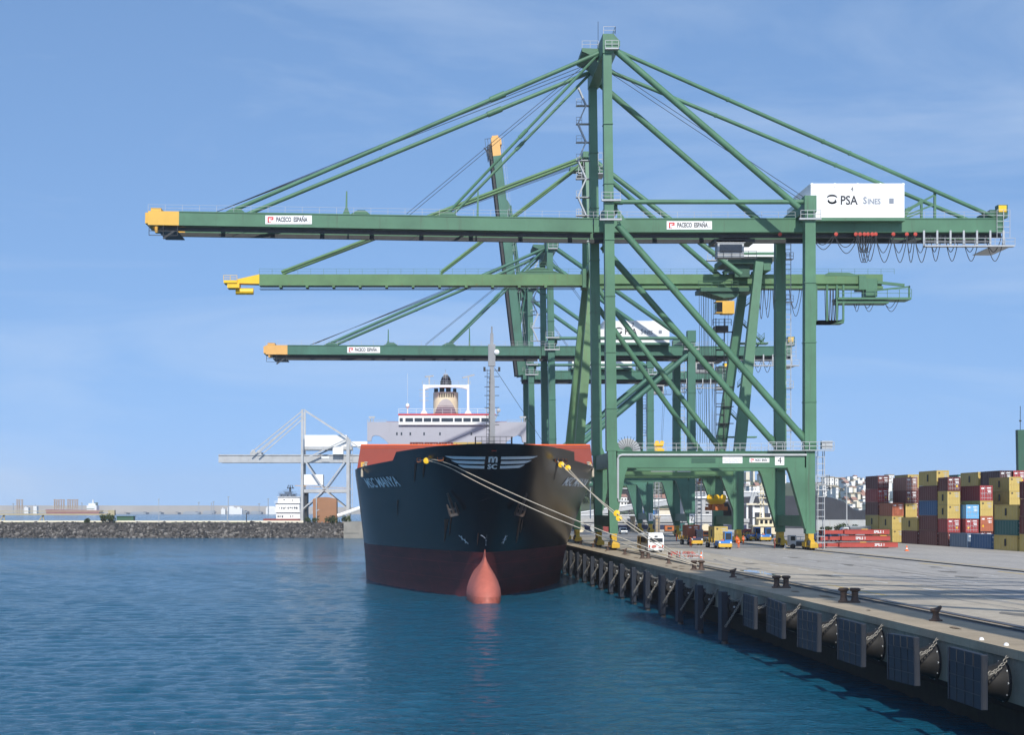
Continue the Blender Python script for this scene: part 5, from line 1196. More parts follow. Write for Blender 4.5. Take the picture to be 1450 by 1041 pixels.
# funnel
yf = Yb + 9
m = MB(); pr = []
for i in range(28): a = 2 * math.pi * i / 28; pr.append((PXr(631.5, yf) + 2.55 * math.copysign(abs(math.cos(a)) ** .75, math.cos(a)), yf + 2.4 + 2.4 * math.sin(a), 27))
m.prism(pr, (0, 0, PZr(555, yf) - 27)); fn = m.build('funnel', 'cream', ship, smooth=35)
for a in (622.5, 625, 627.2, 629.4, 632, 634.6, 637, 639.4, 642):
    m = MB(); x = PXr(a, yf); q = clamp(abs((x - PXr(631.5, yf)) / 2.55)); yy = yf + 2.4 - 2.4 * math.sqrt(max(0, 1 - q ** 2.67)) - .06; m.box(x - .1, x + .1, yy, yy + .1, PZr(562.5, yf), PZr(557, yf)); m.build('louvre', 'dark_steel', fn)
m = MB(); cx = PXr(631, yf); n = 18
dm = [(cx + 2.5 * math.cos(math.pi * i / n), yf - .5, 27.2 + (PZr(565, yf) - 27.2) * math.sin(math.pi * i / n)) for i in range(n + 1)]
m.prism(dm, (0, .9, 0)); m.build('funnel_shield', 'old_grey', fn, smooth=35)
m = MB(); dm = [(cx + 2.3 * math.cos(math.pi * i / n), yf - .62, 27.2 + 1.6 * math.sin(math.pi * i / n)) for i in range(n + 1)]; m.prism(dm, (0, .11, 0)); m.build('ventilator_dome', 'cream', fn)
m = MB()
for dx, zz, r in ((-1.9, 549, .42), (-.7, 546, .5), (.6, 546, .5), (1.9, 549, .35)): m.tube((cx + dx, yf + 2.4, PZr(556, yf)), (cx + dx, yf + 2.4, PZr(zz, yf)), r, 10)
m.lathe((cx + .1, yf + 2.4, PZr(548, yf)), [(1.15, 0), (1.15, 1.2), (.85, 2.1), (.3, 2.7)], 14); m.build('exhaust_pipe', 'dark_steel', fn)
m = MB()
for dx in (-.5, 0, .5): m.beam((cx + dx, yf + 1.0, PZr(545, yf)), (cx + dx * .5, yf + 1.0, PZr(528, yf)), .1, .1)
for zz in (542, 538, 534, 530): m.beam((cx - .55, yf + 1, PZr(zz, yf)), (cx + .55, yf + 1, PZr(zz, yf)), .09, .09)
m.tube((cx, yf + 1, PZr(528, yf)), (cx, yf + 1, PZr(523, yf)), .05, 5); m.build('signal_mast', 'galv', fn)
# satellite dome, whip aerial, searchlight
m = MB(); x = bx_(577); m.tube((x, Yb + 2, bz_(586)), (x, Yb + 2, bz_(577)), .12, 6); m.lathe((x, Yb + 2, bz_(577)), [(.15, 0), (.35, .15), (.42, .45), (.3, .8), (.05, .95)], 12); m.tube((x, Yb + 2, bz_(571)), (x, Yb + 2, bz_(528)), .025, 4); m.build('satellite_dome', 'white', wh, smooth=True)
m = MB(); x = bx_(706); m.tube((x - .6, Yb + 2, bz_(594)), (x, Yb + 2, bz_(583)), .12, 6); m.lathe((x + .1, Yb + 1.8, bz_(580.5)), [(.2, -.3), (.4, -.2), (.4, .3), (.2, .4)], 10, 'y'); m.build('searchlight', 'galv', bridge)
# containers on the ship's deck just showing above the bulwark
deckbox = []
# ================================================================== containers
def rib_side(m, x0, x1, y0, y1, z0, z1, axis, n, d=.05):
    pass
def container(name, label, X, Y, z, L_, h, c, wd=2.12, grp=None, marks=True, detail=True):
    """X = waterside face, Y = door end; corrugated long sides, door end with bars"""
    t = thing(name, label, 'container', (X, Y, z), grp)
    m = MB(); g = .02; e = .06
    x0, x1, y0, y1 = X + .02, X + wd - .02, Y, Y + L_
    n = int(L_ / .55); P = []
    for sx, xs_, s in ((0, x0, -1), (1, x1, 1)):     # corrugated side sheets
        vv, ff = [], []
        for i in range(n + 1):
            yy = y0 + .12 + (y1 - y0 - .24) * i / n; xx = xs_ - s * (.10 if i % 2 else .035)
            vv += [(xx, yy, z + .16), (xx, yy, z + h - .14)]
        for i in range(n): ff.append((2 * i, 2 * i + 2, 2 * i + 3, 2 * i + 1))
        m.add(vv, ff)
    m.box(x0 + .12, x1 - .12, y0 + .06, y1 - .06, z + .02, z + h - .04)
    for a in (x0, x1 - .12):
        m.box(a, a + .12, y0, y1, z + .01, z + .17); m.box(a, a + .12, y0, y1, z + h - .14, z + h)
        for b in (y0, y1 - .14): m.box(a - .004, a + .124, b - .004, b + .144, z, z + h + .004)
    m.box(x0 + .12, x1 - .12, y0 - .0, y0 + .1, z + .01, z + .15); m.box(x0 + .12, x1 - .12, y0, y0 + .1, z + h - .12, z + h)
    m.build('body', 'box_' + c, t)
    if detail:
        cx = (x0 + x1) / 2; yd = y0 + .045
        m = MB(); m.box(x0 + .13, cx - .015, yd, yd + .03, z + .16, z + h - .13)
        d1 = m.build('door', 'box_' + c, t)
        m = MB(); m.box(cx + .015, x1 - .13, yd, yd + .03, z + .16, z + h - .13); d2 = m.build('door', 'box_' + c, t)
        for d, sg in ((d1, -1), (d2, 1)):
            a, b = (x0 + .13, cx - .015) if sg < 0 else (cx + .015, x1 - .13)
            m = MB()
            for q in (.3, .72): xx = a + (b - a) * q; m.tube((xx, yd - .035, z + .12), (xx, yd - .035, z + h - .1), .022, 6); m.box(xx - .2, xx + .04, yd - .07, yd - .04, z + h * .42, z + h * .45)
            for q in (.18, .5, .82): m.box(a, b, yd - .012, yd - .001, z + h * q, z + h * q + .05)
            m.build('lock_bar', 'box_' + c if c in 'YO' else 'galv', d)
        if marks:
            k = random.random()
            m = MB(); m.box(cx + .12, cx + .8, yd - .016, yd - .002, z + h * .80, z + h * .87); m.box(cx + .2, cx + .8, yd - .016, yd - .002, z + h * .64, z + h * .70); m.box(cx + .3, cx + .8, yd - .016, yd - .002, z + h * .55, z + h * .60); m.build('door_marking', 'white' if c not in ('Y',) else 'galv', d2)
            m = MB()
            if c == 'Y': m.lathe((cx - .6, yd - .001, z + h * .83), [(.17, -.015), (.17, 0)], 12, 'y'); m.build('door_emblem', 'ink', d1)
            else: m.box(cx - .8, cx - .35, yd - .016, yd - .002, z + h * .76, z + h * .86); m.build('door_emblem', 'white', d1)
            if c in 'MRO' and k > .3: m = MB(); xq = cx + (.5 if k > .6 else -.6); m.box(xq - .14, xq + .14, yd - .016, yd - .002, z + h * .28, z + h * .42); m.build('warning_sticker', 'bright_yellow', d2 if k > .6 else d1)
        if c == 'Y':     # dark upright brand panel halfway along the side
            for yy in ((Y + L_ * .5,)):
                m = MB(); m.box(X - .02, X + .06, yy - .28, yy + .28, z + h * .28, z + h * .76); m.build('side_emblem', 'ink', t)
        if c == 'G': write('CHINA', .5, (X - .015, Y + L_ * .5, z + h * .62), 'white', t, xd=(0, -1, 0)) if False else None
    return t
LV = ['bottom', 'second', 'third', 'fourth', 'fifth']
STACKS = [   # X, Y, length, level height, colours from the ground up, where
    (88, 217.6, 9.2, 2.55, 'Y M M M', 'at the right picture edge'),
    (88, 227.8, 9.0, 2.28, 'Y G Y', 'around the teal box'),
    (88, 238.2, 8.6, 2.28, 'B', 'right one of the two low blue boxes on the ground'),
    (88, 248.2, 8.2, 2.28, 'BG', 'left one of the two low blue boxes on the ground'),
    (88, 257.6, 4.8, 2.30, 'M R Y Y M', 'left of two low blue boxes'),
    (88, 263.0, 9.3, 2.55, 'M M B M Y', 'with one blue box at its middle'),
    (88, 273.2, 8.8, 2.35, 'M Y', 'only two boxes high'),
    (88, 287.5, 8.2, 2.45, 'Y Y O', 'capped by an orange box'),
    (88, 296.6, 8.2, 2.52, 'Y Y M R M', 'farthest left beside the town'),
    (90.4, 255.6, 9.0, 2.30, 'M R LB', 'under the light blue end'),
    (90.4, 287.2, 8.0, 2.42, 'M Y Y M GR', 'capped by a dusty brown door'),
    (92.8, 256.0, 9.0, 2.52, 'M O Y R', 'right of the light blue box'),
    (92.8, 293.6, 8.2, 2.55, 'M M M M Y', 'second from left, yellow on top'),
    (97.6, 256.0, 9.0, 2.30, 'M M M Y Y', 'with two yellow doors at top'),
    (102.6, 273.4, 9.4, 2.60, 'M M M M D', 'back row under the darkest box'),
    (105.0, 273.4, 9.4, 2.60, 'M M M M R', 'back row under the red door'),
    (102.6, 284.0, 9.2, 2.60, 'M M M M Y', 'back row under the yellow side'),
    (102.6, 294.5, 9.0, 2.55, 'M M M M G', 'back row under the peeping teal box'),
]
for X, Y, ln, h, cols_, where in STACKS:
    cl = cols_.split()
    for i, c in enumerate(cl):
        lev = 'single' if len(cl) == 1 else ('topmost' if i == len(cl) - 1 else LV[i])
        lab = f'{CN[c]} container, {where}' if len(cl) == 1 else f'{CN[c]} container, {lev} box of the stack {where}'
        jx = random.uniform(-.06, .06); jy = random.uniform(-.1, .1)
        container('container', lab, X + jx, Y + jy, DECK + .01 + i * h, ln, h - .02, c, grp='containers stacked in the yard')
# boxes carried on the ship
for k, (c, x0, l) in enumerate((('M', -3.1, 'leftmost maroon container on the ship, just showing above the bow'), ('M', -.9, 'second maroon container on the ship above the bow'), ('M', 1.3, 'third maroon container on the ship above the bow'), ('Y', 3.5, 'left yellow container on the ship behind the foremast'), ('Y', 5.7, 'right yellow container on the ship behind the foremast'))):
    zt = 18.71
    container('container', l, sw(64, 0, 0).x + x0 - 5.3, SY + 63.0, zt, 9, 2.3, c, grp='containers on the ship')

# ================================================================== mooring ropes and rat guards
def rope(p0, p1, sag, label, r=.05, n=26):
    p0, p1 = Vector(p0), Vector(p1); m = MB()
    pts = [p0.lerp(p1, i / n) - Vector((0, 0, sag * 4 * (i / n) * (1 - i / n))) for i in range(n + 1)]
    m.path(pts, r, 6); o = m.build('mooring_rope', 'rope', smooth=True); tag(o, label, 'rope', 'mooring ropes of the black ship'); return pts
def guard(p, d, label):
    d = Vector(d).normalized(); m = MB(); _, _, a, b = m.frame(Vector((0, 0, 0)), d); p = Vector(p)
    for r0, h0, r1, h1 in ((.36, -.03, .36, .0), (.34, .0, .10, .07)):
        n = 18; vs = []
        for r_, h in ((r0, h0), (r1, h1)): vs += [p + d * h + a * (r_ * math.cos(2 * math.pi * i / n)) + b * (r_ * math.sin(2 * math.pi * i / n)) for i in range(n)]
        m.add(vs, [(i, (i + 1) % n, n + (i + 1) % n, n + i) for i in range(n)] + [tuple(range(n)), tuple(range(n, 2 * n))])
    o = m.build('rat_guard', 'bright_yellow', smooth=35); tag(o, label, 'rat guard', 'rat guards on the mooring ropes')
bA = (28.4, 175, DECK + .8); bB = (28.4, 157, DECK + .8)
bA2 = (28.4, 193, DECK + .8)
def hug_rope(c, v1, end, sag, label):
    # the rope bears against the plating before it swings free to the quay
    c = Vector(c); end = Vector(end); v0 = c.x - SXc + .2; pts = [c]
    for i in range(1, 9):
        v = v0 + (v1 - v0) * i / 8; z = c.z - .42 * (v - v0) * (.5 + .05 * i); p = on_front(v, z, .12); p.y -= .1; pts.append(p)
    q = pts[-1]; n = 24
    for i in range(1, n + 1): a = i / n; pts.append(q.lerp(end, a) - Vector((0, 0, sag * 4 * a * (1 - a))))
    m = MB(); m.path(pts, .05, 6); o = m.build('mooring_rope', 'rope', smooth=True); tag(o, label, 'rope', 'mooring ropes of the black ship'); return pts
r1 = rope_off = None
r1 = hug_rope(FL[1], -3.2, (28.2, 156.4, DECK + .5), .45, 'upper one of two long ropes from the starboard bow crossing the black bow')
r2 = hug_rope(FL[2], -3.8, (28.3, 157.2, DECK + .4), .9, 'lower one of two long ropes from the starboard bow crossing the black bow')
r3 = rope(FR[0], (28.5, 156.9, DECK + .5), 1.0, 'upper rope of the pair from the port bow to the quay')
r4 = rope(FR[1], (28.6, 157.5, DECK + .4), 1.5, 'lower rope of the pair from the port bow to the quay')
guard(r2[1] + Vector((0, -.35, -.05)), (-.35, -1, .1), 'yellow disc guard on the starboard bow rope at the left')
guard(r3[1], (-.4, -1, .25), 'left yellow disc guard just below the port bow fairlead')
guard(r4[1].lerp(r4[2], .4), (-.4, -1, .25), 'right yellow disc guard just below the port bow fairlead')
guard(r3[12], (-.5, -1, .3), 'upper yellow disc guard halfway down the port ropes before the crane leg')
guard(r4[12], (-.3, -1, .3), 'lower yellow disc guard halfway down the port ropes before the crane leg')

# ================================================================== vehicles
def wheel(parent, x, y, z, r, w_=.26, out=-1):
    m = MB(); m.lathe((x - w_ / 2, y, z), [(r * .6, 0), (r * .95, .0), (r, .05), (r, w_ - .05), (r * .95, w_), (r * .6, w_)], 18, 'x'); o = m.build('wheel', 'tyre', parent, smooth=35)
    m = MB(); xx = x - w_ / 2 - .005 if out < 0 else x + w_ / 2 - .015; m.lathe((xx, y, z), [(r * .58, 0), (r * .58, .02)], 14, 'x'); m.build('rim', 'galv', o)
    return o
def truck(label, X, Y, tl_, cabm='truck_blue', box=None, boxlab=None):
    """terminal tractor facing the camera, narrow cab on its own left side, flat trailer behind"""
    t = thing('terminal_tractor', label, 'truck', (X, Y, DECK), 'terminal tractors on the quay')
    z = DECK
    m = MB(); m.box(X - 1.05, X + 1.05, Y, Y + .5, z + .35, z + .85); m.box(X - 1.0, X + 1.0, Y - .12, Y + .002, z + .3, z + .62); m.build('bumper', 'truck_yellow', t, bevel=.03)
    m = MB(); m.prism([(X - 1.05, Y + .05, z + .86), (X + 1.05, Y + .05, z + .86), (X + 1.05, Y + .1, z + 1.25), (X - 1.05, Y + .1, z + 1.25)], (0, 3.2, 0)); m.box(X - 1.0, X + 1.0, Y + .5, Y + 4.6, z + .5, z + .85); m.build('bonnet', cabm, t, bevel=.04)
    cx0, cx1 = X - .05, X + 1.05
    m = MB(); m.box(cx0, cx1, Y + .12, Y + 1.7, z + 1.24, z + 1.42); m.box(cx0, cx1, Y + .12, Y + 1.7, z + 2.45, z + 2.6); m.box(cx0 - .03, cx1 + .03, Y + .05, Y + 1.75, z + 2.6, z + 2.68)
    for a in (cx0, cx1 - .1):
        for b in (Y + .12, Y + 1.6): m.box(a, a + .1, b, b + .1, z + 1.41, z + 2.46)
    m.box(cx0 + .1, cx1 - .1, Y + 1.6, Y + 1.68, z + 1.41, z + 2.46); cab = m.build('cab', cabm, t, bevel=.02)
    m = MB(); m.box(cx0 + .1, cx1 - .1, Y + .16, Y + .18, z + 1.43, z + 2.45); m.box(cx0 + .04, cx0 + .06, Y + .22, Y + 1.6, z + 1.43, z + 2.45); m.box(cx1 - .06, cx1 - .04, Y + .22, Y + 1.6, z + 1.43, z + 2.45); m.build('windscreen', 'window', cab)
    for a in (X - .85, X + .85):
        m = MB(); m.lathe((a, Y - .02, z + 1.03), [(.13, 0), (.13, .06)], 12, 'y'); m.build('headlight', 'lamp_glass', t)
    m = MB(); m.box(X - .62, X - .15, Y + .3, Y + .45, z + 1.26, z + 1.5); m.build('bonnet_box', 'basket_red', t)
    for yy in (Y + .95, Y + 3.6):
        for s in (-1, 1): wheel(t, X + s * .88, yy, z + .43, .43, .3, s)
    tr = thing('trailer', 'flat trailer with yellow guides behind the ' + tl_, 'trailer', (X, Y + 4.8, DECK), 'flat trailers behind the tractors')
    L_ = 9.5
    m = MB(); m.box(X - .98, X + .98, Y + 3.0, Y + 3.0 + L_, z + .95, z + 1.2); m.build('bed', 'dark_steel', tr)
    for i in range(5):
        m = MB(); yy = Y + 3.1 + i * 2.2
        for s in (-1, 1): m.prism([(X + s * 1.0 - .06, yy, z + .8), (X + s * 1.0 - .06, yy + .35, z + .8), (X + s * 1.12 - .06, yy + .35, z + 1.6), (X + s * 1.12 - .06, yy, z + 1.6)], (.1, 0, 0))
        m.build('corner_guide', 'truck_yellow', tr)
    for yy in (Y + 9.6, Y + 10.7):
        for s in (-1, 1): wheel(tr, X + s * .82, yy, z + .42, .42, .4, s)
    if box: container('container', boxlab, X - 1.06, Y + 3.4, z + 1.21, 5.0, 2.25, box, grp='containers on trailers')
    return t
truck('bright blue terminal tractor in the sun with a yellow container behind it', PXr(1024.5, 241), 239.5, 'sunlit blue tractor', box='Y', boxlab='yellow container riding on the trailer of the sunlit blue tractor')
truck('dark blue terminal tractor in shade with a brown container behind it', PXr(984, 266), 264, 'shaded dark blue tractor', cabm='navy', box='O', boxlab='orange brown container riding on the shaded trailer right of the bus')
truck('blue terminal tractor with an empty trailer, left of two parked behind the old crane leg', PXr(1068, 302), 301, 'left one of two parked blue tractors')
truck('blue terminal tractor with an empty trailer, right of two parked behind the old crane leg', PXr(1083, 297), 296, 'right one of two parked blue tractors')
def bus(X, Y):
    t = thing('bus', 'white single deck bus seen from behind on the quay', 'bus', (X, Y, DECK)); z = DECK; W, Ln = 1.12, 10.4
    m = MB(); m.prism([(X - W, Y + .0, z + .35), (X + W, Y + .0, z + .35), (X + W + .0, Y, z + 2.3), (X + W - .12, Y, z + 2.62), (X - W + .12, Y, z + 2.62), (X - W, Y, z + 2.3)], (0, Ln, 0)); b = m.build('body', 'white', t, bevel=.06)
    m = MB(); m.box(X - W + .2, X + W - .2, Y - .09, Y - .062, z + 1.55, z + 2.05); m.build('rear_window', 'window', b)
    m = MB(); m.box(X - .22, X + .22, Y - .09, Y - .062, z + 2.25, z + 2.4); m.build('route_display', 'ink', b)
    m = MB(); m.box(X - W + .1, X + W - .1, Y + .3, Y + 3.4, z + 2.56, z + 2.8); m.build('roof_unit', 'white', b, bevel=.05)
    for i in range(6):
        m = MB(); yy = Y + .6 + i * 1.6; m.box(X - W - .075, X - W - .06, yy, yy + 1.4, z + 1.35, z + 2.15); m.build('side_window', 'window', b)
        m = MB(); m.box(X + W + .06, X + W + .075, yy, yy + 1.4, z + 1.35, z + 2.15); m.build('side_window', 'window', b)
    for yy in (Y + 6.9, Y + 9.3): m = MB(); m.box(X - W - .08, X - W - .061, yy, yy + .9, z + .5, z + 2.2); m.build('door', 'crane_yellow', b)
    m = MB(); m.box(X - W + .1, X + W - .1, Y - .12, Y - .061, z + .36, z + .55); m.build('bumper', 'galv', b)
    for s in (-1, 1):
        for zz, mt in ((.75, 'red_dot'), (.95, 'orange_vest')): m = MB(); m.box(X + s * (W - .2) - .1, X + s * (W - .2) + .1, Y - .085, Y - .062, z + zz, z + zz + .13); m.build('tail_lamp', mt, b)
    write('TRANSPORTE', .3, (X, Y - .075, z + 1.12), 'basket_red', b, sx=.8) if False else None
    m = MB(); m.prism([(X - .65, Y - .075, z + .75), (X - .35, Y - .075, z + .68), (X + .05, Y - .075, z + .82), (X + .02, Y - .075, z + 1.05), (X - .3, Y - .075, z + 1.12), (X - .62, Y - .075, z + 1.0)], (0, .012, 0)); m.prism([(X + .3, Y - .075, z + .7), (X + .85, Y - .075, z + .7), (X + .8, Y - .075, z + .8), (X + .35, Y - .075, z + .82)], (0, .012, 0)); m.build('rear_decal', 'basket_red', b)
    m = MB(); m.box(X - .3, X + .3, Y - .14, Y - .121, z + .4, z + .5); m.build('number_board', 'lamp_glass', b)
    for yy in (Y + 2.4, Y + 8.4):
        for s in (-1, 1): wheel(t, X + s * (W - .1), yy, z + .43, .43, .3, s)
bus(PXr(929, 219), 219)
def van(label, X, Y, mt, cat='van', s=1.):
    t = thing('parked_van', label, cat, (X, Y, DECK)); z = DECK
    m = MB(); prof = [(0, .3), (0, .85), (.8, .95), (1.5, 1.55), (3.9, 1.6), (4.1, .9), (4.1, .3)]
    m.prism([(X - .85 * s, Y + a * s, z + b * s) for a, b in prof], (1.7 * s, 0, 0)); b = m.build('body', mt, t, bevel=.07)
    m = MB(); m.prism([(X - .7 * s, Y + .78 * s, z + 1.0 * s), (X + .7 * s, Y + .78 * s, z + 1.0 * s), (X + .62 * s, Y + 1.34 * s, z + 1.48 * s), (X - .62 * s, Y + 1.34 * s, z + 1.48 * s)], (0, -.06, .03)); m.build('windscreen', 'window', b)
    for k in (-1, 1):
        m = MB(); m.box(X + k * .6 * s - .15 * s, X + k * .6 * s + .15 * s, Y - .09, Y - .05, z + .6 * s, z + .78 * s); m.build('headlight', 'lamp_glass', b)
        for yy in (.75, 3.3): wheel(t, X + k * .78 * s, Y + yy * s, z + .3 * s, .3 * s, .2, k)
    return t
van('silver grey van parked by the low wall beyond the nearest crane leg', PXr(884, 385), 385, 'silver', s=1.0)
van('dark blue car parked behind the red steel beams', PXr(1184, 296), 296, 'box_B', 'car')
van('light blue car parked behind the red steel beams beside the caged ladder', PXr(1166, 298), 298, 'truck_blue', 'car')
# tipper lorry behind the red beams
t = thing('tipper_lorry', 'grey tipper lorry with a white cab parked behind the red steel beams', 'lorry', (PXr(1222, 300), 300, DECK))
X = PXr(1222, 300); z = DECK
m = MB(); m.prism([(X - 2.0, 300, z + 1.3), (X - 2.6, 300, z + 2.9), (X + 1.6, 300, z + 2.9), (X + 1.5, 300, z + 1.4)], (0, 2.2, 0)); m.build('tipper_body', 'silver', t, bevel=.05)
m = MB(); m.prism([(X - 4.2, 300, z + .8), (X - 4.2, 300, z + 1.9), (X - 3.7, 300, z + 2.7), (X - 2.7, 300, z + 2.7), (X - 2.7, 300, z + .8)], (0, 2.1, 0)); c_ = m.build('cab', 'white', t, bevel=.06)
m = MB(); m.box(X - 3.65, X - 2.95, 299.9, 299.94, z + 1.8, z + 2.4); m.build('cab_window', 'window', c_)
m = MB(); m.box(X - 4.1, X + 1.5, 300.3, 301.8, z + .7, z + 1.1); m.build('chassis', 'dark_steel', t)
for xx in (-3.4, -.2, .9):
    m = MB(); m.lathe((X + xx, 299.95, z + .45), [(.25, 0), (.45, .02), (.45, .35), (.25, .37)], 14, 'y'); m.build('wheel', 'tyre', t, smooth=35)
t = thing('concrete_mixer', 'pale rounded tank lorry left of the grey tipper lorry', 'lorry', (PXr(1204, 304), 304, DECK)); X = PXr(1204, 304)
m = MB(); m.lathe((X - 1.4, 305, z + 1.75), [(.5, 0), (.95, .5), (1.05, 1.4), (.9, 2.3), (.45, 2.9)], 16, 'x'); m.build('drum', 'old_grey', t, smooth=True)
m = MB(); m.box(X - 1.9, X + 1.6, 304.3, 305.7, z + .6, z + .9); m.build('chassis', 'dark_steel', t)
for xx in (-1.3, .2, 1.1): m = MB(); m.lathe((X + xx, 304, z + .42), [(.25, 0), (.42, .02), (.42, .35), (.25, .37)], 14, 'y'); m.build('wheel', 'tyre', t, smooth=35)

# ================================================================== stacked red lifting beams
RB = [(PXr(1157, 247), PXr(1258, 247), .0, 0, 1.0), (PXr(1160, 247), PXr(1258, 247), 1.05, 1, 1.0), (PXr(1164, 247), PXr(1257, 247), 2.05, 2, 1.0)]
lb_ = ['lowest long red steel beam frame on the ground, lettered near its right end', 'middle long red steel beam frame of the pile, lettered near its left end', 'top long red steel beam frame of the pile, lettered near its right end']
for x0, x1, dz, k, _ in RB:
    t = thing('lifting_frame', lb_[k], 'steel frame', ((x0 + x1) / 2, 247, DECK), 'red lifting frames in a pile'); z = DECK + .14 + dz
    xe = x1 + (1.2 if k == 0 else 0)
    m = MB(); m.box(x0 + 3.6, xe, 246, 246.35, z, z + .72); m.box(x0 + 3.6, xe, 245.95, 246.4, z + .66, z + .74); m.build('main_beam', 'red_frame', t) if 'red_frame' in MATS else (paint('red_frame', (.40, .065, .05), .55, .12, .5, .5), m.build('main_beam', 'red_frame', t))
    m = MB(); m.box(x0 + 3.6, xe, 248.6, 249, z, z + .72); m.build('main_beam', 'red_frame', t)
    m = MB(); m.box(x0, x0 + 3.6, 246.8, 247.3, z + .05, z + .62); m.box(x0, x0 + .4, 246, 249, z, z + .7); m.box(x0 + 3.3, x0 + 3.62, 245.98, 249, z + .02, z + .66); m.build('cross_beam', 'red_frame', t)
    m = MB(); m.box(xe - .3, xe - .002, 246.36, 248.6, z + .02, z + .7); m.build('end_beam', 'red_frame', t)
    m = MB()
    for q in (.1, .42, .72, .96): xx = x0 + (x1 - x0) * q; m.box(xx - .15, xx + .15, 245.9, 249.1, z - .14, z - .005); 
    m.build('spacer', 'dark_steel', t)
    m = MB(); xx = x0 + (x1 - x0) * (.62 if k != 1 else .9); m.box(xx - .5, xx + .5, 245.93, 246.2, z + .745, z + .85); m.build('lug', 'crane_yellow', t)
    write('SPILS 1', .58, (x1 - 1.7 if k != 1 else x0 + 6.3, 245.93, z + .36), 'white', t, sx=.95, bold=.03)
# ================================================================== cones, cage, lights, people
def cone(label, px, Y, stripe):
    X = PXr(px, Y); t = thing('traffic_cone', label, 'cone', (X, Y, DECK), 'traffic cones')
    m = MB(); m.box(X - .28, X + .28, Y - .28, Y + .28, DECK + .005, DECK + .07); m.lathe((X, Y, DECK + .07), [(.2, 0), (.16, .22)], 12); m.lathe((X, Y, DECK + .45), [(.115, 0), (.05, .35)], 12); m.build('cone_body', 'orange_vest' if stripe else 'white', t, smooth=35)
    m = MB(); m.lathe((X, Y, DECK + .291), [(.16, 0), (.115, .158)], 12); m.build('reflective_band', 'white', t, smooth=35)
cone('orange and white traffic cone standing alone on the yard right of the red beams', 1284, 229, True)
cone('small white traffic cone left of the landside leg of the nearest crane', 1112, 243, False)
cone('orange traffic cone at the right end of the wire cage', 993, 194, True)
t = thing('steel_cage', 'low pale wire cage holding red pipes beside the quay edge', 'cage', (PXr(978, 193), 193, DECK)); x0, x1 = PXr(963, 193), PXr(992, 193); z = DECK
m = MB()
for a in (x0, x1):
    for b in (191.8, 194.2): m.beam((a, b, z), (a, b, z + 1.05), .09, .09)
for zz in (.1, .55):
    m.beam((x0, 191.8, z + zz), (x1, 191.8, z + zz), .07, .07); m.beam((x0, 194.2, z + zz), (x1, 194.2, z + zz), .07, .07); m.beam((x0, 191.8, z + zz), (x0, 194.2, z + zz), .07, .07); m.beam((x1, 191.8, z + zz), (x1, 194.2, z + zz), .07, .07)
m.build('frame', 'galv', t)
m = MB()
for i in range(14):
    a = Vector((random.uniform(x0 + .1, x1 - .6), random.uniform(192, 194), z + random.uniform(.1, .9))); b = Vector((random.uniform(x0 + .5, x1 - .1), random.uniform(192, 194), z + random.uniform(.1, .8))); m.path([a, a.lerp(b, .5) + Vector((0, 0, .25)), b], .05, 5)
m.build('pipe_bundle', 'basket_red', t)
t = thing('pipe_trestle', 'low rusty red trestle on the quay left of the wire cage', 'trestle', (PXr(952, 197), 197, DECK)); x0, x1 = PXr(948, 197), PXr(961, 197)
m = MB(); m.box(x0, x1, 196, 198, z + .45, z + .75); 
for a in (x0, x1 - .15):
    for b in (196, 197.85): m.box(a, a + .15, b, b + .15, z, z + .45)
m.build('frame', 'red_frame', t)
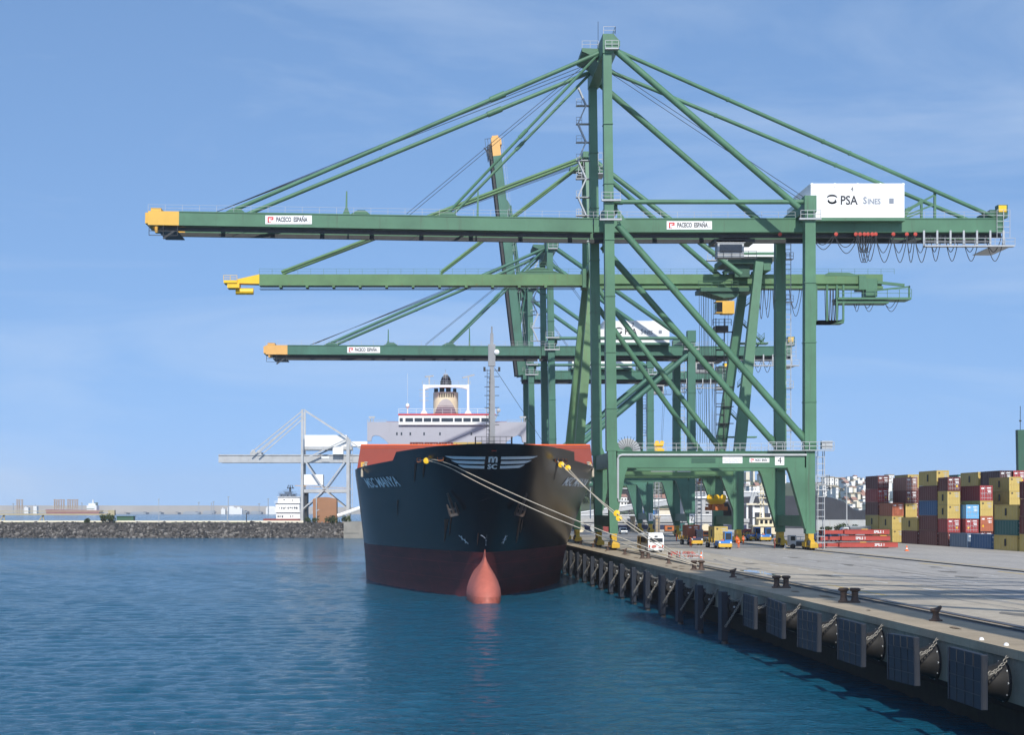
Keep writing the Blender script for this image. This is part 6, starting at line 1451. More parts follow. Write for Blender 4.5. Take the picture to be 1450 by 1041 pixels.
# workers
def person(label, px, Y, h=1.52, face=0., hold=None, vest='orange_vest', lean=0.):
    X = PXr(px, Y); t = thing('person', label, 'person', (X, Y, DECK), None); t.rotation_euler.z = 0
    k = h / 1.52
    def P(x, y, z): return (x * k, y * k, z * k)
    pts = [P(0, 0, .80), P(0, .0, 1.0), P(0, .01, 1.20), P(0, .0, 1.30), P(0, -.01, 1.42), # pelvis, waist, chest, neck, head
           P(-.09, 0, .76), P(-.11, -.03, .42), P(-.12, .02, .07), P(-.13, -.12, .04),
           P(.09, 0, .76), P(.12, .05, .42), P(.14, .08, .07), P(.15, -.05, .04),
           P(-.19, .01, 1.22), P(-.25, .0, .98), P(-.22, -.13, .80), P(-.21, -.17, .74),
           P(.19, .01, 1.22), P(.27, .02, .99), P(.24, -.1, .80), P(.23, -.15, .74)]
    ed = [(0, 1), (1, 2), (2, 3), (3, 4), (0, 5), (5, 6), (6, 7), (7, 8), (0, 9), (9, 10), (10, 11), (11, 12), (2, 13), (13, 14), (14, 15), (15, 16), (2, 17), (17, 18), (18, 19), (19, 20)]
    rad = [.14, .13, .155, .05, .085, .1, .07, .045, .04, .1, .07, .045, .04, .075, .052, .036, .04, .075, .052, .036, .04]
    me = bpy.data.meshes.new('body'); me.from_pydata(pts, ed, [])
    o = link(bpy.data.objects.new('body', me)); o.parent = t
    sk = o.modifiers.new('skin', 'SKIN'); sb = o.modifiers.new('sub', 'SUBSURF'); sb.levels = 1; sb.render_levels = 1
    for i, r_ in enumerate(rad): me.skin_vertices[0].data[i].radius = (r_ * k, r_ * k * (.8 if i in (0, 1, 2) else 1))
    me.skin_vertices[0].data[0].use_root = True
    dg = bpy.context.evaluated_depsgraph_get(); me2 = bpy.data.meshes.new_from_object(o.evaluated_get(dg)); o.modifiers.clear(); o.data = me2
    me2.materials.clear()
    for q in (vest, 'navy', 'skin'): me2.materials.append(MATS[q])
    for p in me2.polygons:
        zc = p.center.z / k; xc = abs(p.center.x / k)
        p.material_index = 2 if (zc > 1.29) or (xc > .17 and zc < .79) else (0 if zc > .07 else 1); p.use_smooth = True
    m = MB(); b = Vector((X, Y, DECK)); m.lathe(b + Vector((0, -.01, 1.44)) * k, [(.125 * k, 0), (.12 * k, .06 * k), (.08 * k, .11 * k), (.01, .13 * k)], 14); m.box(b.x - .1 * k, b.x + .1 * k, b.y - .18 * k, b.y - .08 * k, b.z + 1.44 * k, b.z + 1.46 * k); m.build('helmet', 'orange_vest', t, smooth=True)
    m = MB(); m.lathe(b + Vector((0, 0, .96)) * k, [(.148 * k, 0), (.15 * k, .05 * k)], 14); m.build('reflective_band', 'lamp_glass', t)
    m = MB(); 
    for s in (-1, 1): m.box(b.x + s * .032 * k - .012 * k, b.x + s * .032 * k + .012 * k, b.y - .1 * k, b.y - .088 * k, b.z + 1.41 * k, b.z + 1.425 * k)
    m.box(b.x - .03 * k, b.x + .03 * k, b.y - .1 * k, b.y - .085 * k, b.z + 1.355 * k, b.z + 1.365 * k); m.build('face', 'ink', t)
    t.rotation_euler.z = face
    return t
person('person in orange overalls and helmet standing right of the white bus', 978, 252, face=.3)
person('person in orange overalls bending an arm beside the old crane leg, left of a pair', 1043.5, 274, face=-.5)
person('person in orange overalls beside the old crane leg, right of a pair', 1052.5, 272, face=.6)
person('person in dark red overalls standing left of the landside crane bogie', 1097, 243, face=1.2, vest='rust_red')
# parked low dark machine at the landside leg
t = thing('diesel_tractor', 'dark low tow tractor with a grey cab left of the landside crane leg', 'tow tractor', (PXr(1128, 241), 241, DECK)); X = PXr(1128, 241); z = DECK
m = MB(); m.box(X - 1.0, X + 1.8, 241, 242.6, z + .4, z + 1.15); m.build('body', 'dark_steel', t, bevel=.04)
m = MB(); m.box(X - 1.1, X - .1, 240.9, 242.4, z + .5, z + 2.1); c_ = m.build('cab', 'galv', t, bevel=.04)
m = MB(); m.box(X - .95, X - .25, 240.86, 240.89, z + 1.3, z + 1.95); m.build('cab_window', 'window', c_)
for xx in (-.6, 1.2): m = MB(); m.lathe((X + xx, 240.8, z + .4), [(.2, 0), (.4, .02), (.4, .3), (.2, .32)], 14, 'y'); m.build('wheel', 'tyre', t, smooth=35)
m = MB(); m.rail([(X - .05, 240.9, z + 1.15), (X + 1.8, 240.9, z + 1.15)], .7, .6, .06); m.build('guard_rail', 'galv', t)
# green yard gantry at the right edge
t = thing('yard_gantry', 'dark green yard gantry leg rising above the containers at the right edge', 'gantry', (PXr(1445, 300), 300, DECK)); X = PXr(1441, 300)
m = MB(); m.beam((X + .9, 300, DECK), (X + .5, 300, PZr(609, 300)), 1.4, 1.2, up=(0, 1, 0)); m.build('leg', 'green_dark', t)
m = MB(); m.box(X + 1.3, X + 24, 300.2, 302, PZr(664, 300), PZr(610, 300)); m.box(X + 1.2, X + 24, 300.1, 300.19, PZr(623, 300), PZr(622, 300)); m.build('cladding', 'green_blue', t)
m = MB(); m.beam((X + 23, 300, DECK), (X + 23, 300, PZr(660, 300)), 1.4, 1.2, up=(0, 1, 0)); m.build('leg', 'green_dark', t)
for d, pz in ((.7, 575), (2.2, 560)): m = MB(); m.tube((X + d, 300.5, PZr(611, 300)), (X + d, 300.5, PZr(pz, 300)), .06, 5); m.box(X + d - .2, X + d + .2, 300.4, 300.6, PZr(597, 300), PZr(595, 300)); m.build('aerial', 'dark_steel', t)
HAZE = .00010
# ================================================================== far left: old grey crane, white ship, shed
YO = 612.0
def ox(p): return PXr(p, YO)
def oz(p): return PZr(p, YO)
t = thing('bulk_crane', 'old pale grey rust streaked crane on the jetty left of the black ship', 'harbour crane', (ox(460), YO, 5.7))
for y, nr in ((YO, 1), (YO + 14, 0)):
    m = MB(); m.beam((ox(427.5), y, 5.7), (ox(428), y, oz(580)), 1.1, 1.1, w1=.8, h1=.8, up=(0, 1, 0)); m.build('leg', 'old_grey', t)
    m = MB(); m.beam((ox(492.5), y, 5.7), (ox(492.5), y, oz(620)), 1.1, 1.1, up=(0, 1, 0)); m.build('leg', 'old_grey', t)
    for a, b, c, d, w_ in ((430, 580, 492, 620, .5), (491, 622, 436, 648, .5), (431, 652, 459, 694, .5), (488, 654, 459, 694, .5), (459, 694, 429, 721, .5), (459, 694, 492, 721, .5), (428, 582, 356, 641, .4), (428, 588, 366, 642, .4), (492, 622, 519, 642, .4)):
        m = MB(); m.beam((ox(a), y + .1, oz(b)), (ox(c), y + .1, oz(d)), w_, w_); m.build('brace', 'old_grey', t)
m = MB(); m.box(ox(308), ox(519), YO + 3, YO + 5, oz(655), oz(644)); m.box(ox(308), ox(519), YO + 2.7, YO + 5.3, oz(645), oz(644) + .12); b = m.build('boom', 'old_grey', t)
m = MB(); m.box(ox(310), ox(519), YO + 9, YO + 11, oz(655), oz(644)); m.build('boom', 'old_grey', t)
m = MB(); m.box(ox(353), ox(369), YO + 2.8, YO + 11, oz(644), oz(640)); m.lathe((ox(357), YO + 4, oz(639)), [(.2, 0), (.8, .05), (.8, 1), (.2, 1.1)], 10, 'y'); m.lathe((ox(365), YO + 4, oz(639.5)), [(.2, 0), (.7, .05), (.7, 1), (.2, 1.1)], 10, 'y'); m.build('boom_sheave', 'old_grey', t)
m = MB(); m.box(ox(431), ox(491), YO + 1.5, YO + 12, oz(632.5), oz(616)); hs = m.build('machinery_house', 'white', t)
m = MB(); m.box(ox(431), ox(498), YO + 1.2, YO + 12.3, oz(637), oz(632.6)); m.build('house_base', 'old_grey', t)
m = MB(); m.box(ox(471), ox(486), YO + .5, YO + 4, oz(643.5), oz(633)); m.build('operator_cab', 'white', t)
m = MB(); m.box(ox(497), ox(520), YO + 2, YO + 10, oz(632), oz(625)); m.build('rear_house', 'white', t)
m = MB(); m.box(ox(430), ox(457), YO + 1.5, YO + 9, oz(687), oz(672)); m.build('electric_house', 'white', t)
m = MB(); m.box(ox(430), ox(492), YO + .5, YO + 13, oz(698), oz(693)); m.rail([(ox(430), YO + .5, oz(693)), (ox(492), YO + .5, oz(693))], 1.1, 2, .12); m.build('portal_deck', 'old_grey', t)
m = MB(); m.rail([(ox(418), YO + 1, oz(688.5)), (ox(497), YO + 1, oz(693))], .2, 9, .2, bars=1); m.build('walkway', 'tan_orange', t)
m = MB(); m.rail([(ox(492) + .8, YO + .3, oz(z_)) for z_ in (730,)] + [(ox(499), YO + .3, oz(730))], 28, 1.2, .14, bars=14); m.build('stair_tower', 'old_grey', t)
m = MB(); m.box(ox(428) + .7, ox(434), YO + 2, YO + 12, 5.7, oz(698)); m.build('machinery_leg', 'dark_steel', t)
m = MB(); m.box(ox(455), ox(466), YO + .3, YO + .5, oz(649), oz(646.5)); m.build('name_board', 'white', t)
# brown shed, lamp, white ship
t = thing('brick_shed', 'brown brick shed with a shallow curved roof under the old grey crane', 'shed', (ox(460), 604, 5.7))
m = MB(); x0, x1, zt = PXr(443, 604), PXr(476.5, 604), PZr(707, 604); n = 8
m.prism([(x0, 604, 5.6), (x1, 604, 5.6), (x1, 604, zt)] + [(x1 + (x0 - x1) * i / n, 604, zt + .75 * math.sin(math.pi * i / n)) for i in range(1, n)] + [(x0, 604, zt)], (0, 9, 0)); m.build('wall', 'brick', t)
m = MB(); m.tube((PXr(448, 601), 601, 5.7), (PXr(448, 601), 601, PZr(704, 601)), .22, 8); m.tube((PXr(448, 601), 601, PZr(724, 601)), (PXr(452, 601), 601, PZr(722, 601)), .18, 6); m.build('vent_pipe', 'galv', t)
t = thing('white_ship', 'white ship superstructure with a dark mast moored behind the rock jetty', 'ship', (PXr(408, 630), 632, 0)); q = 630
m = MB(); m.prism([(PXr(372, q), q - 1, 1.0), (PXr(428, q), q - 1, .5), (PXr(428, q), q - 1, PZr(735, q)), (PXr(373, q), q - 1, PZr(735, q))], (0, 12, 0)); m.build('hull', 'rust_red', t)
tiers = ((391, 425, 737, 726, 0), (390, 424, 726.002, 713, .6), (393, 424, 713.002, 704, 1.4), (395, 418, 704.002, 700, 2.2), (402, 412, 700.002, 697, 2.6))
for a, b, c, d, o_ in tiers:
    m = MB(); m.box(PXr(a, q), PXr(b, q), q + o_, q + 9 - o_, PZr(c, q), PZr(d, q)); d_ = m.build('deckhouse', 'white_clean', t)
    m = MB(); m.box(PXr(a, q) - .3, PXr(b, q) + .3, q + o_ - .6, q + 9.3 - o_, PZr(d, q) + .003, PZr(d, q) + .15); m.rail([(PXr(a, q) - .2, q + o_ - .5, PZr(d, q) + .15), (PXr(b, q) + .2, q + o_ - .5, PZr(d, q) + .15)], .8, 1.1, .09); m.build('deck_edge', 'white_clean', d_)
    k = 0
    for xw in [x_ for x_ in range(a + 2, b - 2, 3) if random.random() < .55]:
        k += 1; m = MB(); e_ = random.uniform(.8, 2.4); m.box(PXr(xw, q), PXr(xw + e_, q), q + o_ - .03, q + o_ + .02, PZr((c + d) / 2 + random.uniform(.4, 2), q), PZr((c + d) / 2 - random.uniform(.5, 1.5), q)); m.build('window', 'window', d_)
m = MB(); X = PXr(410, q); m.beam((X, q + 3, PZr(704, q)), (X, q + 3, PZr(690, q)), .8, .8, w1=.6, h1=.6); m.beam((X - 1.3, q + 3, PZr(691.5, q)), (X + 1.5, q + 3, PZr(691.5, q)), .3, .3)
for d in (-1.1, 0, 1.2): m.beam((X + d, q + 3, PZr(691.5, q)), (X + d * .6, q + 3, PZr(687, q)), .28, .28)
m.build('mast', 'dark_steel', t)
# pipe running behind the concrete pier, white plates
m = MB(); m.path([(PXr(478, 606), 606, PZr(731, 606)), (PXr(490, 606), 606, PZr(727, 606)), (PXr(512, 606), 606, PZr(719, 606))], .8, 8); o = m.build('conveyor_pipe', 'white'); tag(o, 'sloping white conveyor pipe between the brown shed and the black ship', 'conveyor')

# ================================================================== far harbour across the water
Yh = 3600.0
def fx(p): return PXr(p, Yh)
def fz(p): return PZr(p, Yh)
m = MB(); m.prism([(fx(-420), Yh + 300, -2), (fx(560), Yh + 300, -2), (fx(560), Yh + 300, PZr(719.5, Yh + 300)), (fx(300), Yh + 300, PZr(716.2, Yh + 300)), (fx(-420), Yh + 300, PZr(716.0, Yh + 300))], (0, 90, 0)); struct(m.build('far_breakwater', 'far_wall'))
m = MB(); m.box(fx(-420), fx(560), Yh + 120, Yh + 300, -1, 3.2); struct(m.build('far_quay', 'far_wall'))
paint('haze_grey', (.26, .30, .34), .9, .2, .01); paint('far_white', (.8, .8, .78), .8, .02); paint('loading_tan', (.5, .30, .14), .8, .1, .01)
k = 0
for a, b, h in ((96, 112, 5), (118, 134, 6), (140, 172, 5), (178, 200, 6), (205, 222, 6), (226, 246, 6), (254, 275, 7), (282, 300, 9), (300, 318, 8), (322, 346, 10), (350, 366, 8), (376, 392, 9)):
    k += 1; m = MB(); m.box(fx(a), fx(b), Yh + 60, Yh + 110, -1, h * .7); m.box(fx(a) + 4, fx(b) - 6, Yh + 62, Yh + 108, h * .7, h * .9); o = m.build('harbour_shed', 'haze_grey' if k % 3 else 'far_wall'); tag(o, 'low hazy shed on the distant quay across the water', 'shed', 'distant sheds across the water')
for a, b, c in ((319, 331, 719), (331, 340, 720), (374, 390, 719), (310, 316, 721), (28, 34, 719), (41, 46, 717)):
    m = MB(); m.box(fx(a), fx(b), Yh + 40, Yh + 58, -1, fz(c)); m.box(fx(a) + 3, fx(b) - 5, Yh + 41, Yh + 57, fz(c), fz(c) + 3); o = m.build('harbour_building', 'far_white'); tag(o, 'tiny white building on the distant harbour quay', 'building', 'tiny white harbour buildings')
# oil berth loading arms
paint('loading_tan', (.36, .25, .15), .8, .1, .01)
for i, px in enumerate((24, 27, 31, 77, 80, 83, 86.5, 90, 96, 99, 102.5, 106, 109)):
    t = MB(); X = fx(px); t.beam((X, Yh, -1), (X, Yh, fz(708)), 1.7, 1.7); t.beam((X - 2, Yh, fz(708)), (X + 3, Yh, fz(708)), 1.5, 1.5); t.beam((X + 2.4, Yh, fz(708)), (X + 1.6, Yh, fz(720)), 1., 1.); o = t.build('loading_arm', 'loading_tan'); tag(o, 'thin tan loading arm standing at the distant tanker berth', 'loading arm', 'loading arms at the tanker berth')
t = thing('tanker', 'distant tanker with a dark red hull and white deckhouse beyond the jetty bush', 'ship', (fx(100), Yh - 60, 0)); q = Yh - 60
def hx_(p): return PXr(p, q)
def hz_(p): return PZr(p, q)
m = MB(); m.prism([(hx_(66), q, 0), (hx_(139), q, 0), (hx_(142), q, hz_(723)), (hx_(64), q, hz_(722))], (0, 40, 0)); m.build('hull', 'rust_red', t)
m = MB(); m.box(hx_(122), hx_(136), q + 5, q + 35, hz_(723), hz_(716)); m.box(hx_(124), hx_(134), q + 8, q + 32, hz_(716), hz_(713)); d_ = m.build('deckhouse', 'far_white', t)
m = MB(); m.box(hx_(128.5), hx_(130), q + 18, q + 22, hz_(713), hz_(708)); m.build('mast', 'far_white', t)
m = MB(); m.box(hx_(132), hx_(135), q + 12, q + 30, hz_(716), hz_(712)); m.build('funnel', 'green_dark', t)
m = MB(); m.box(hx_(122), hx_(133), q + 4.6, q + 4.9, hz_(721.6), hz_(720.6)); m.build('green_band', 'green', t)
for px, top in ((14, 713), (73, 711), (112, 712), (321, 703), (378, 706), (300, 710), (279, 711), (297, 712), (365, 713)):
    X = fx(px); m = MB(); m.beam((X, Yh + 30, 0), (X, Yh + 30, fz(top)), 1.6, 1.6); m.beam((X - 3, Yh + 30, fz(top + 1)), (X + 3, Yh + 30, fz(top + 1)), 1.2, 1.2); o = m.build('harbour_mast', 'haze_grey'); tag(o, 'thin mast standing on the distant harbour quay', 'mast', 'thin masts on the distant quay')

# ================================================================== behind the cranes: wall, conveyors, coal, town
m = MB(); m.box(36, 92, 431, 432.5, DECK - .06, 7.3); m.box(35.8, 92.2, 430.6, 432.9, 7.31, 8.3); o = m.build('quay_end_wall', 'old_grey'); tag(o, 'long low grey wall closing the quay behind the farthest crane', 'wall')
m = MB(); m.box(36.5, 91.5, 430.9, 430.99, DECK + .6, 6.6); o = m.build('blue_awning', 'navy'); tag(o, 'long dark blue strip of awning along the wall behind the farthest crane', 'awning')
for px in (896, 931): m = MB(); m.box(PXr(px - 3, 428), PXr(px + 3, 428), 427.5, 429, DECK, PZr(733, 428)); m.box(PXr(px - 4, 428), PXr(px + 4, 428), 427, 429.5, PZr(733, 428) + .003, PZr(731, 428)); o = m.build('gate_pillar', 'concrete'); tag(o, f'pale gate pillar at the quay wall, {"left" if px < 900 else "right"} one, beyond the white bus', 'pillar')
def gallery(label, Y, a, za, b, zb, w_, mt='galv', legs=3, h=None):
    t = thing('conveyor_gallery', label, 'conveyor', (PXr(a, Y), Y, DECK))
    p0 = Vector((PXr(a, Y), Y, PZr(za, Y))); p1 = Vector((PXr(b, Y), Y, PZr(zb, Y)))
    m = MB(); m.beam(p0, p1, 2.4, w_); m.build('gallery', mt, t)
    m = MB(); m.beam(p0 + Vector((0, 0, w_ * .62)), p1 + Vector((0, 0, w_ * .62)), 2.9, w_ * .2); m.build('roof', 'white', t)
    m = MB(); k = 9
    for i in range(k): q0 = p0.lerp(p1, i / k) - Vector((0, 1, w_ * .5)); q1 = p0.lerp(p1, (i + 1) / k) - Vector((0, 1, w_ * .5)); m.beam(q0, q1 - Vector((0, 0, w_ * .8)), .25, .25); m.beam(q0 - Vector((0, 0, w_ * .8)), q1 - Vector((0, 0, w_ * .8)), .3, .3)
    m.build('truss', 'dark_steel', t)
    for i in range(legs):
        q = p0.lerp(p1, (i + .5) / legs); m = MB(); m.beam((q.x - .7, Y, DECK - .05), (q.x, Y, q.z - w_ * .5), .5, .5); m.beam((q.x + .7, Y, DECK - .05), (q.x, Y, q.z - w_ * .5), .5, .5); m.build('support', mt, t)
gallery('rising grey conveyor gallery seen through the middle portal opening', 560, 905, 718, 962, 709.5, 1.8)
gallery('lower grey conveyor gallery sloping up left of the farthest crane leg', 520, 820, 730, 905, 717, 1.5, 'old_grey')
gallery('level pale conveyor gallery right of the second crane portal', 600, 965, 703, 1100, 701, 2.2, 'galv', 4)
gallery('flat conveyor gallery low behind the quay wall', 470, 800, 733.5, 1010, 733, 1.2, 'old_grey', 5)
def house(label, Y, a, b, bot, top, mt, roof=None, rh=2.5, dep=12, grp=None, name='building', wins=0, cat='building', gable='x', winm='window'):
    x0, x1 = PXr(a, Y), PXr(b, Y); z0, z1 = (bot if bot is not None and bot < 100 and bot > -50 and False else PZr(bot, Y)), PZr(top, Y)
    z0 = min(z0, ground_at((x0 + x1) / 2, Y) - 1) if grp == 'town' else z0
    t = thing(name, label, cat, ((x0 + x1) / 2, Y, z0), {'town': 'white houses of the hillside town', None: None}.get(grp, grp))
    m = MB(); m.box(x0, x1, Y, Y + dep, z0, z1); w_ = m.build('wall', mt, t)
    if roof:
        m = MB(); o_ = (x1 - x0) * .03 + .2
        if gable == 'x': m.prism([(x0 - o_, Y - o_, z1 + .01), (x0 - o_, Y + dep + o_, z1 + .01), (x0 - o_, Y + dep / 2, z1 + rh)], (x1 - x0 + 2 * o_, 0, 0))
        else: m.box(x0 - o_, x1 + o_, Y - o_, Y + dep + o_, z1 + .01, z1 + rh)
        m.build('roof', roof, t)
    if wins:
        n_ = wins; rows_ = max(1, int((PZr(top, Y) - PZr(bot, Y)) / (3.0 * Y / 1300)))
        for r_ in range(rows_):
            zc = z1 - (r_ + .55) * (PZr(top, Y) - PZr(bot, Y)) / rows_; m = MB()
            for i in range(n_): xc = x0 + (i + .5) * (x1 - x0) / n_; hw = (x1 - x0) / n_ * .22; m.box(xc - hw, xc + hw, Y - .12, Y - .01, zc - .55 * Y / 1300, zc + .55 * Y / 1300)
            o = m.build('window_row', winm, t)
    return t
# hillside
def ground_at(x, y):
    a = clamp((y - 640) / 800.0); a = a * a * (3 - 2 * a)
    px = 590 + x * F / max(y, 1)
    ridge = 24 + 10 * math.sin(x * .004 + .8) + 5 * math.sin(x * .011)
    return DECK - .3 + a * ridge
m = MB(); vs, fs = [], []; nx, ny = 90, 40
for i in range(nx + 1):
    for j in range(ny + 1):
        x = 30 + 1500 * (i / nx) ** 1.2; y = 630 + 1300 * j / ny; 
        e = clamp(i / 4); vs.append((x, y, ground_at(x, y) * e + (1 - e) * -2 + random.uniform(-.6, .6) * clamp((y - 700) / 300)))
for i in range(nx):
    for j in range(ny): fs.append((i * (ny + 1) + j, (i + 1) * (ny + 1) + j, (i + 1) * (ny + 1) + j + 1, i * (ny + 1) + j + 1))
m.add(vs, fs); struct(m.build('hillside', 'hill_green', smooth=True))
# wooded ridge through the portal
m = MB(); vs, fs = [], []; n = 60
for i in range(n + 1):
    px = 800 + 240 * i / n; X = PXr(px, 950); zt = PZr(692 + 3 * math.sin(i * .21) + (6 if px > 985 else 0) * clamp((px - 985) / 25), 950)
    for k, (dy, f_) in enumerate(((-60, 0.05), (-30, .55), (0, .95), (30, 1.0), (90, .4))): vs.append((X, 950 + dy, DECK + (zt - DECK) * f_))
for i in range(n):
    for k in range(4): fs.append((i * 5 + k, (i + 1) * 5 + k, (i + 1) * 5 + k + 1, i * 5 + k + 1))
m.add(vs, fs); struct(m.build('wooded_hill', 'hill_green', smooth=True))
m = MB()
for i in range(9000):
    px = random.uniform(800, 1035); X = PXr(px, 940); q = random.random() ** .6; base = PZr(694 + 3 * math.sin((px - 800) / 4 * .21), 950)
    c = Vector((X, 950 + random.uniform(-50, 40), DECK + (base - DECK) * q + random.uniform(0, 2.2))); s = random.uniform(.5, 1.3)
    a = Vector((random.gauss(0, 1), random.gauss(0, .6), random.gauss(0, 1))) * s; b = Vector((random.gauss(0, 1), random.gauss(0, .6), random.gauss(0, 1))) * s
    m.add([c - a, c + b, c + a, c - b], [(0, 1, 2, 3)], random.choice((0, 0, 1)))
o = m.build('far_wood', ['leaf_dark', 'leaf']); tag(o, 'dark green wood covering the ridge seen through the crane portals', 'wood', kind='stuff')
# port buildings seen through the portals
house('long white building with a red tiled roof seen through the middle portal', 720, 919, 957, 716, 706, 'town_white', 'roof_tile', 2.0, wins=8)
house('white house with red roof seen between the old crane and second crane', 720, 984, 1003, 716, 700, 'town_white', 'roof_tile', 1.5, wins=4)
house('low white shed left of the farthest crane legs', 640, 874, 888, 716, 704, 'town_white', 'roof_tile', 1.2, wins=3)
house('long flat cream warehouse low through the middle portal opening', 500, 933, 957, 733, 722, 'town_cream', 'concrete', .35, gable='flat', wins=0)
house('blue sided small building left of the cream warehouse', 505, 918, 934, 733, 722.5, 'truck_blue', 'white', .3, gable='flat')
house('tall grey silo block behind the second crane legs', 620, 968, 977, 733, 690, 'old_grey', 'concrete', .4, gable='flat')
house('tall narrow grey silo block behind the farthest crane legs', 620, 908, 915, 733, 690, 'old_grey', 'concrete', .4, gable='flat')
house('dark flat roofed industrial building left of the farthest crane', 650, 866, 900, 720, 693, 'coal', 'old_grey', .5, gable='flat')
house('grey open fronted hall behind the orange spreader', 540, 985, 1040, 740, 706, 'old_grey', 'white', .8, gable='flat', wins=5)
house('white low building in front of the coal heap between crane legs', 480, 1088, 1100, 727, 716, 'town_white', 'concrete', .3, gable='flat', wins=2)
# clutter on the yard behind the cranes
for k, (px, y) in enumerate(((822, 415), (842, 422), (858, 418), (1000, 424), (1018, 420))):
    X = PXr(px, y); m = MB(); m.lathe((X, y, DECK + 1.1), [(1.1, 0), (1.1, .15), (.55, .16), (.55, 1.1), (1.1, 1.11), (1.1, 1.26)], 20, 'y'); o = m.build('cable_drum', ('cream', 'galv', 'rust_red')[k % 3]); tag(o, ('pale', 'grey', 'dark red')[k % 3] + ' cable drum by the quay end wall, ' + ('farthest left of five', 'second from left of five', 'middle one of five', 'second from right of five', 'farthest right of five')[k], 'cable drum')
for k, (px, y, top) in enumerate(((836, 455, 690), (982, 460, 688), (1045, 430, 682))):
    X = PXr(px, y); t = thing('floodlight_mast', 'slim floodlight mast behind the cranes, ' + ('left', 'middle', 'right')[k] + ' one of three', 'light mast', (X, y, DECK))
    m = MB(); m.tube((X, y, DECK - .05), (X, y, PZr(top, y)), .2, 8, r1=.12); m.build('pole', 'galv', t)
    m = MB(); m.box(X - 1.1, X + 1.1, y - .25, y + .25, PZr(top, y), PZr(top, y) + .5); m.build('lamp_bar', 'dark_steel', t)
for k, (px, y, mt, w_, h_) in enumerate(((808, 440, 'rust_red', 3, 2), (873, 436.5, 'truck_blue', 2.4, 1.8), (950, 425, 'orange_rust', 3.2, 1.6), (963, 428, 'box_G', 2.6, 2.2), (1002, 345, 'orange_rust', 2.6, 1.3), (1060, 352, 'rust_red', 2.6, 1.6), (1096, 372, 'bogie_yellow', 2.2, 1.5))):
    X = PXr(px, y); t = thing('generator_skid', ('dark red', 'blue', 'orange rust', 'dark teal', 'small orange rust', 'small dark red', 'yellow')[k] + ' machine skid standing behind the crane legs', 'machine skid', (X, y, DECK))
    m = MB(); m.box(X - w_ / 2, X + w_ / 2, y, y + 1.6, DECK + .25, DECK + h_); m.box(X - w_ / 2 - .08, X + w_ / 2 + .08, y - .08, y + 1.68, DECK + h_ + .002, DECK + h_ + .1); b_ = m.build('housing', mt, t)
    m = MB(); m.box(X - w_ / 2, X + w_ / 2, y + .1, y + 1.5, DECK, DECK + .249); m.build('skid_base', 'dark_steel', t)
    m = MB(); m.box(X - w_ * .3, X + w_ * .1, y - .03, y - .002, DECK + h_ * .4, DECK + h_ * .8); m.build('grille', 'dark_steel', b_)
    m = MB(); m.tube((X + w_ * .3, y + .8, DECK + h_ + .1), (X + w_ * .3, y + .8, DECK + h_ + .7), .09, 8); m.build('exhaust', 'dark_steel', b_)
person('person in an orange vest walking beyond the bus near the second crane leg', 958, 300, face=.8)
person('person in orange by the front of the sunlit blue tractor', 1046, 247, face=-1.0)
# coal heap
m = MB(); vs, fs = [], []
prof = [(1030, 712), (1048, 705), (1062, 703.5), (1090, 702), (1120, 702.5), (1155, 703), (1172, 704), (1185, 707), (1196, 711), (1203, 717), (1210, 722), (1222, 723.5), (1245, 721), (1290, 722), (1340, 726)]
Yc = 520; n = len(prof); sub = []
for (a, b), (c, d) in zip(prof, prof[1:]):
    for i in range(6): sub.append((a + (c - a) * i / 6, b + (d - b) * i / 6))
for px, py in sub:
    X = PXr(px, Yc); zt = PZr(py, Yc)
    for dy, f_ in ((-16, 0), (-10, .42), (-4, .80), (0, 1.), (8, 1.), (14, .6), (24, 0)): vs.append((X + random.uniform(-.2, .2), Yc + dy, DECK - .1 + (zt - DECK + .1) * f_ + (random.uniform(-.25, .25) if 0 < f_ < 1 else 0)))
for i in range(len(sub) - 1):
    for k in range(6): fs.append((i * 7 + k, (i + 1) * 7 + k, (i + 1) * 7 + k + 1, i * 7 + k + 1))
m.add(vs, fs); o = m.build('coal_heap', 'coal', smooth=60); tag(o, 'huge dark grey coal heap behind the containers and landside crane leg', 'coal heap')
m = MB(); m.add([(PXr(1140, 420), 420, DECK + .003), (PXr(1300, 420), 420, DECK + .003), (PXr(1300, 500), 500, DECK + .003), (PXr(1140, 500), 500, DECK + .003)], [(0, 1, 2, 3)]); o = m.build('grass_strip', 'grass'); tag(o, 'strip of green grass at the foot of the coal heap', 'grass', kind='stuff')
m = MB(); m.box(PXr(1156, 455), PXr(1330, 455), 455, 456, DECK, PZr(736.5, 455)); o = m.build('boundary_wall', 'old_grey'); tag(o, 'low pale wall at the foot of the coal heap', 'wall')
for px, y, r_ in ((1186, 440, 3.0), (1215, 448, 2.4), (1170, 450, 1.6)):
    shrub('bush', f'dark bush by the pale wall below the coal heap, {"largest" if r_ == 3.0 else "middle" if r_ == 2.4 else "smallest"} of three', (PXr(px, y), y, DECK), r_, r_ * .7, 320)
# lamp mast by the containers
X = PXr(1199, 330); m = MB(); m.tube((X, 330, DECK), (X, 330, PZr(688, 330)), .16, 8, r1=.1); m.box(X - .7, X + .7, 329.8, 330.2, PZr(688, 330), PZr(686.5, 330)); o = m.build('light_mast', 'galv'); tag(o, 'slim grey light mast standing in front of the coal heap', 'light mast')
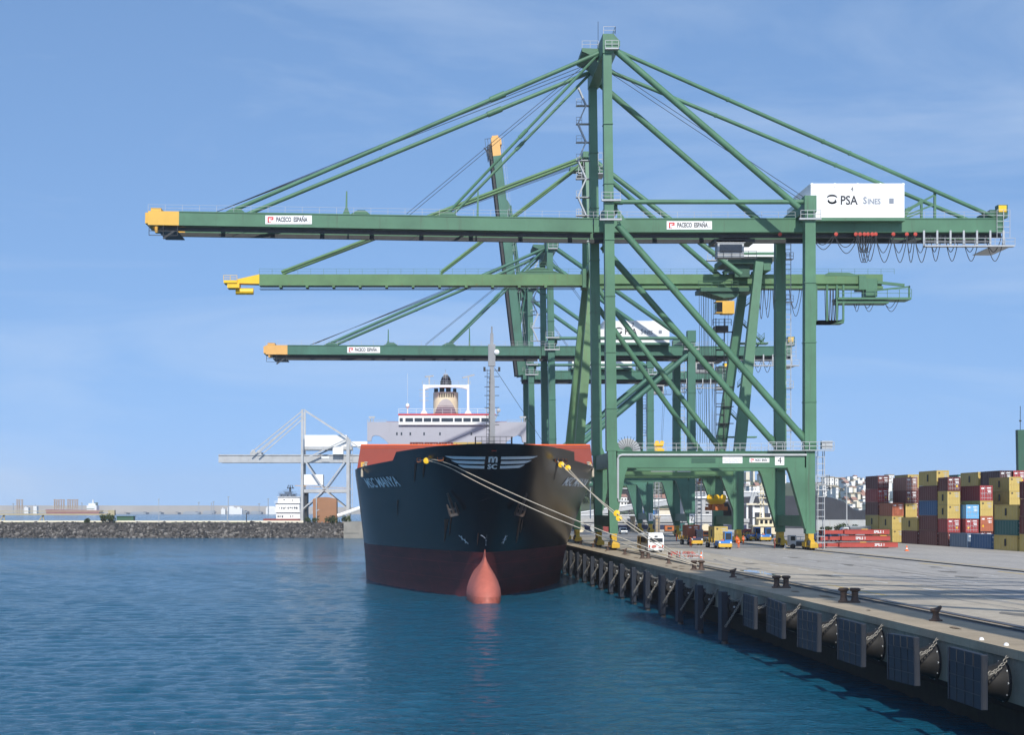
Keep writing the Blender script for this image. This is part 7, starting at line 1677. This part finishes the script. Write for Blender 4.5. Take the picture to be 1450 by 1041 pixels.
# cream wheeled crane and steel frames between the crane legs
t = thing('mobile_crane', 'cream mobile harbour crane with a lattice mast between the landside crane legs', 'mobile crane', (PXr(1088, 330), 330, DECK)); q = 330
m = MB(); m.box(PXr(1070, q), PXr(1104, q), q, q + 4, PZr(757, q), PZr(746, q)); m.box(PXr(1066, q), PXr(1106, q), q - .3, q + 4.3, PZr(746, q) + .002, PZr(744, q)); m.box(PXr(1075, q), PXr(1103, q), q + .4, q + 3.6, PZr(744, q) + .003, PZr(735, q)); m.box(PXr(1071, q), PXr(1105, q), q, q + 4, PZr(735, q) + .004, PZr(733, q)); b_ = m.build('machinery_deck', 'cream', t)
for k in range(4): m = MB(); m.box(PXr(1077 + k * 6.5, q), PXr(1081 + k * 6.5, q), q + .35, q + .39, PZr(742, q), PZr(737, q)); m.build('window', 'window', b_)
m = MB(); X = PXr(1082, q)
for d in (-.45, .45): m.beam((X + d, q + 2, PZr(733, q)), (X + d * .4, q + 2, PZr(684, q)), .14, .14)
for k in range(12): z_ = PZr(732 - 4 * k, q); m.beam((X - .45, q + 2, z_), (X + .4, q + 2, z_ + .5), .1, .1)
for zz in (700, 706, 714): m.box(X - .9, X + .9, q + 1.2, q + 2.8, PZr(zz, q), PZr(zz, q) + .15)
m.build('mast', 'cream', t)
for k in range(4): m = MB(); m.lathe((PXr(1072 + 10 * k, q), q - .2, DECK + .5), [(.2, 0), (.5, .03), (.5, .4), (.2, .43)], 12, 'y'); m.build('wheel', 'tyre', t)
t = thing('steel_hopper', 'grey steel hopper frame with splayed legs in front of the coal heap', 'hopper', (PXr(1072, 440), 440, DECK)); q = 440
for a, b in ((1062, 1066), (1078, 1074), (1064, 1070), (1084, 1072)): m = MB(); m.beam((PXr(a, q), q, PZr(715, q)), (PXr(b, q), q, PZr(697, q)), .6, .5); m.build('brace', 'galv', t)
for a in (1058, 1067, 1080, 1092): m = MB(); m.beam((PXr(a, q), q, DECK - .05), (PXr(a, q), q, PZr(713, q)), .5, .5); m.build('leg', 'white', t)
m = MB(); m.box(PXr(1056, q), PXr(1094, q), q - 1, q + 4, PZr(715.5, q), PZr(713, q)); m.build('deck', 'town_cream', t)
m = MB(); m.box(PXr(1068, q), PXr(1079, q), q, q + 3, PZr(726, q), PZr(719, q)); m.build('cab', 'white', t)
# second cream/grey clutter: parked reach stacker
# town on the hill
lab0 = 'small white house of the far hillside town'
t = house('tall white apartment tower rising over the coal heap, left wing of the pair', 1400, 1168, 1181, 706, 676.5, 'town_white', 'concrete', .8, 14, wins=3, gable='flat', winm='ink_grey')
t = house('tall white apartment tower rising over the coal heap, right wing of the pair', 1404, 1182.5, 1194.5, 706, 677.5, 'town_white', 'concrete', .8, 14, wins=3, gable='flat', winm='ink_grey')
house('lower white apartment block left of the twin tower', 1410, 1155.5, 1167, 706, 684, 'town_white', 'concrete', .6, 12, wins=3, gable='flat', winm='ink_grey')
house('white apartment block seen above the coal heap inside the landside portal', 1380, 1090, 1099, 706, 679, 'town_white', 'concrete', .6, 12, wins=3, gable='flat', winm='ink_grey')
house('white apartment slab between two container stacks', 1380, 1258, 1266, 706, 673, 'town_white', 'concrete', .6, 12, wins=3, gable='flat', winm='ink_grey')
for i in range(210):
    px = random.choice((random.uniform(1193, 1240), random.uniform(1048, 1112), random.uniform(1190, 1270), random.uniform(1193, 1235), random.uniform(980, 1010) if i % 2 else random.uniform(1195, 1230)))
    Y = 720 + 800 * random.random() if px > 1040 else 1100 + 400 * random.random()
    wd = random.uniform(2.5, 6.5); 
    g = 590; X = PXr(px, Y); gz = ground_at(X, Y); bot = 722 - (gz - HC) * F / Y; hgt = random.uniform(4.5, 9.5) * (.6 + .4 * Y / 1400); top = 722 - (gz + hgt - HC) * F / Y
    red = random.random() < .16
    house(lab0, Y, px, px + wd, bot + 1, top, random.choice(('town_white', 'town_white', 'town_cream')), 'roof_tile' if red else ('concrete' if random.random() < .5 else None), random.uniform(1.2, 2.2) if red else .4, random.uniform(7, 12), grp='town', name='town_house', gable='x' if red else 'flat', cat='house')

for i in range(34):
    px = 1150 + 62 * (i / 34) + random.uniform(-1, 1) if i < 22 else 1046 + 60 * (i - 22) / 12; Y = 900 + 260 * random.random(); wd = random.uniform(2.5, 5.5)
    house(lab0, Y, px, px + wd, 709, random.uniform(686, 696) if px < 1180 else random.uniform(690, 703), random.choice(('town_white', 'town_white', 'town_cream')), 'roof_tile' if i % 6 == 0 else 'concrete', .5, 9, grp='town', name='town_house', gable='x' if i % 6 == 0 else 'flat', cat='house', wins=2, winm='ink_grey')
# ------------------------------------------------------------------ air
hm = bpy.data.materials.new('haze_air'); hm.use_nodes = True; n_ = hm.node_tree.nodes; n_.remove(n_['Principled BSDF'])
pv = n_.new('ShaderNodeVolumePrincipled'); pv.inputs['Color'].default_value = (.93, .96, 1, 1); pv.inputs['Density'].default_value = HAZE; pv.inputs['Anisotropy'].default_value = 0
hm.node_tree.links.new(pv.outputs[0], n_['Material Output'].inputs['Volume'])
m = MB(); m.box(-2650, 2650, -330, 5250, -4, 118); o = m.build('haze', hm); tag(o, 'thin pale sea air over the whole harbour', 'haze', kind='stuff')
